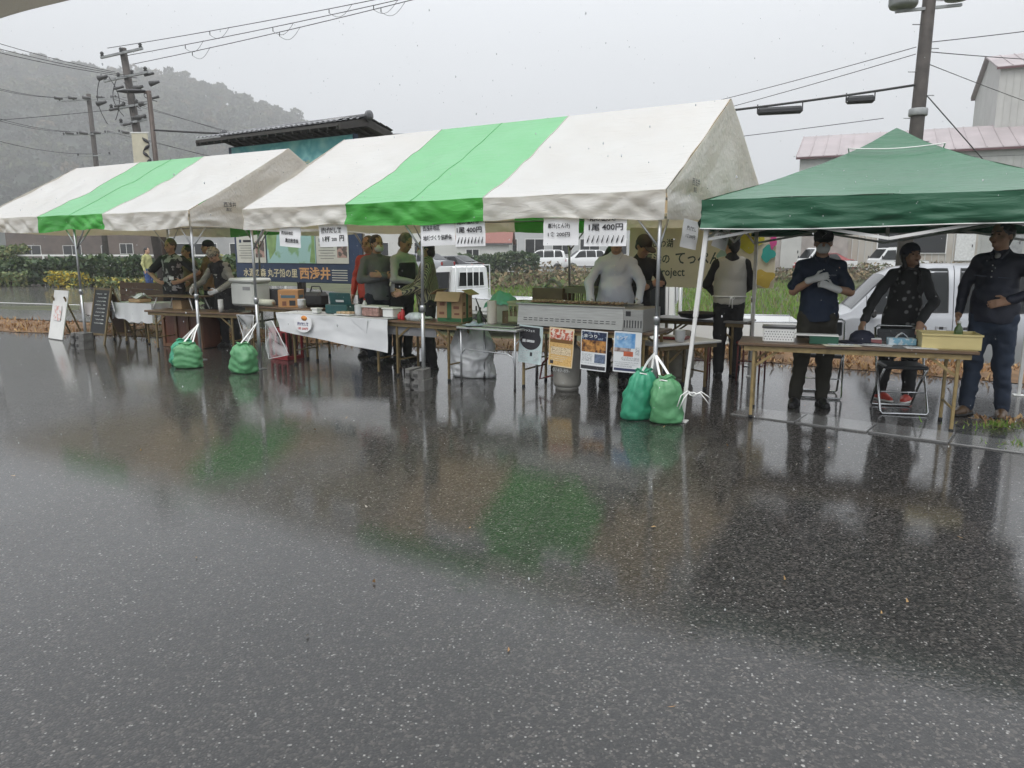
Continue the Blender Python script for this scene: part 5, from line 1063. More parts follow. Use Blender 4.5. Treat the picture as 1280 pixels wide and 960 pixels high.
SK = mat('skin', (.52, .32, .22), .5, 0, .1, 14); SKd = mat('skin_tanned', (.45, .26, .17), .5, 0, .1, 14)
M_lip = mat('lips', (.2, .07, .06), .5, 0, 0); M_eye = mat('eye_dark', (.015, .012, .01), .2, 0, 0)
HB = mat('black_hair', (.012, .011, .011), .45, 0, .3, 20, .5, 60); HG = mat('grey_hair', (.16, .15, .135), .6, 0, .4, 20, .5, 60); HBr = mat('brown_hair', (.09, .065, .045), .55, 0, .3, 20, .5, 60)
M_mask = mat('white_mask', (.7, .71, .71), .7, 0, .03); M_glove = mat('white_glove', (.6, .6, .59), .7, 0, .06)
def person(label, loc, yaw, h=1.70, res=.011, skin=None, hair=HB, hair_style='short', shirt=None, sleeve='long', trousers=None, shoe=None, top_name='shirt', arms=None, hands='relaxed', lean=0., twist=0., head=(0, 0), feet=((-.11, -.02), (.12, .0)), mask=False, cap=None, gloves=None, extras=None, glasses=False, fat=1., collar=None, nose_tilt=0, sweat=.010, knees=None, skirt=False, female=False, toe=(0., 0.), sole=None):
    skin = skin or SK; sc_ = h / 1.72
    root = thing('person', label, 'person', loc, yaw); root.scale = (sc_,) * 3
    Rl = rotx(lean) @ rotz(twist); PV = np.array([0, 0, .95])
    up = lambda p: Rl @ (np.array(p, float) - PV) + PV              # upper body leans about the pelvis
    fat_ = fat; FL = np.diag([1, 1.34, 1.]) @ Rl.T                    # flattened torso section
    sh = .150 if female else .168
    S = {s: up((s * sh, .01, 1.39)) for s in (-1, 1)}
    arms = arms or {}
    EL = {}; WR = {}
    for s, nm in ((-1, 'r'), (1, 'l')):
        e, w = arms.get(nm, ((s * .25, .03, 1.14), (s * .26, -.05, .90))); EL[s] = np.array(e, float); WR[s] = np.array(w, float)
    hipz = .90; HP = {s: np.array([s * .092 * (1.06 if female else 1), .0, hipz]) for s in (-1, 1)}
    AN = {}; KN = {}
    for k, s in enumerate((-1, 1)):
        f = feet[k]; AN[s] = np.array([f[0], f[1] + .03, .085]); kn = (HP[s] + AN[s]) / 2 + np.array([0, -.025, .03])
        if knees: kn = kn + np.array(knees[k])
        KN[s] = kn
    chest, waist, pel = up((0, 0, 1.29)), up((0, .005, 1.09)), PV
    neck0, neck1 = up((0, .02, 1.45)), up((0, -.005, 1.53)); hc = up((0, -.02, 1.615)); Rh = Rl @ rotz(head[0]) @ rotx(-head[1])
    H = lambda x, y, z: hc + Rh @ np.array([x, y, z], float)
    # ---- body (skin) : torso, limbs, head, hands, one surface
    B = Sdf(); fs = fat_
    B.cone(waist, chest, .125 * fs, .130, .04, flat=FL).cone(pel - (0, 0, .02), waist, .13 * fs, .125 * fs, .04, flat=FL).cone(S[-1] * .8 + chest * .2, S[1] * .8 + chest * .2, .065, .065, .05)
    B.cone(neck0, neck1, .058, .054, .03)
    B.ell(H(0, .008, .025), (.074, .092, .098), .02, Rm=Rh).ell(H(0, -.022, -.045), (.058, .066, .064), .03, Rm=Rh).ell(H(0, -.068, -.088), (.03, .022, .02), .02, Rm=Rh)
    B.cone(H(0, -.086, .02), H(0, -.108, -.022), .010, .0145, .012).ell(H(0, -.092, -.058), (.024, .010, .010), .008, Rm=Rh).ell(H(0, -.082, .032), (.05, .012, .010), .012, Rm=Rh)
    for s in (-1, 1):
        B.ell(H(s * .031, -.098, .008), (.018, .012, .010), .010, 's', Rm=Rh); B.ell(H(s * .076, .012, -.012), (.010, .018, .030), .008, Rm=Rh); B.ell(H(s * .045, -.06, -.03), (.022, .02, .02), .02, Rm=Rh)
        B.cone(S[s], EL[s], .05, .040, .03).cone(EL[s], WR[s], .041, .028, .02)
        B.cone(HP[s], KN[s], .082, .055, .04).cone(KN[s], AN[s], .055, .038, .03).cone(AN[s] - (0, 0, .03), AN[s] + np.array([math.sin(toe[0 if s < 0 else 1]) * .15, -.13, -.05]), .036, .028, .02)
    hand_parts = {}
    for s, nm in ((-1, 'r'), (1, 'l')):
        G = Sdf() if gloves else B
        fd = WR[s] - EL[s]; fd = fd / np.linalg.norm(fd); ho = arms.get(nm + 'h')
        if ho is not None: fd = np.array(ho, float); fd /= np.linalg.norm(fd)
        pn = np.array(arms.get(nm + 'p', (s * .95, -.2, 0.)), float); pn -= fd * (pn @ fd); pn /= np.linalg.norm(pn) + 1e-9   # back-of-hand normal
        sd_ = np.cross(fd, pn) * s                                     # towards the thumb
        if arms.get(nm + 't', 1) < 0: sd_ = -sd_
        w0 = WR[s]; pc = w0 + fd * .05
        if gloves: G.cone(w0 - fd * .05, w0, .034, .032, .01)
        G.cone(w0, w0 + fd * .03, .026, .028, .015); 
        for q in (-.024, -.008, .009, .025): G.cone(w0 + fd * .025 + sd_ * q * .7, w0 + fd * .088 + sd_ * q, .016, .012, .012)
        cu = arms.get(nm + 'c', .45)
        for i, (q, ln_) in enumerate(((.027, .068), (.009, .076), (-.009, .071), (-.026, .056))):
            a0 = w0 + fd * .088 + sd_ * q; d1 = fd * math.cos(cu * .6) - pn * math.sin(cu * .6); d2 = fd * math.cos(cu * 1.6) - pn * math.sin(cu * 1.6); d1 = d1 + sd_ * q * 3
            a1 = a0 + d1 * ln_ * .55; G.cone(a0, a1, .0095, .0088, .004).cone(a1, a1 + d2 * ln_ * .5, .0088, .0078, .003)
        tb = w0 + fd * .03 + sd_ * .026; t1 = tb + (fd * .6 + sd_ * .75 - pn * .25) * .042; G.cone(tb, t1, .0125, .0105, .01).cone(t1, t1 + (fd * .9 + sd_ * .2 - pn * .3) * .034, .0105, .0088, .003)
        if gloves: obj('glove', G.mesh('glove', gloves, min(res, .009)), root)
    obj('body', B.mesh('body', skin, res), root)
    # ---- garments
    T = Sdf(); k = 1.0
    T.cone(waist - up((0, 0, 1.09)) + waist, chest, .158 * fs, .165, .04, flat=FL).cone(up((0, 0, .97)), waist, .170 * fs, .158 * fs, .04, flat=FL).cone(S[-1] * .86 + chest * .14, S[1] * .86 + chest * .14, .072, .072, .05)
    if fs > 1.08: T.ell(up((0, -.045, 1.08)), (.14 * fs, .12 * fs, .15), .05)
    hem = up((0, 0, .90)); T.cone(hem, up((0, 0, .97)), .176 * fs, .170 * fs, .03, flat=FL)
    T.cone(neck0 + (0, 0, -.03), neck0 + Rl @ np.array([0, 0, .012]), .074, .070, .02)
    for s in (-1, 1): T.cone(neck0 + Rl @ np.array([s * .03, .01, -.015]), S[s], .058, .052, .04)
    for s in (-1, 1):
        if sleeve == 'none': continue
        if sleeve == 'short': T.cone(S[s], S[s] * .15 + EL[s] * .85, .058, .066, .03)
        else:
            w = WR[s] if sleeve == 'long' else EL[s] * .35 + WR[s] * .65
            T.cone(S[s], EL[s], .059, .055, .03).cone(EL[s], w - (w - EL[s]) * .04, .056, .042, .02)
    T.box(up((0, 0, .855 - .3)), (.4, .4, .3), .006, 's', Rm=Rl)
    T.ell(neck1 + Rl @ np.array([0, -.03, .02]), (.056, .06, .06), .01, 's')
    obj(top_name, T.mesh(top_name, shirt, res, sweat, 9, hash(label) % 17), root)
    if collar:
        C = Sdf(); C.cone(neck0 + Rl @ np.array([0, -.006, .0]), neck0 + Rl @ np.array([0, -.012, .035]), .076, .066, .008).cone(neck0 + Rl @ np.array([-.05, -.05, .015]), neck0 + Rl @ np.array([-.035, -.088, -.03]), .02, .010, .012).cone(neck0 + Rl @ np.array([.05, -.05, .015]), neck0 + Rl @ np.array([.035, -.088, -.03]), .02, .010, .012)
        C.cone(neck0 + Rl @ np.array([0, -.012, -.05]), neck1 + Rl @ np.array([0, -.02, .06]), .056, .058, .006, 's').box(neck0 + Rl @ np.array([0, -.10, .02]), (.016, .06, .10), .006, 's', Rm=Rl)
        obj('collar', C.mesh('collar', shirt, .007), root)
        b = MB()
        for i_ in range(3): q_ = up((0, -.136 * (.6 + .4 * fs) - .004, 1.36 - .05 * i_)); b.lathe([(.0, 0), (.006, 0), (.006, .004), (.0, .004)], 8, tuple(q_), Rm=rotx(math.pi / 2))
        b.build('buttons', M_white, root, kind='stuff')
    L = Sdf(); L.cone(PV - (0, 0, .05), PV + np.array([0, 0, .03]), .156 * fs, .150 * fs, .03, flat=np.diag([1, 1.42, 1.]))
    for s in (-1, 1): L.cone(HP[s], KN[s], .102 * (fs * .5 + .5), .078, .04).cone(KN[s], AN[s] + (0, .005, .0), .078, .066, .03)
    if skirt:
        for s in (-1, 1): L.cone(HP[s] + (0, 0, .02), KN[s] + np.array([s * .03, 0, -.1]), .12, .15, .05)
    L.box((0, 0, .98 + .3), (.4, .4, .3), .006, 's')
    obj('trousers' if not skirt else 'skirt', L.mesh('trousers', trousers, res, sweat * 1.1, 10, 3.), root)
    for k_, s in enumerate((-1, 1)):
        f = AN[s]; dx = math.sin(toe[k_]); dy = -math.cos(toe[k_]); D = np.array([dx, dy, 0])
        F = Sdf(); F.cone(f + (0, .0, -.045) - D * .035, f + np.array([0, 0, -.045]) + D * .08, .042, .044, .03).cone(f + np.array([0, 0, -.047]) + D * .08, f + np.array([0, 0, -.055]) + D * .165, .042, .030, .03).cone(f + (0, 0, -.03), f + (0, 0, .02), .046, .05, .02)
        F.box(f + np.array([0, 0, -.085 - .05]), (.3, .3, .05), .004, 's')
        so = obj('shoe', F.mesh('shoe', shoe, min(res, .01)), root)
        G = Sdf(); G.cone(f + (0, .0, -.072) - D * .04, f + np.array([0, 0, -.072]) + D * .09, .047, .049, .02).cone(f + np.array([0, 0, -.072]) + D * .09, f + np.array([0, 0, -.072]) + D * .172, .047, .034, .02); G.box(f + np.array([0, 0, -.0835 - .05]), (.3, .3, .05), .002, 's').box(f + np.array([0, 0, -.060 + .1]), (.3, .3, .1), .002, 's')
        obj('sole', G.mesh('sole', sole or M_rubber, .008), so)
    # ---- head details
    for s in (-1, 1):
        e = Sdf(); e.ell(H(s * .031, -.087, .009), (.0125, .008, .0065), .001, Rm=Rh); obj('eye', e.mesh('eye', M_eye, .004), root)
        if not mask: pass
        br = Sdf(); br.cone(H(s * .016, -.095, .031), H(s * .048, -.083, .031), .0045, .0035, .002); obj('eyebrow', br.mesh('eyebrow', hair if hair is not HG else HBr, .004), root)
    if not mask:
        e = Sdf(); e.cone(H(-.018, -.101, -.058), H(.018, -.101, -.058), .0045, .0045, .003); obj('lips', e.mesh('lips', M_lip, .004), root)
    if hair_style and hair_style != 'none':
        A = Sdf(); A.ell(H(0, .020, .036), (.086, .096, .098), .02, Rm=Rh)
        if hair_style == 'long': A.cone(H(0, .055, .0), H(0, .06, -.13), .075, .055, .03).cone(H(-.07, .02, .0), H(-.066, .01, -.12), .028, .02, .02).cone(H(.07, .02, .0), H(.066, .01, -.12), .028, .02, .02)
        if hair_style == 'bob': A.cone(H(0, .05, .0), H(0, .05, -.07), .08, .075, .03)
        if hair_style == 'short': A.cone(H(0, .05, -.01), H(0, .06, -.05), .066, .05, .03)
        if hair_style == 'bun': A.ell(H(0, .115, .05), (.04, .035, .04), .02)
        A.ell(H(0, -.10, -.045), (.068, .082, .074), .015, 's', Rm=Rh)
        if hair_style in ('short', 'bun'):
            for s in (-1, 1): A.ell(H(s * .085, -.01, -.035), (.03, .032, .035), .01, 's', Rm=Rh)
        obj('hair', A.mesh('hair', hair, min(res, .009), .005, 30, 1.), root)
    if mask:
        A = Sdf(); A.ell(H(0, -.052, -.050), (.064, .066, .056), .01, Rm=Rh); A.box(H(0, .06, -.05), (.2, .09, .2), .006, 's', Rm=Rh); mk = obj('face_mask', A.mesh('face_mask', M_mask, min(res, .008)), root)
        for s in (-1, 1): b = MB(); b.tube([H(s * .058, -.04, -.03), H(s * .078, -.01, -.005), H(s * .082, .02, .005)], .002, 5); b.build('ear_loop', M_mask, mk)
    if glasses:
        b = MB()
        for s in (-1, 1): b.tube([H(s * .033 + .022 * math.cos(a), -.104, .008 + .017 * math.sin(a)) for a in np.linspace(0, 6.28, 14)[:-1]], .002, 5, closed=True); b.tube([H(s * .055, -.10, .01), H(s * .078, .0, .01)], .002, 5)
        b.tube([H(-.011, -.106, .01), H(.011, -.106, .01)], .002, 5); b.build('glasses', M_darksteel, root)
    if cap:
        cm_, brim, kind_ = cap; A = Sdf(); A.ell(H(0, .012, .048), (.091, .105, .088), .01, Rm=Rh)
        A.box(H(0, 0, -.045), (.2, .2, .06), .006, 's', Rm=Rh)
        if kind_ == 'scarf': A.ell(H(0, .05, .01), (.086, .08, .085), .02, Rm=Rh)
        c_o = obj('cap' if kind_ == 'cap' else 'head_scarf', A.mesh('cap', cm_, .008, .003 if kind_ == 'scarf' else 0, 20), root)
        if brim:
            A = Sdf(); A.ell(H(0, -.115, .028), (.078, .075, .012), .006, Rm=Rh @ rotx(.14)); obj('brim', A.mesh('brim', cm_, .007), c_o)
    ctx = dict(root=root, up=up, H=H, Rl=Rl, S=S, EL=EL, WR=WR, chest=chest, waist=waist, FL=FL, fat=fs, res=res, Rh=Rh, HP=HP, KN=KN, AN=AN)
    if extras: extras(ctx)
    return root
def apron(m, band=None, top=True, low=.5):
    def fn(c):
        A = Sdf(); fs = c['fat']; up = c['up']
        if top: A.cone(up((0, -.022, 1.05)), up((0, -.024, 1.34)), .150 * fs, .135, .03, flat=c['FL'])
        A.cone(up((0, -.02, .97)), up((0, -.02, 1.07)), .182 * fs, .172 * fs, .03, flat=c['FL'])
        for s in (-1, 1): A.cone(c['HP'][s] + np.array([0, -.03, .04]), c['KN'][s] + np.array([s * .0, -.035, .02 + (.48 - low) * -1]), .105, .115, .05)
        A.box(up((0, .16, 1.15)) , (.5, .135, .42), .01, 's'); A.box((0, .19, .65), (.5, .17, .5), .01, 's')
        obj('apron', A.mesh('apron', m, c['res'], .005, 9, 2.), c['root'])
        if band:
            b = MB(); b.tube([tuple(up(((.185 * fs) * math.cos(a), -.005 + .135 * fs * math.sin(a), 1.06 + .01 * math.sin(a)))) for a in np.linspace(0, 6.28, 30)[:-1]], .009, 6, closed=True); b.build('apron_tie', band, c['root'])
        for s in (-1, 1): b = MB(); b.tube([tuple(up((s * .09, -.12, 1.33))), tuple(up((s * .10, -.075, 1.46))), tuple(up((s * .07, .06, 1.47)))], .010, 6); b.build('apron_strap', m, c['root'])
    return fn

navy = mat('navy_polo', (.008, .018, .042), .8, 0, .2, 5, .2, 60); olivep = mat('olive_trousers', (.028, .026, .018), .8, 0, .2, 5, .2, 50); blackp = mat('black_trousers', (.013, .013, .014), .8, 0, .25, 5, .2, 40)
jeans = mat('dark_jeans', (.018, .030, .055), .8, 0, .25, 6, .2, 60); blackshoe = mat('black_shoe', (.012, .012, .013), .35, 0, .2); brownshoe = mat('brown_shoe', (.08, .045, .02), .4, 0, .3, 12); redshoe = mat('red_shoe', (.5, .05, .03), .5, 0, .2, 20)
greysw = mat('grey_sweater', (.15, .155, .16), .85, 0, .12, 4, .25, 50); redj = mat('red_jacket', (.42, .045, .02), .6, 0, .15); whitej = mat('pale_jacket', (.42, .42, .41), .7, 0, .1); blackj = mat('black_cotton', (.012, .012, .013), .8, 0, .2)
# --- the reception table
def polo_x(c):
    text('RELATION', .018, mat('polo_print', (.25, .27, .3), .7, 0, 0), c['root'], tuple(c['up']((.03, -.150, 1.30))), (math.pi / 2, 0, .1))
    b = MB(); b.tube([tuple(c['H'](.016 * math.sin(a * 2), -.1 + .004 * a, .075 + .022 * math.cos(a))) for a in np.linspace(0, 3.14, 10)], .003, 5); b.build('cap_emblem', mat('emblem_grey', (.3, .3, .3), .6, 0, 0), c['root'])
    b = MB(); b.lathe([(.031, -.012), (.034, -.01), (.034, .01), (.031, .012)], 14, tuple(c['WR'][1] * .88 + c['EL'][1] * .12), Rm=roty(1.35)); b.build('wristwatch', M_chrome, c['root'])
person('man in navy polo shirt, black cap and white mask clasping his gloved hands', (2.98, 7.18, 0), R(-12), 1.70, .0085, SKd, HB, 'short', navy, 'short', olivep, blackshoe, 'polo_shirt', dict(r=((-.25, -.05, 1.15), (-.10, -.22, 1.27)), l=((.265, -.06, 1.145), (.075, -.255, 1.19)), rh=(.75, -.25, .25), lh=(-.85, -.1, .35), rp=(-.3, -.9, .2), lp=(.1, -.95, .3), rc=.9, lc=.8), head=(R(-8), R(-4)), mask=True, cap=(mat('black_cap', (.012, .012, .014), .8, 0, .15), True, 'cap'), gloves=M_glove, extras=polo_x, fat=1.04, collar=True, feet=((-.155, -.02), (.10, .02)), toe=(-.35, .15))
flor = pattern('black_floral_cotton', 'spot', (.22, .22, .22), (.014, .014, .015), 13, thr=.26, soft=.07)
dgrey = mat('charcoal_knit', (.035, .036, .038), .85, 0, .2, 6, .2, 50)
person('woman in black floral apron and red sneakers reaching across the reception table', (3.93, 7.42, 0), R(-18), 1.60, .0085, SKd, HB, 'long', dgrey, 'long', blackp, redshoe, 'knit_top', dict(r=((-.32, -.20, 1.12), (-.42, -.38, .91)), l=((.26, -.17, 1.11), (.11, -.36, .91)), rh=(-.3, -.55, -.75), lh=(-.15, -.6, -.75), rp=(-.4, .1, .9), lp=(0, -.3, .9), rt=-1, lt=-1), lean=R(15), head=(R(22), R(18)), cap=(mat('navy_scarf', (.015, .018, .035), .8, 0, .3, 20), False, 'scarf'), extras=apron(flor, None, True, .5), female=True, feet=((-.14, .02), (.13, -.02)), toe=(.5, -.45), sole=M_white)
jak = mat('navy_jacket', (.010, .013, .028), .6, 0, .2, 5, .2, 40)
def jacket_x(c):
    b = MB(); b.bar(tuple(c['up']((-.155, -.105, 1.27))), tuple(c['up']((.14, -.118, 1.25))), .004, .010); b.build('piping', mat('jacket_piping', (.03, .04, .07), .5), c['root'])
    A = Sdf(); A.cone(c['up']((0, -.058, 1.44)), c['up']((0, -.072, 1.395)), .026, .012, .01); obj('shirt_collar', A.mesh('shirt_collar', mat('grey_collar', (.3, .3, .29), .7), .008), c['root'])
person('man in dark navy jacket and jeans standing with hand on hip at the table end', (4.38, 6.70, 0), R(-52), 1.76, .0085, SKd, HB, 'short', jak, 'long', jeans, brownshoe, 'jacket', dict(r=((-.27, .03, 1.15), (-.26, -.06, .93)), l=((.36, -.02, 1.16), (.17, -.19, 1.06)), lh=(-.8, -.3, -.2), lp=(.2, -.95, .2)), head=(R(-14), R(0)), glasses=False, extras=jacket_x, fat=1.12, collar=True, feet=((-.13, -.05), (.12, .06)), toe=(-.1, .3))
# --- man in the vest, seen from behind
vestm = mat('cream_knit_vest', (.46, .45, .41), .85, 0, .06, 5, .3, 60)
def vest_x(c):
    A = Sdf(); fs = 1.0; up = c['up']
    A.cone(up((0, 0, 1.09)), up((0, 0, 1.29)), .186, .194, .04, flat=c['FL']).cone(up((0, 0, .96)), up((0, 0, 1.09)), .194, .186, .04, flat=c['FL']).cone(up((-.115, .01, 1.40)), up((.115, .01, 1.40)), .078, .078, .05); A.box(up((0, 0, .90 - .3)), (.4, .4, .3), .006, 's')
    A.ell(up((0, -.04, 1.49)), (.07, .08, .07), .01, 's'); obj('vest', A.mesh('vest', vestm, .0085, .005, 8), c['root'])
    b = MB(); b.tube([tuple(up((.200 * math.cos(a), .150 * math.sin(a), 1.0))) for a in np.linspace(0, 6.28, 30)[:-1]], .010, 6, closed=True)
    for dx, l_ in ((-.012, .14), (.014, .12)): b.tube([tuple(up((0,   .15, 1.0))), tuple(up((dx, .16, .97))), tuple(up((dx * 1.4, .15, 1.0 - l_)))], .008, 6)
    b.tube([tuple(up((.02 * math.cos(a) - .015, .15, .985 + .02 * math.sin(a)))) for a in np.linspace(0, 6.28, 10)[:-1]], .006, 5, closed=True); b.build('apron_tie', M_rope, c['root'])
person('man in cream knit vest and black trousers seen from behind', (2.64, 8.98, 0), R(172), 1.69, .0085, SKd, HB, 'short', blackj, 'long', blackp, blackshoe, 'shirt', dict(r=((-.27, -.06, 1.14), (-.16, -.26, 1.02)), l=((.27, -.06, 1.14), (.16, -.26, 1.02))), head=(R(28), R(0)), extras=vest_x, collar=True, sweat=.004, feet=((-.10, .0), (.10, .02)))
# --- grill crew
shirtb = pattern('pale_blue_striped_shirt', 'stripe', (.62, .66, .72), (.46, .50, .58), 26, .75)
person('cook in pale blue striped shirt behind the grill, face hidden by the price sign', FA(1.70, 1.36), FA.rz + R(20), 1.72, .0105, SKd, HG, 'short', shirtb, 'long', blackp, blackshoe, 'shirt', dict(r=((-.29, -.10, 1.17), (-.25, -.26, .98)), l=((.29, -.08, 1.17), (.27, -.22, .98)), rh=(.1, -.9, -.4), lh=(-.1, -.9, -.4)), fat=1.18, collar=True, gloves=M_glove)
person('person in brown cap and black jacket stooping behind the grill, arms folded in front', FA(1.68, 2.05), FA.rz + R(52), 1.70, .0115, SKd, HB, 'short', blackj, 'long', blackp, blackshoe, 'jacket', dict(r=((-.27, -.12, 1.18), (.02, -.30, 1.16)), l=((.27, -.12, 1.16), (-.04, -.32, 1.12))), lean=R(10), head=(R(15), R(-24)), cap=(mat('brown_cap', (.05, .04, .03), .8, 0, .2), True, 'cap'))
def hood_x(c):
    A = Sdf(); A.ell(c['H'](0, .025, .03), (.105, .12, .125), .02).ell(c['H'](0, -.12, -.01), (.07, .07, .085), .01, 's').cone(c['H'](0, .05, -.05), c['up']((0, .03, 1.42)), .1, .12, .03); obj('hood', A.mesh('hood', mat('navy_raincoat', (.012, .016, .024), .5, 0, .2), .011, .006, 10), c['root'])
person('person in hooded dark raincoat bending over behind the grill', FA(1.12, 2.22), FA.rz + R(60), 1.62, .0115, SKd, HB, 'short', MATS.get('navy_raincoat') or mat('navy_raincoat', (.012, .016, .024), .5, 0, .2), 'long', blackp, blackshoe, 'raincoat', dict(r=((-.24, -.22, 1.08), (-.12, -.42, .98)), l=((.24, -.22, 1.08), (.12, -.42, .98))), lean=R(24), head=(0, R(-15)), extras=hood_x, fat=1.1)
# --- fried mochi stall
person('man in grey sweater and white mask with folded arms behind the white counter', FA(-1.83, 1.34), FA.rz + R(60), 1.72, .0105, SKd, HB, 'short', greysw, 'long', mat('dark_navy_trousers', (.012, .016, .025), .8), blackshoe, 'sweater', dict(r=((-.26, -.07, 1.14), (.03, -.24, 1.18)), l=((.26, -.07, 1.15), (-.03, -.27, 1.20)), rh=(.8, -.1, .15), lh=(-.8, .1, .1), rp=(0, -1, .2), lp=(0, -1, .2)), head=(R(12), R(-3)), mask=True, fat=1.04)
person('person in red jacket standing close behind the man in the grey sweater', FA(-2.28, 1.68), FA.rz + R(10), 1.72, .0115, SKd, HBr, 'short', redj, 'long', blackp, blackshoe, 'jacket', None, fat=1.05)
def strap_x(c):
    A = Sdf(); up = c['up']; A.cone(up((0, -.02, .92)), up((0, -.02, 1.30)), .186, .172, .03, flat=c['FL']); A.box(up((0, .14, 1.15)), (.5, .15, .5), .01, 's'); A.box(up((0, -.1, 1.46)), (.4, .3, .10), .01, 's'); obj('apron', A.mesh('apron', blackj, .0115, .004), c['root'])
person('grey-haired person in pale jacket with black apron looking down at the counter', FA(-1.58, 1.55), FA.rz + R(88), 1.75, .0115, SKd, HG, 'short', whitej, 'long', blackp, blackshoe, 'jacket', dict(r=((-.25, -.10, 1.14), (-.08, -.30, 1.08)), l=((.25, -.10, 1.14), (.08, -.30, 1.08))), lean=R(6), head=(0, R(-22)), extras=strap_x)
strp = pattern('black_cream_striped_shirt', 'stripe', (.32, .30, .19), (.03, .03, .028), 17, .8, .5, rot=(0, 0, R(45)))
person('masked woman in black and cream striped shirt working beside the middle pole', FA(-.86, 1.20), FA.rz + R(-42), 1.66, .0105, SKd, HB, 'bob', strp, 'long', blackp, blackshoe, 'shirt', dict(r=((-.26, -.10, 1.12), (-.16, -.34, 1.04)), l=((.26, -.10, 1.12), (.14, -.34, 1.04))), head=(0, R(-10)), mask=True, fat=1.12, female=True)
# --- far tent crew
tee = pattern('black_white_print_tee', 'blot', (.02, .02, .022), (.34, .33, .34), 13, .8, .52)
def tee_x(c):
    for s in (-1, 1):
        A = Sdf(); A.cone(c['S'][s], c['S'][s] * .25 + c['EL'][s] * .75, .070, .07, .03); obj('sleeve', A.mesh('sleeve', blackj, .012, .004), c['root'])
    
    b = MB(); b.box(tuple(c['up']((.05, -.145, 1.08))), (.08, .006, .055)); b.build('name_tag', M_paper, c['root'])
person('man in black and white print T-shirt standing with hands on hips', FB(.42, 1.35), FB.rz + R(24), 1.72, .0125, SKd, HBr, 'short', tee, 'short', blackp, blackshoe, 'shirt', dict(r=((-.44, .06, 1.17), (-.22, -.10, 1.03)), l=((.42, .06, 1.17), (.20, -.10, 1.03)), rh=(.7, -.5, -.2), lh=(-.7, -.5, -.2)), head=(R(-15), R(-4)), extras=tee_x, fat=1.05)
person('dark-haired person half hidden behind the man with hands on hips', FB(-.08, 2.05), FB.rz, 1.62, .013, SKd, HB, 'bob', mat('khaki_shirt', (.16, .12, .07), .8), 'long', blackp, blackshoe, 'shirt', None, female=True)
person('person in navy cap half hidden behind the woman in the patterned head scarf', FB(.50, 2.05), FB.rz + R(-20), 1.70, .013, SKd, HB, 'short', mat('tan_shirt', (.2, .11, .05), .8), 'long', blackp, blackshoe, 'shirt', dict(r=((-.26, -.1, 1.12), (-.2, -.3, 1.0)), l=((.26, .02, 1.14), (.26, -.06, .9))), cap=(mat('navy_cap', (.015, .018, .03), .8), False, 'cap'))
sleeve_m = pattern('black_white_fine_stripe', 'stripe', (.45, .44, .38), (.06, .06, .05), 16, .8, .5, rot=(0, R(90), 0))
def scarf_x(c):
    apron(pattern('black_apron_small_print', 'spot', (.3, .3, .28), (.012, .012, .013), 22, thr=.1, soft=.03), mat('grey_tie', (.4, .4, .38), .7), True, .5)(c)
    A = Sdf(); A.cone(c['S'][-1], c['S'][1], .075, .075, .03).cone(c['up']((0, 0, 1.2)), c['up']((0, 0, 1.36)), .15, .16, .04, flat=c['FL']); obj('vest', A.mesh('vest', blackj, .0125, .005), c['root'])
person('woman in patterned head scarf and striped sleeves bending over the stand', FB(1.86, 1.25), FB.rz + R(8), 1.62, .0115, SK, HB, 'short', sleeve_m, 'long', blackp, blackshoe, 'shirt', dict(r=((-.30, -.22, 1.12), (-.30, -.46, 1.02)), l=((.30, -.20, 1.12), (.20, -.44, .98)), rh=(.1, -.6, -.6), lh=(-.6, -.6, -.3)), lean=R(22), head=(0, R(-24)), cap=(pattern('patterned_scarf', 'blot', (.48, .44, .34), (.2, .2, .18), 40), False, 'scarf'), gloves=M_glove, extras=scarf_x, female=True)
person('distant pedestrian in yellow top and blue trousers by the hedge', (-13.2, 27., 0), R(80), 1.68, .018, SK, HB, 'short', mat('yellow_vest', (.38, .38, .16), .7), 'long', mat('blue_overalls', (.03, .07, .2), .7), blackshoe, 'jacket', None)
# ================================================================== VEHICLES
M_vwhite = mat('white_car_paint', (.72, .73, .73), .25, 0, .02, coat=.8); M_vsilver = mat('silver_car_paint', (.32, .33, .35), .28, .35, .03, coat=.8); M_vblack = mat('dark_car_paint', (.02, .022, .026), .2, 0, .05, coat=.9); M_vred = mat('red_car_paint', (.3, .03, .03), .25, 0, .05, coat=.8)
M_lamp = mat('lamp_glass', (.6, .6, .6), .1, 0, .05); M_tail = mat('tail_lamp', (.3, .02, .02), .15, 0, .05); M_rim = mat('wheel_rim', (.42, .43, .44), .35, .6, .1); M_trim = mat('dark_trim', (.025, .025, .027), .5)
def wheel(parent, x, y, r=.29, w=.17):
    b = MB(); sg = 1 if y > 0 else -1
    prof = [(r * .62, -w / 2), (r * .93, -w / 2), (r, -w * .3), (r, w * .3), (r * .93, w / 2), (r * .62, w / 2)]
    b.lathe(prof, 28, (x, y, r), Rm=rotx(math.pi / 2)); wl = b.build('wheel', M_rubber, parent)
    b = MB(); b.lathe([(.02, -w * .42), (r * .15, -w * .46), (r * .5, -w * .36), (r * .62, -w * .44), (r * .64, -w * .40), (r * .64, w * .40), (.02, w * .40)], 24, (x, y, r), Rm=rotx(math.pi / 2) if sg < 0 else rotx(-math.pi / 2)); b.build('rim', M_rim, wl)
    b = MB()
    for k in range(8): a = k * math.pi / 4; b.lathe([(.0, 0), (r * .10, 0), (r * .10, .012), (.0, .012)], 8, (x + r * .42 * math.cos(a), y + sg * w * .44, r + r * .42 * math.sin(a)), Rm=rotx(math.pi / 2))
    b.build('rim_hole', M_trim, wl, kind='stuff')
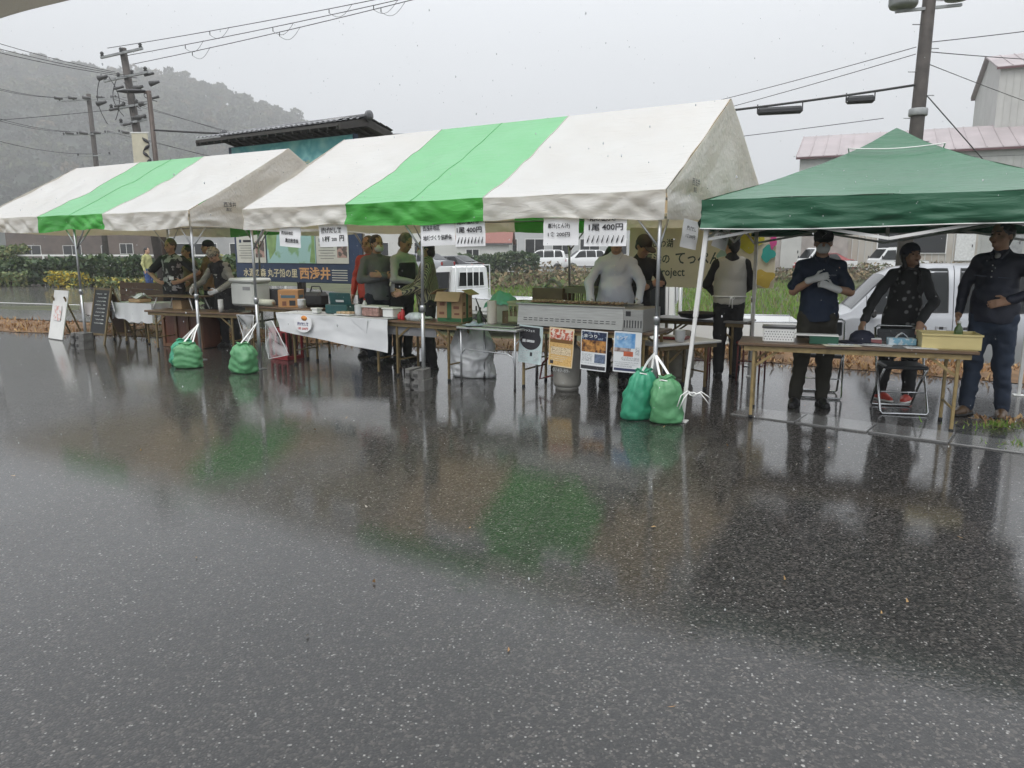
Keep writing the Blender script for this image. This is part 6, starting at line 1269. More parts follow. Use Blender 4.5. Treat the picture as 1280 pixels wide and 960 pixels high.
def car(name, label, loc, rz, paint, top, belt, bottom, hw, L, side_windows, wheels, cat='car', windshield=None, rear=None, group=None, tumble=.16, r=.29, doors=(), handles=(), mirror=None, lamps=True, slope=0., tail_h=(.75, .95), skip_far=False):
    """front towards local -x; top/belt: (x, z) polylines along the length; hw half width"""
    root = thing(name, label, cat, loc, rz, group); tx, tz = zip(*top); bx_, bz = zip(*belt)
    def sec(x):
        t_ = float(np.interp(x, tx, tz)); b_ = min(float(np.interp(x, bx_, bz)), t_ - .02); e = min((x + L / 2), (L / 2 - x)); w = hw * (1 - .16 * max(0, 1 - e / .35) ** 2)
        bo = bottom + .10 * max(0, 1 - e / .3) ** 2; g_ = t_ - b_; tb = min(tumble * g_ / .6, tumble * 1.2)
        return [(w * .90, bo), (w * .985, bo + .10), (w, (bo + b_) / 2 + .05), (w * .985, b_ - .03), (w * .97, b_), (w * .97 - tb * .55, b_ + g_ * .55), (w * .97 - tb * .92, b_ + g_ * .86), (w * .97 - tb - .07, b_ + g_ * .97), ((w - tb) * .5, b_ + g_ * 1.0 + .004), (0, b_ + g_ + .008)]
    xs = np.unique(np.concatenate([np.linspace(-L / 2, L / 2, 40), np.array(tx)])); V = []; n = 10
    for x in xs:
        s_ = sec(x)
        for (y, z) in s_: V.append((x, -y, z))
        for (y, z) in s_[::-1][1:]: V.append((x, y, z))
    m = 2 * n - 1; F = [(i * m + j, i * m + j + 1, (i + 1) * m + j + 1, (i + 1) * m + j) for i in range(len(xs) - 1) for j in range(m - 1)]; F = [f[::-1] for f in F]
    F += [tuple(range(m)), tuple(range((len(xs) - 1) * m, len(xs) * m))[::-1]]
    F += [(i * m, (i + 1) * m, (i + 1) * m + m - 1, i * m + m - 1) for i in range(len(xs) - 1)]
    b = MB(); b.add(V, F, 0, True); b.sm[-(len(xs) - 1) - 2:] = [False] * (len(xs) + 1)
    body = b.build('body', paint, root)
    md = body.modifiers.new('e', 'EDGE_SPLIT'); md.split_angle = R(32)
    def side(x, f, sg, off=.006):
        s_ = sec(x); k = f * 3; i = min(2, int(k)); q = k - i; a, c = s_[4 + i], s_[5 + i]
        return (x, sg * (a[0] + (c[0] - a[0]) * q + off), a[1] + (c[1] - a[1]) * q)
    for sg in (-1, 1):
        for (x0, x1, x2, x3) in side_windows:         # bottom x0..x3, top x1..x2
            b = MB(); G = []; nu, nv = 10, 6
            for i in range(nu + 1):
                for j in range(nv + 1):
                    f = .06 + .78 * j / nv; h_ = j / nv; xa = x0 + (x1 - x0) * h_; xb = x3 + (x2 - x3) * h_; G.append(side(xa + (xb - xa) * i / nu, f, sg))
            b.add(G, [(i * (nv + 1) + j, (i + 1) * (nv + 1) + j, (i + 1) * (nv + 1) + j + 1, i * (nv + 1) + j + 1) for i in range(nu) for j in range(nv)], 0, True); w_ = b.build('window', M_glass, root)
            ring = [G[i * (nv + 1)] for i in range(nu + 1)] + [G[nu * (nv + 1) + j] for j in range(1, nv + 1)] + [G[i * (nv + 1) + nv] for i in range(nu - 1, -1, -1)] + [G[j] for j in range(nv - 1, 0, -1)]
            b = MB(); b.tube(ring, .008, 5, closed=True); b.build('seal', M_trim, w_)
        for x in doors:
            pts_ = [(x, sg * (sec(x)[k][0] + .001), sec(x)[k][1]) for k in range(1, 8)]; b = MB(); b.tube(pts_, .005, 4); b.build('door_seam', M_trim, root)
        for (x, z) in handles: b = MB(); b.box((x, sg * (hw + .002), z), (.15, .012, .085), bev=.004); h_o = b.build('door_handle', paint, root); b = MB(); b.box((x + .0, sg * (hw + .010), z), (.055, .01, .07), bev=.002); b.build('recess', M_trim, h_o); b = MB(); b.box((x, sg * (hw + .02), z - .022), (.13, .02, .022), bev=.006); b.build('grip', paint, h_o)
        if mirror: x, z = mirror; b = MB(); b.box((x, sg * (hw + .10), z), (.08, .16, .13), bev=.03); b.build('mirror', M_trim if paint is not M_vwhite else paint, root)
        for wx in wheels:
            b = MB(); b.lathe([(r * 1.19, -.004), (r * 1.19, .006), (.01, .006), (.01, -.004)], 28, (wx, sg * (hw - .005), r + .01), Rm=rotx(math.pi / 2)); b.build('wheel_arch', M_trim, root); wheel(root, wx, sg * (hw - .08), r)
        b = MB(); b.box((0, sg * (hw * .99 + .006), (bottom + .12)), (abs(wheels[0] - wheels[1]) - 2.6 * r, .02, .06), bev=.006); b.build('sill_trim', M_trim, root)
    for nm, rng, m_ in (('windshield', windshield, M_glass), ('rear_window', rear, M_glass)):
        if not rng: continue
        x0, x1 = rng; b = MB(); G = []; nu, nv = 8, 8
        for i in range(nu + 1):
            x = x0 + (x1 - x0) * i / nu; s_ = sec(x); zt = s_[9][1]; wd = s_[7][0] * .97
            for j in range(nv + 1): f = -1 + 2 * j / nv; G.append((x, wd * f, zt + .006 - .02 * abs(f) ** 3))
        slope_n = np.array([-(np.interp(x1, tx, tz) - np.interp(x0, tx, tz)), 0, (x1 - x0)]); slope_n = slope_n / np.linalg.norm(slope_n) * np.sign(slope_n[2] if abs(slope_n[2]) > 0 else 1)
        G = [tuple(np.array(p) + slope_n * .008) for p in G]
        b.add(G, [(i * (nv + 1) + j, (i + 1) * (nv + 1) + j, (i + 1) * (nv + 1) + j + 1, i * (nv + 1) + j + 1) for i in range(nu) for j in range(nv)], 0, True); b.build(nm, m_, root)
    if lamps:
        zl = float(np.interp(-L / 2 + .12, tx, tz)) - .16
        for sg in (-1, 1):
            b = MB(); b.box((-L / 2 + .10, sg * hw * .72, zl), (.16, .34, .15), rotz(sg * .28), bev=.03); b.build('headlight', M_lamp, root)
            b = MB(); b.box((L / 2 - .03, sg * hw * .80, sum(tail_h) / 2), (.07, .16, tail_h[1] - tail_h[0]), bev=.02); b.build('tail_light', M_tail, root)
        b = MB(); b.box((-L / 2 + .02, 0, bottom + .2), (.10, hw * 1.5, .16), bev=.03); b.build('front_bumper', M_trim, root); b = MB(); b.box((-L / 2 - .035, 0, bottom + .32), (.01, .33, .165)); b.build('number_plate', M_white, root)
    return root
# silver van behind the gazebo
vx, vy = 7.05, 11.75
car('parked_van', 'silver compact van parked on the grass behind the green gazebo', (vx, vy, gz(vx, vy) + .05), R(-17), M_vsilver, [(-2.1, .90), (-2.06, 1.0), (-1.72, 1.10), (-1.62, 1.14), (-1.12, 1.70), (-.95, 1.80), (-.5, 1.86), (1.6, 1.87), (2.0, 1.78), (2.1, 1.2)], [(-2.1, .85), (-1.6, 1.05), (2.1, 1.10)], .24, .83, 4.2, [(-1.46, -1.06, -.30, -.28), (-.14, -.12, .86, .90), (1.08, 1.08, 1.70, 1.86)], (-1.32, 1.28), 'van', (-1.60, -1.14), (2.01, 2.09), doors=(-1.40, -.21, 1.0), handles=((-.36, .90), (-.04, .90)), mirror=(-1.32, 1.12), r=.30)
def kei_truck(label, loc, rz, detail=True, cargo=False):
    t = thing('kei_truck', label, 'truck', loc, rz, 'white kei trucks'); hw = .70
    # cab, front towards -x ; cab rear wall at x = 0
    prof = [(-1.28, .28), (-1.30, .62), (-1.26, .98), (-1.18, 1.05), (-.72, 1.66), (-.62, 1.72), (-.08, 1.74), (.0, 1.70), (.02, .62), (.02, .28)]
    b = MB(); n = len(prof); rings = []
    for y, k, dz in ((-hw, 1, 0), (-hw * .97, 1., 0), (hw * .97, 1., 0), (hw, 1., 0)): rings.append(y)
    V = []
    for y, ins in ((-hw, .0), (-hw + .05, .03), (hw - .05, .03), (hw, .0)):
        for (x, z) in prof:
            tl = .12 * max(0, (z - .95) / .8); yy = (abs(y) - tl) * (1 if y > 0 else -1); cx, cz = -.62, 1.0; e = 0 if ins else .025
            V.append((x + (cx - x) * e, yy, z + (cz - z) * e * .8))
    F = [(a * n + i, a * n + (i + 1) % n, (a + 1) * n + (i + 1) % n, (a + 1) * n + i) for a in range(3) for i in range(n)] + [tuple(range(n))[::-1], tuple(range(3 * n, 4 * n))]
    b.add(V, F); b.build('cab', M_vwhite, t)
    def sy(z): return hw - .12 * max(0, (z - .95) / .8)
    for sg in (-1, 1):
        wz = [(-1.06, 1.02), (-.68, 1.56), (-.16, 1.58), (-.14, 1.00)]; b = MB(); b.add([(x, sg * (sy(z) + .004), z) for x, z in wz], [(0, 1, 2, 3)] if sg > 0 else [(3, 2, 1, 0)]); w_ = b.build('window', M_glass, t); b = MB(); b.tube([(x, sg * (sy(z) + .004), z) for x, z in wz], .011, 5, closed=True); b.build('seal', M_trim, w_)
        b = MB(); b.tube([(x, sg * (sy(z) + .002), z) for x, z in ((-.08, .34), (-.09, 1.0), (-.10, 1.64))], .005, 4); b.build('door_seam', M_trim, t)
        b = MB(); b.box((-.2, sg * (hw + .008), .90), (.13, .02, .03), bev=.005); b.build('door_handle', M_trim, t); b = MB(); b.box((-1.1, sg * (hw + .10), 1.15), (.05, .12, .18), bev=.02); b.build('mirror', M_trim, t)
        for wx in (-.95, .98): wheel(t, wx, sg * (hw - .09), .26, .14)
        b = MB(); b.box((-1.24, sg * .5, .72), (.08, .22, .14), bev=.02); b.build('headlight', M_lamp, t)
    b = MB(); b.add([(-1.165, -.6, 1.09), (-1.165, .6, 1.09), (-.745, .56, 1.635), (-.745, -.56, 1.635)], [(0, 1, 2, 3)]); b.xf(None, (-.012, 0, .012)); b.build('windshield', M_glass, t)
    # rear window with guard bars
    rw = [(-.46, 1.20), (.46, 1.20), (.42, 1.58), (-.42, 1.58)]; b = MB(); b.add([(.026, y, z) for y, z in rw], [(0, 1, 2, 3)]); w_ = b.build('rear_window', M_glass, t); b = MB(); b.tube([(.028, y, z) for y, z in rw], .014, 6, closed=True); b.build('seal', M_vwhite, w_)
    b = MB(); b.tube([(.09, -.62, .66), (.09, -.60, 1.76), (.09, .60, 1.76), (.09, .62, .66)], .018, 8); b.tube([(.09, -.6, 1.12), (.09, .6, 1.12)], .014, 8)
    for y in (-.22, .0, .22): b.tube([(.09, y, 1.12), (.09, y, 1.75)], .013, 8)
    b.build('window_guard', M_vwhite, t)
    # bed
    b = MB(); b.box((1.02, 0, .60), (1.94, 1.40, .08)); b.box((1.0, 0, .48), (1.7, .6, .14)); b.build('bed_floor', M_vwhite, t)
    for sg in (-1, 1):
        b = MB(); b.box((1.02, sg * .70, .78), (1.94, .03, .29), bev=.006); g_ = b.build('side_gate', M_vwhite, t)
        b = MB(); b.tube([(.06, sg * .70, .935), (1.98, sg * .70, .935)], .016, 8); b.build('gate_rail', M_chrome, g_)
        for x in (.3, 1.0, 1.7): b = MB(); b.box((x, sg * .722, .70), (.05, .016, .12), bev=.004); b.build('hinge', M_trim, g_)
    b = MB(); b.box((2.0, 0, .78), (.03, 1.37, .29), bev=.006); b.build('tail_gate', M_vwhite, t)
    for sg in (-1, 1): b = MB(); b.box((2.02, sg * .52, .52), (.03, .24, .09), bev=.01); b.build('tail_light', M_tail, t); b = MB(); b.box((1.55, sg * .6, .30), (.03, .22, .28)); b.build('mud_flap', M_trim, t)
    return t
kx, ky = -1.55, 20.3; kei_truck('white kei truck with barred rear window parked behind the striped-shirt woman', (kx + .45, ky - .45, gz(kx, ky)), R(-45))
kx, ky = 2.85, 12.9; k2 = kei_truck('white kei truck parked behind the banner, its empty bed toward the silver van', (kx, ky, gz(3.6, 12.9)), R(-14))
# far vehicles on the road beyond the field
sed_top = [(-2.1, .7), (-2.0, .78), (-1.0, .95), (-.95, .98), (-.25, 1.42), (.9, 1.45), (1.65, 1.05), (2.05, 1.0), (2.1, .7)]; sed_belt = [(-2.1, .62), (-1, .9), (2.1, .95)]
mini_top = [(-1.9, .8), (-1.85, .95), (-1.25, 1.10), (-.5, 1.66), (-.2, 1.72), (1.3, 1.72), (1.7, 1.6), (1.9, 1.0)]; mini_belt = [(-1.9, .75), (-1.2, 1.0), (1.9, 1.08)]
def far_car(name, label, x, y, rz, paint, kind, cat):
    if kind == 's': return car(name, label, (x, y, gz(x, y) + .05), rz, paint, sed_top, sed_belt, .22, .84, 4.2, [(-.80, -.22, .28, .30), (.36, .36, .80, 1.2)], (-1.3, 1.3), cat, (-.94, -.28), (.94, 1.6), group='cars parked far behind the field')
    return car(name, label, (x, y, gz(x, y) + .05), rz, paint, mini_top, mini_belt, .22, .82, 3.8, [(-1.0, -.45, .0, .02), (.08, .08, .84, .88), (.96, .96, 1.45, 1.62)], (-1.2, 1.18), cat, (-1.22, -.54), (1.72, 1.88), group='cars parked far behind the field')
far_car('parked_car', 'white minivan parked beyond the brown weeds', 2.6, 62., R(-4), M_vwhite, 'm', 'car')
far_car('parked_car', 'white car half hidden behind the white minivan', 6.2, 64.5, R(8), M_vwhite, 'm', 'car')
far_car('parked_car', 'dark grey saloon parked behind the striped-shirt woman', -3.9, 46., R(-28), M_vblack, 's', 'car')
far_car('parked_car', 'pale silver hatchback beside the dark grey saloon', -5.6, 45., R(-28), M_vsilver, 's', 'car')
far_car('parked_car', 'red car behind the far white trucks', 22.6, 54.5, R(-10), M_vred, 's', 'car')
for (x, y, rz_t, lb) in ((20.3, 49., R(6), 'far white flatbed truck left of the man in the cap'), (25.2, 49.5, R(4), 'far white flatbed truck right of the man in the cap')):
    o = copy_tree(k2, None, (x, y, gz(x, y) + .03), rz_t, lb); o.scale = (1.05,) * 3
# ================================================================== ROOFED MAP BOARD
pl, pr_ = np.array([-6.35, 17.05]), np.array([-3.12, 15.05]); dv = pr_ - pl; Lb = float(np.linalg.norm(dv)); ang = math.atan2(dv[1], dv[0]); ctr = (pl + pr_) / 2
t = thing('map_board', 'large roofed tourist map board with mural and navy title band', 'information board', (*ctr, 0), ang)
M_navyb = mat('board_navy', (.03, .05, .10), .5, 0, .1); M_cream = mat('board_cream', (.56, .56, .50), .5, 0, .05)
M_map = pattern('printed_lake_map', 'blot', (.33, .52, .50), (.22, .38, .20), 2.2, .5, .56, soft=.03)
def mural():
    m = bpy.data.materials.new('lake_mural'); m.use_nodes = True; n = m.node_tree.nodes; l = m.node_tree.links; p = n['Principled BSDF']; p.inputs['Roughness'].default_value = .45
    co = n.new('ShaderNodeTexCoord'); no = n.new('ShaderNodeTexNoise'); no.inputs['Scale'].default_value = 2.4; no.inputs['Detail'].default_value = 6; l.new(co.outputs['Object'], no.inputs[0])
    sp = n.new('ShaderNodeSeparateXYZ'); l.new(co.outputs['Object'], sp.inputs[0]); a = n.new('ShaderNodeMath'); a.operation = 'MULTIPLY_ADD'; a.inputs[1].default_value = .75; l.new(no.outputs[0], a.inputs[0]); q = n.new('ShaderNodeMath'); q.operation = 'MULTIPLY'; q.inputs[1].default_value = .5; l.new(sp.outputs[2], q.inputs[0]); l.new(q.outputs[0], a.inputs[2])
    s2 = n.new('ShaderNodeMath'); s2.operation = 'SUBTRACT'; s2.inputs[1].default_value = 1.72; l.new(a.outputs[0], s2.inputs[0])
    r = n.new('ShaderNodeValToRGB'); r.color_ramp.interpolation = 'LINEAR'; e = r.color_ramp.elements; e[0].position = .10; e[0].color = (.01, .13, .38, 1); e[1].position = .95; e[1].color = (.42, .56, .42, 1)
    for ps, c in ((.26, (.02, .25, .45, 1)), (.36, (.30, .60, .62, 1)), (.48, (.10, .35, .40, 1)), (.62, (.25, .50, .50, 1)), (.78, (.36, .55, .50, 1))): x = e.new(ps); x.color = c
    l.new(s2.outputs[0], r.inputs[0]); l.new(r.outputs[0], p.inputs['Base Color']); return m
b = MB(); b.box((0, .10, 2.34), (Lb, .12, 2.94), bev=.01); b.build('panel', M_navyb, t)
b = MB(); b.box((.04, .032, 3.15), (Lb - .16, .012, 1.28)); b.build('mural', mural(), t)
b = MB(); b.box((-.05, .030, 1.86), (1.5, .012, 1.16)); b.build('map_panel', M_map, t)
b = MB(); b.prism([(-.8, .022, 2.0), (-.72, .022, 1.35), (-.52, .022, 1.55), (-.45, .022, 1.95), (-.6, .022, 2.35)], (0, .004, 0)); b.build('map_land', mat('map_green', (.22, .34, .14), .5, 0, .3, 5), t); b = MB(); b.prism([(.52, .022, 1.3), (.68, .022, 1.3), (.68, .022, 2.4), (.58, .022, 2.2), (.6, .022, 1.7)], (0, .004, 0)); b.build('map_land', mat('map_green', (.22, .34, .14), .5, 0, .3, 5), t)
for cx, w in ((-1.33, .96), (1.18, .92)):
    b = MB(); b.box((cx, .030, 1.86), (w, .012, 1.16)); pn = b.build('text_panel', M_cream, t)
    for blk in range(2):
        z0 = 2.34 - blk * .58
        b = MB(); b.box((cx - w * .36, .022, z0), (.07, .004, .07)); b.build('number_square', M_navyb, pn); b = MB(); b.box((cx - w * .12, .022, z0), (.26, .004, .05)); b.build('heading', M_ink, pn)
        b = MB(); [b.box((cx - w * .16, .022, z0 - .10 - i * .055), (w * .52 * (1 - .2 * (i % 2)), .004, .014)) for i in range(6)]; b.build('text_lines', mat('text_grey', (.22, .22, .2), .6), pn, kind='stuff')
        b = MB(); b.box((cx + w * .31, .022, z0 - .18), (w * .30, .004, .36)); b.build('photo', pattern('board_photo_%d' % blk, 'blot', (.12, .10, .09), (.42, .28, .24), 7), pn)
Mgold = mat('title_cream', (.62, .56, .38), .5, 0, .1); Morg = mat('title_orange', (.60, .33, .15), .5, 0, .15)
text_box('水源の森 丸子船の里', -1.64, .97, 1.75, .19, .034, Mgold, t, .02); text_box('西浅井', .18, .94, .92, .26, .034, Morg, t, .03)
text_box('奥琵琶湖', -.1, 3.22, .75, .16, .02, Mgold, t, .01)
b = MB(); [b.box((1.36, .036, 1.14 - i * .05), (.44, .004, .018)) for i in range(5)]; b.build('small_print', M_cream, t, kind='stuff')
for x in (-Lb / 2 + .12, Lb / 2 - .12, 0): b = MB(); b.box((x, .24, 1.9), (.14, .14, 3.9), bev=.01); b.build('post', mat('dark_timber', (.035, .028, .024), .6, 0, .2), t)
M_tile = mat('wet_roof_tile', (.07, .07, .075), .3, 0, .3, 6, coat=.4); Mtim = mat('roof_timber', (.035, .03, .027), .6, 0, .2)
yr, zr, ye, ze = .15, 4.05, .74, 3.90; HL = Lb / 2 + .26
for sg in (-1, 1):
    b = MB(); b.prism([(-HL, yr, zr - .03), (-HL, yr + sg * ye, ze - .05), (-HL, yr + sg * ye, ze + .01), (-HL, yr, zr + .03)], (2 * HL, 0, 0)); rf = b.build('roof_slope', Mtim, t)
    n_r, n_c = 4, 30
    tl = MB(); tl.grid(lambda u, v: np.stack([(u - .5) * 2 * HL / n_c * .98, sg * ye / n_r * v * 1.12, .010 * np.cos(u * 2 * np.pi) * 1 + .03 - .02 * v - (zr - ze) / n_r * v * 1.12], -1), 6, 2, thick=0); tme = tl.mesh('tile', M_tile)
    for r_ in range(n_r):
        for c__ in range(n_c): obj('tile', tme, rf, (-HL + 2 * HL * (c__ + .5) / n_c, yr + sg * ye * r_ / n_r, zr + .045 - (zr - ze) * r_ / n_r))
b = MB(); b.tube([(-HL - .03, yr, zr + .07), (HL + .03, yr, zr + .07)], .055, 12); b.box((0, yr, zr + .03), (2 * HL, .16, .07)); b.build('ridge_cap', M_tile, t)
for sx in (-1, 1):
    b = MB(); b.lathe([(.02, 0), (.10, .0), (.10, .05), (.02, .05)], 14, (sx * (HL + .02), yr, zr + .08), Rm=roty(math.pi / 2)); b.build('ridge_end', M_tile, t)
    for sg in (-1, 1): b = MB(); b.bar((sx * (HL - .03), yr, zr - .06), (sx * (HL - .03), yr + sg * ye, ze - .07), .05, .10); b.build('barge_board', Mtim, t)
for x in np.linspace(-HL + .12, HL - .12, 18):
    for sg in (-1, 1): b = MB(); b.bar((x, yr + sg * .1, zr - .08), (x, yr + sg * (ye - .02), ze - .07), .04, .05); b.build('rafter', Mtim, t)
b = MB(); b.box((0, .02 - .55, .38), (Lb * .8, .35, .06)); b.box((-1.2, -.53, .17), (.1, .3, .34)); b.box((1.2, -.53, .17), (.1, .3, .34)); b.build('base_shelf', mat('dark_stone', (.05, .05, .052), .5), t)
# ================================================================== POLES, LAMP, WIRES
M_pole = mat('utility_pole_concrete', (.065, .056, .05), .7, 0, .3, 5, .4, 20); M_wire = mat('cable_black', (.03, .03, .03), .6, 0, 0); M_ins = mat('insulator', (.08, .08, .08), .3, 0, .2); M_ins2 = mat('grey_galvanised', (.3, .31, .31), .5, .4, .2)
def util_pole(label, x, y, H, r, arms, lean=(0, 0), steps=True):
    t = thing('utility_pole', label, 'utility pole', (x, y, gz(x, y)), 0, 'concrete utility poles'); t.rotation_euler = (lean[1], lean[0], 0)
    b = MB(); b.tube([(0, 0, -.3), (0, 0, H * .5), (0, 0, H)], [r, r * .86, r * .70], 16); b.build('shaft', M_pole, t)
    for (z, L, a, wires) in arms:
        b = MB(); d = np.array([math.cos(a), math.sin(a), 0]); b.bar(np.array([0, -r * .9, z]) - d * L / 2, np.array([0, -r * .9, z]) + d * L / 2, .075, .075); ar = b.build('crossarm', M_ins2, t)
        for f in np.linspace(-.46, .46, wires):
            p = np.array([0, -r * .9, z]) + d * L * f; b = MB(); b.lathe([(.03, .04), (.07, .06), (.04, .11), (.07, .13), (.04, .19), (.025, .2)], 10, tuple(p)); b.build('insulator', M_ins, ar)
    if steps:
        for k in range(int((H - 3) / .5)): b = MB(); z = 2.6 + k * .5; b.tube([(-r * .8, 0, z), (-r * .8 - .18, 0, z)] if k % 2 else [(r * .8, 0, z), (r * .8 + .18, 0, z)], .010, 6); b.build('step_bolt', M_ins2, t)
    return t
P1 = util_pole('tall utility pole with crowded crossarms before the misty hill', -13.12, 28., 8.75, .17, [(8.55, 1.9, R(-18), 3), (7.75, 2.0, R(-18), 4), (6.75, 1.9, R(-18), 4), (6.2, 1.2, R(-18), 3)], lean=(R(-5.2), 0))
for k, (x, z) in enumerate(((-.9, 7.75), (-.5, 6.75), (.4, 6.75), (.75, 7.7), (.2, 6.3), (-.3, 6.1), (.9, 7.4), (-.7, 6.65), (-1.1, 6.9), (.8, 6.9), (.3, 7.3), (-.4, 7.35))):
    b = MB(); b.tube([(x, -.3, z), (x + .35, -.35, z + .03)], [.05, .11][0] if k % 2 else [.1, .05], 8); b.build('cable_joint', M_ins, P1)
for k in range(7):
    a0 = (-.8 + k * .25, -.2, 7.9 - .12 * k); a1 = (-.9 + .32 * k, -.25, 6.2 + .1 * k); b = MB(); b.tube([(a0[0] + (a1[0] - a0[0]) * f + .25 * math.sin(math.pi * f) * (1 if k % 2 else -1), -.25, a0[2] + (a1[2] - a0[2]) * f) for f in np.linspace(0, 1, 10)], .014, 5); b.build('jumper_cable', M_wire, P1)
P2 = util_pole('shorter-looking distant utility pole before the misty hill', -28.2, 52., 12.0, .2, [(11.6, 4.6, R(-10), 5), (9.4, 4.6, R(-10), 5), (8.0, 2.6, R(-10), 3)], lean=(R(-1), 0), steps=False)
for k in range(10):
    x = -2.1 + .47 * k; z = (11.75, 9.5)[k % 2]; b = MB(); b.tube([(x, -.3, z), (x + .5, -.3, z - .08)], [.12, .06], 8); b.build('cable_joint', M_ins, P2)
P3 = util_pole('thick utility pole rising behind the green gazebo', 9.22, 17.6, 9.8, .175, [(9.5, 1.8, R(-22), 3)], lean=(R(.4), 0))
for (x, z, w) in ((-.62, 7.45, .30), (.55, 7.62, .26)):
    b = MB(); b.lathe([(.05, -.3), (w * .9, -.28), (w, -.22), (w, .5), (w * .9, .56), (.05, .6)], 18, (x, -.1, z + .25)); tr_ = b.build('transformer', M_ins2, P3)
    b = MB(); b.lathe([(w * 1.03, -.02), (w * 1.06, -.01), (w * 1.06, .03), (w * 1.03, .04)], 18, (x, -.1, z + .3)); b.build('band', M_ins2, tr_)
b = MB(); b.bar((-.75, -.05, 7.35), (.7, -.05, 7.5), .06, .06); b.build('bracket', M_ins2, P3); b = MB(); b.lathe([(.19, 0), (.20, .02), (.20, .14), (.19, .16)], 16, (0, 0, 5.15)); b.build('clamp', M_ins2, P3)
t = thing('street_lamp', 'brown street lamp with a long flat head beside the tall utility pole', 'street lamp', (-10.2, 22., 0), 0); Mbr = mat('lamp_post_brown', (.075, .055, .045), .5, .2, .2)
b = MB(); b.tube([(0, 0, 0), (-.03, 0, 3.0), (-.10, 0, 6.02)], [.085, .075, .065], 14); b.build('post', Mbr, t); b = MB(); b.tube([(-.10, 0, 5.95), (-.26, 0, 6.0)], .04, 10); b.build('arm', Mbr, t)
b = MB(); b.lathe([(.02, 0), (.09, .05), (.13, .3), (.12, .6), (.06, .82), (.01, .86)], 16, (-.16, 0, 6.01), Rm=np.diag([1, 1, .45]) @ roty(-math.pi / 2)); b.build('lamp_head', M_trim, t)
t = thing('pole_banner', 'cream banner with a dark emblem hanging from the street lamp post', 'banner', (-10.42, 21.95, 3.95), 0); b = MB(); b.box((-.22, 0, .45), (.46, .012, .92)); b.build('fabric', mat('cream_banner', (.5, .47, .36), .7, 0, .1), t); b = MB(); b.bar((.05, 0, .93), (-.48, 0, .93), .03, .03); b.build('arm', M_whitepipe, t)
b = MB(); b.tube([(-.05 + .09 * math.sin(a * 1.7), -.02, .1 + .11 * a) for a in np.linspace(0, 6.3, 24)], [.03 + .02 * math.sin(i) for i in range(24)], 6); b.build('emblem', M_trim, t)
def wire(label, pts_, r, sag, group='overhead wires', extra=None):
    P = np.array(pts_, float); o3 = P[0]; t = thing('overhead_wire', label, 'wire', tuple(o3), 0, group); b = MB(); path = []
    for a, c in zip(P, P[1:]):
        for f in np.linspace(0, 1, 28)[:(-1 if c is not P[-1] else None)]: q = a + (c - a) * f; q = q - np.array([0, 0, sag * 4 * f * (1 - f)]); path.append(q - o3)
    b.tube(path, r, 6); b.build('cable', M_wire, t)
    if extra:
        for f in extra:
            q = path[int(f * (len(path) - 1))]; dr = (path[-1] - path[0]) / np.linalg.norm(path[-1] - path[0]); b = MB(); b.tube([q, q + (0, 0, -.12)], .014, 6); b.tube([q + dr * s_ * .85 + np.array([0, 0, -.12 - .22 * math.sin(math.pi * s_) + .12 * s_]) for s_ in np.linspace(0, 1, 10)], .006, 5); b.build('spacer', M_wire, t)
    return t
pA = np.array([-14.35, 27.8, 8.65]); pB = np.array([9.4, 17.5, 9.75])
for k, lb in enumerate(('upper power wire running from the tall pole over the tents, outermost of three', 'upper power wire running from the tall pole over the tents, middle of three', 'upper power wire running from the tall pole over the tents, lowest of three')):
    o_ = (.0, .75, 1.1)[k]; wire(lb, [pA + (o_, -.2 * k, (-.0, -.3, -.62)[k]), pB + (o_ * .6, -.9 * k, -.1 - .05 * k)], .011, .25, extra=(.13, .30, .46) if k else (.22, .40))
wire('telephone cable with black closures running from the thick pole behind the tents', [(9.08, 17.5, 5.22), (-10.9, 22.0, 5.0)], .028, .55, extra=None)
for (f, L_, lb) in ((.055, .62, 'small black cable closure hanging near the thick pole'), (.14, 1.02, 'long black cable closure hanging on the telephone cable')):
    a, c = np.array([9.08, 17.5, 5.22]), np.array([-10.9, 22.0, 5.0]); q = a + (c - a) * f - np.array([0, 0, .55 * 4 * f * (1 - f) + .14]); d = (c - a) / np.linalg.norm(c - a); t = thing('cable_closure', lb, 'cable closure', tuple(q), 0, 'black cable closures'); b = MB(); b.bar(-d * L_ / 2, d * L_ / 2, .17, .17, bev=.05); b.build('housing', M_black, t)
    for s in (-1, 1): b = MB(); b.tube([d * s * L_ / 2 * .98, d * s * L_ / 2 * .98 + (0, 0, .16)], .015, 6); b.build('hanger', M_black, t)
WL = [((9.08, 17.6, 6.05), (-6, 40, 6.5), .5, .012, 'thin wire from the thick pole toward the sky gap behind the tents, upper'), ((9.08, 17.6, 5.9), (-6, 42, 6.0), .5, .012, 'thin wire from the thick pole toward the sky gap behind the tents, lower'), ((9.36, 17.6, 6.15), (26, 20, 9.3), .25, .014, 'wire from the thick pole toward the tall grey factory, upper'), ((9.36, 17.6, 5.95), (30, 30, 8.9), .25, .014, 'wire from the thick pole toward the tall grey factory, second'), ((9.36, 17.6, 5.7), (32, 38, 6.9), .15, .012, 'wire from the thick pole toward the pink roof'), ((9.36, 17.5, 5.0), (13.6, 17.0, 0.5), 0., .018, 'guy wire slanting down from the thick pole to the ground'), ((11.2, 13.9, 11.), (13.0, 17.0, 6.0), 0., .012, 'steep wire crossing the sky above the tall grey factory'), ((8.6, 22, 4.2), (30, 34, 6.3), .2, .012, 'low wire passing behind the gazebo roof peak'), ((-4, 24, 4.0), (9.08, 17.6, 4.6), .1, .012, 'low wire between the large tent roof and the thick pole')]
for a, c, sg_, r_, lb in WL: wire(lb, [a, c], r_ * .7, sg_)
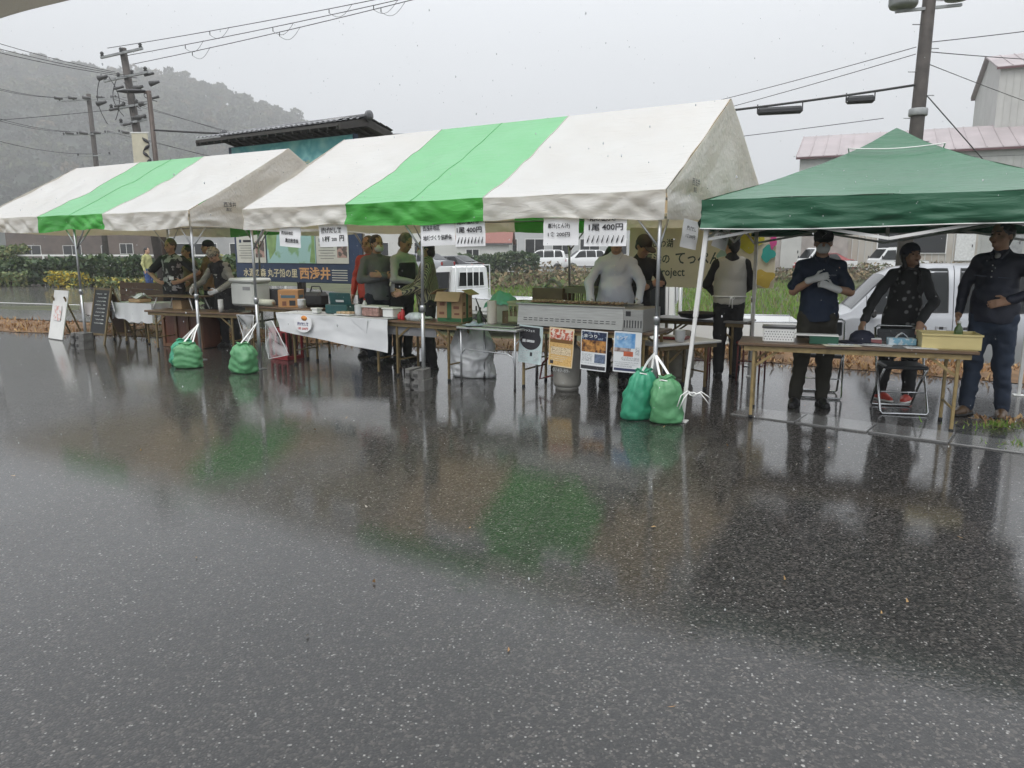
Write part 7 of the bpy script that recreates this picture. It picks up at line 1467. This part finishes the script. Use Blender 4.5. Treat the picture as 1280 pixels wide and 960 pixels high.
LW = [((-14.15, 27.8, 7.85), (-18, 18.6, 8.6)), ((-13.8, 27.8, 7.75), (-18.4, 18.8, 8.35)), ((-13.4, 27.8, 7.65), (-18.8, 19, 8.2)), ((-14.0, 27.8, 6.6), (-33, 24, 5.2)), ((-30.0, 51.7, 11.7), (-28.2, 38, 10.3)), ((-29.0, 51.7, 11.7), (-27.4, 38, 10.1)), ((-30.0, 51.7, 9.5), (-28.4, 38, 9.0)), ((-29.0, 51.7, 9.5), (-27.6, 38, 8.8)), ((-27.8, 51.7, 8.1), (-27., 38, 7.4)), ((-27.0, 51.7, 11.7), (-2, 62, 6.5)), ((-26.4, 51.7, 11.7), (-2, 64, 5.8)), ((-27.0, 51.7, 9.5), (-2, 62, 5.0)), ((-26.4, 51.7, 9.5), (-2, 64, 4.2))]
nm_ = ['first', 'second', 'third', 'fourth', 'fifth', 'sixth', 'seventh', 'eighth', 'ninth', 'tenth', 'eleventh', 'twelfth', 'thirteenth']
for k, (a, c) in enumerate(LW): wire('thin dark wire strung from the tall utility pole across the misty hill' if a[1] < 40 else 'thin dark wire strung from the distant utility pole across the misty hill', [a, c], .010 if a[1] < 40 else .015, .35)

# ================================================================== BUILDINGS
M_ctile = mat('grey_tile_roof', (.09, .09, .095), .45, 0, .25, 3)
def window(parent, x, z, w, h, y, glass=None, frame=None):
    b = MB(); b.box((x, y - .02, z), (w + .12, .08, h + .12)); f = b.build('window', frame or M_white, parent); b = MB(); b.box((x - w / 4 - .01, y - .065, z), (w / 2 - .05, .02, h)); b.build('pane', glass or M_glass, f); b = MB(); b.box((x + w / 4 + .01, y - .065, z), (w / 2 - .05, .02, h)); b.build('pane', glass or M_glass, f)
def house(name, label, loc, rz, w, d, h, rh, wall, roof, wins=(), doors=(), group=None, ribs=0, mono=False, over=.3, cat='house', ribm=None):
    t = thing(name, label, cat, loc, rz, group)
    if mono: pts_ = [(-w / 2, -d / 2, 0), (-w / 2, d / 2, 0), (-w / 2, d / 2, h + rh), (-w / 2, -d / 2, h)]
    else: pts_ = [(-w / 2, -d / 2, 0), (-w / 2, d / 2, 0), (-w / 2, d / 2, h), (-w / 2, 0, h + rh), (-w / 2, -d / 2, h)]
    b = MB(); b.prism(pts_, (w, 0, 0)); b.build('wall', wall, t)
    for sg in ((-1, 1) if not mono else (-1,)):
        b = MB(); y0, y1 = (0, sg * (d / 2 + over)) if not mono else (d / 2 + over, -d / 2 - over); z0, z1 = (h + rh + .08, h + .08 - rh * over / (d / 2)) if not mono else (h + rh + .08, h + .05)
        b.prism([(-w / 2 - over, y0, z0), (-w / 2 - over, y1, z1), (-w / 2 - over, y1, z1 + .12), (-w / 2 - over, y0, z0 + .12)], (w + 2 * over, 0, 0)); rf = b.build('roof', roof, t)
        n = int(w / .9)
        if ribs:
            for i in range(n + 1): x = -w / 2 - over + (w + 2 * over) * i / n; b = MB(); b.bar((x, y0, z0 + .14), (x, y1, z1 + .14), .07, .06); b.build('roof_seam', roof, rf)
        b = MB(); b.bar((-w / 2 - over, y1 - .02 * sg, z1 + .0), (w / 2 + over, y1 - .02 * sg, z1 + .0), .10, .14, up=(0, 0, 1)); b.build('gutter', M_ctile if not ribs else mat('maroon_fascia', (.09, .03, .035), .5), rf)
    if ribs:
        b = MB(); n = int(w / .45)
        for i in range(n + 1): b.box((-w / 2 + w * i / n, -d / 2 - .02, h / 2), (.06, .05, h - .1))
        b.build('siding_ribs', ribm or wall, t, kind='stuff')
    for (x, z, ww, hh) in wins: window(t, x, z, ww, hh, -d / 2 - (.05 if ribs else 0))
    for (x, ww, hh, m, z0) in doors: b = MB(); b.box((x, -d / 2 - .06, z0 + hh / 2), (ww, .08, hh)); dr = b.build('door', m, t); b = MB(); b.box((x + ww * .35, -d / 2 - .12, z0 + hh * .45), (.06, .04, .2)); b.build('handle', M_darksteel, dr)
    return t
M_fac = mat('grey_corrugated_wall', (.36, .37, .35), .6, 0, .12, 1.2); M_fac2 = mat('pale_corrugated_wall', (.44, .44, .42), .6, 0, .1, 1.); M_pink = mat('faded_pink_roof', (.35, .305, .31), .55, 0, .15, .6); M_cur = mat('curtained_glass', (.25, .26, .26), .3, 0, .3, 4)
hb = 1.0
house('factory', 'long grey corrugated factory with a faded pink roof behind the gazebo', (32.5, 60.1, -.1), R(-25), 17.5, 12, 8.7, 2.2, M_fac, M_pink, [(-3.4, 2.6, 1.6, 1.4)], [(5.5, 1.2, 2.2, M_cur, 1.3)], ribs=1, cat='factory')
house('factory', 'tall grey corrugated factory with a steep roof beside the thick pole', (45.4, 60, -.1), R(-24), 15, 12, 15.0, 2.0, M_fac2, M_pink, [(-5.0, 9.4, 3.4, 2.4), (.6, 9.4, 3.4, 2.4), (-5.0, 4.5, 3.4, 2.)], ribs=1, cat='factory')
M_rust = mat('rusty_siding', (.44, .43, .40), .65, 0, .2, 1.0, col2=(.36, .31, .25), c2amt=1.6)
house('shed', 'low workshop with curtained windows and a white door behind the silver van', (31.5, 55.2, .0), R(-8), 16, 3.5, 4.6, .9, M_rust, M_ctile, [(-2.6, 2.3, 4.6, 1.6), (6.8, 2.3, 2.2, 1.7), (3.7, 2.3, 1.8, 1.7)], [(1.0, 1.3, 2.3, mat('white_door', (.6, .61, .6), .5), .95)], cat='shed', ribs=1, ribm=M_fac2)
house('shed', 'grey plank-walled shed behind the far white trucks', (20.6, 56., 0), R(-6), 7.6, 3.4, 4.4, .9, mat('grey_planks', (.30, .27, .25), .7, 0, .2, 2), M_ctile, [(-2.2, 2.6, 1.4, 1.2)], [(-.2, 1.4, 2.6, M_fac2, .4)], cat='shed')
M_wal = mat('white_render', (.55, .55, .53), .7, 0, .1, .6); M_wal2 = mat('grey_render', (.34, .34, .34), .7, 0, .15, .6); M_wal3 = mat('brown_timber_wall', (.10, .07, .055), .7, 0, .3, 1.)
house('house', 'dark timbered house far across the road beyond the hedge', (-62, 108, 0), R(14), 16, 9, 5.2, 3, M_wal3, M_ctile, [(-5, 1.8, 2.2, 1.3), (0, 1.8, 2.2, 1.3), (4.5, 1.8, 1.6, 1.3)], group='far houses')
house('house', 'brown-walled house with white shutters far beyond the hedge', (-46, 100, 0), R(6), 12, 9, 5.4, 3, M_wal3, M_ctile, [(-3.5, 2, 1.5, 1.2), (2.4, 2, 2.5, 1.6)], group='far houses')
house('house', 'pale house with dark windows behind the hedge, next to the far tent pole', (-30.5, 84, 0), R(4), 13, 8, 5.2, 2.6, M_wal2, M_ctile, [(-3.6, 1.7, 4.6, 1.5), (2.2, 1.7, 4.2, 1.5), (5.2, 1.9, 1, 1.2)], group='far houses')
house('house', 'white rendered house seen between the grey-haired person and the tent pole', (-11.5, 88, 0), R(-6), 12, 8, 5.6, 2.6, M_wal, M_ctile, [(-3, 1.9, 2, 1.4), (2, 1.9, 2, 1.4)], group='far houses')
house('house', 'wide grey hall with rows of windows beyond the white minivan', (6.5, 92, 0), R(-3), 26, 9, 5.4, 2.6, mat('pale_grey_render', (.46, .47, .48), .7, 0, .1, .6), M_ctile, [(-10 + 3.2 * i, 2.2, 2.2, 1.7) for i in range(7)], group='far houses', cat='hall')
house('house', 'small house with a faded red roof beyond the bushes', (-2.6, 74, 0), R(-4), 5, 5, 2.4, 1.4, M_wal, mat('faded_red_roof', (.22, .08, .06), .6), [(-1, 1.3, 1.2, 1)], group='far houses')
# ================================================================== HEDGE, SHRUBS, RAILING
M_hl = [mat('hedge_leaf_a', (.045, .085, .03), .55, 0, .4, 4, transl=.2), mat('hedge_leaf_b', (.03, .06, .022), .55, 0, .4, 4, transl=.2), mat('hedge_leaf_c', (.075, .11, .035), .55, 0, .3, 4, transl=.2)]
def shrub_box(name, label, p0, p1, h, d, n, size, mats, cat='hedge', group=None, top=.0):
    p0, p1 = np.array(p0, float), np.array(p1, float); t = thing(name, label, cat, (*p0, 0), 0, group); dv = p1 - p0; L = np.linalg.norm(dv); nv = np.array([-dv[1], dv[0]]) / L
    u = RNG.uniform(0, 1, n); z = RNG.beta(1.5, 1.1, n); w = RNG.uniform(-1, 1, n); hh = h * (1 + .16 * fbm(u * L * .5, 0, len(label)) + .1 * fbm(u * L * 2, 1, 3)); ww = d / 2 * (1 + .25 * fbm(u * L * .9, z * 2, 4))
    P = np.stack([dv[0] * u + nv[0] * w * ww, dv[1] * u + nv[1] * w * ww, z * hh], 1); V, F = leaf_cloud(P, size); obj('foliage', np_mesh('foliage', V, F, mats, RNG.integers(0, len(mats), n), False), t)
    b = MB()
    for k in range(max(2, int(L / 1.2))): q = dv * (k + .5) / max(2, int(L / 1.2)); b.tube([(q[0], q[1], 0), (q[0] + .1, q[1], h * .6)], [.04, .015], 6)
    b.build('stems', M_oldwood, t, kind='stuff'); return t
shrub_box('hedge', 'clipped dark green hedge along the road on the left', (-42, 37.2), (-11.6, 33.5), 1.25, 1.2, 17000, .13, M_hl)
M_gold = [mat('goldenrod', (.55, .40, .03), .6, 0, .2, 4, transl=.2), mat('goldenrod_b', (.4, .33, .05), .6, 0, .2, 4), mat('weed_green', (.13, .17, .05), .6, 0, .2, 4)]
M_wg = [mat('verge_green_a', (.12, .17, .05), .6, 0, .3, 4), mat('verge_green_b', (.2, .2, .07), .6, 0, .3, 4), mat('verge_green_c', (.08, .12, .04), .6, 0, .3, 4)]
shrub_box('flower_clump', 'clump of bright yellow goldenrod before the hedge', (-20.4, 33.0), (-18.9, 32.75), .62, .8, 900, .09, M_gold, 'flowers')
shrub_box('flower_clump', 'sparse yellowish weeds before the hedge, next to the goldenrod', (-18.3, 32.6), (-13.5, 32.0), .45, .7, 1500, .09, [M_gold[1]] + M_wg, 'flowers')
shrub_box('shrub', 'low green weeds along the road edge before the hedge', (-36, 35.4), (-22, 33.4), .62, .9, 4200, .10, M_wg, 'shrub')
shrub_box('shrub', 'pale green bush rising behind the hedge', (-29.5, 42), (-27.5, 42), 1.75, 1.6, 1800, .14, M_wg, 'shrub'); shrub_box('shrub', 'leafy green shrubs between the far tent and the map board', (-9.9, 22.5), (-7.2, 20.5), 1.35, .9, 2600, .10, M_wg + M_hl, 'shrub')
shrub_box('shrub', 'dark green round bush before the pale hall', (-4.0, 56), (2.0, 56.5), 1.5, 1.5, 2600, .16, M_hl, 'shrub')
t = thing('railing', 'white guard railing running behind the hedge', 'railing', (-46, 44, 0), math.atan2(-4, 34)); b = MB(); [b.box((17, 0, z), (34, .06, .09)) for z in (1.36, .95)]; b.build('rail', M_white, t)
for i in range(18): b = MB(); b.box((i * 2., 0, .7), (.08, .08, 1.4)); b.build('post', M_white, t)
# ================================================================== RAIN
n = 3200; X = RNG.uniform(-6, 7, n); Y = RNG.uniform(1.2, 9, n); Z = RNG.uniform(.05, 3.6, n); s_ = RNG.uniform(.0011, .0023, n)
bm = bmesh.new(); bmesh.ops.create_icosphere(bm, subdivisions=1, radius=1); dv_ = np.array([v.co[:] for v in bm.verts]); df = np.array([[v.index for v in f.verts] for f in bm.faces]); bm.free()
def _loc(F, x, y): c, q = math.cos(F.a), math.sin(F.a); return (x - F.o[0]) * c - (y - F.o[1]) * q, (x - F.o[0]) * q + (y - F.o[1]) * c
sA, tA_ = _loc(FA, X, Y); sB, tB_ = _loc(FB, X, Y); sG, tG = _loc(FG, X, Y)
ok = (tA_ < -.15) & (tB_ < -.15) & ~((sG > -.1) & (tG > -.1)); X, Y, Z, s_ = X[ok], Y[ok], Z[ok], s_[ok]; n = len(X)
V = np.stack([X, Y, Z], 1)[:, None] + dv_[None] * s_[:, None, None] * np.array([1, 1, 1.8]); F = df[None] + (np.arange(n) * len(dv_))[:, None, None]
obj('rain', np_mesh('rain', V.reshape(-1, 3), F.reshape(-1, 3), mat('whitened_rain', (.95, .97, .98), .05, 0, 0, trans=.55, ior=1.33)), kind='stuff', label='falling rain drops', cat='rain')  # drops coloured half-opaque white to stand in for the light they catch
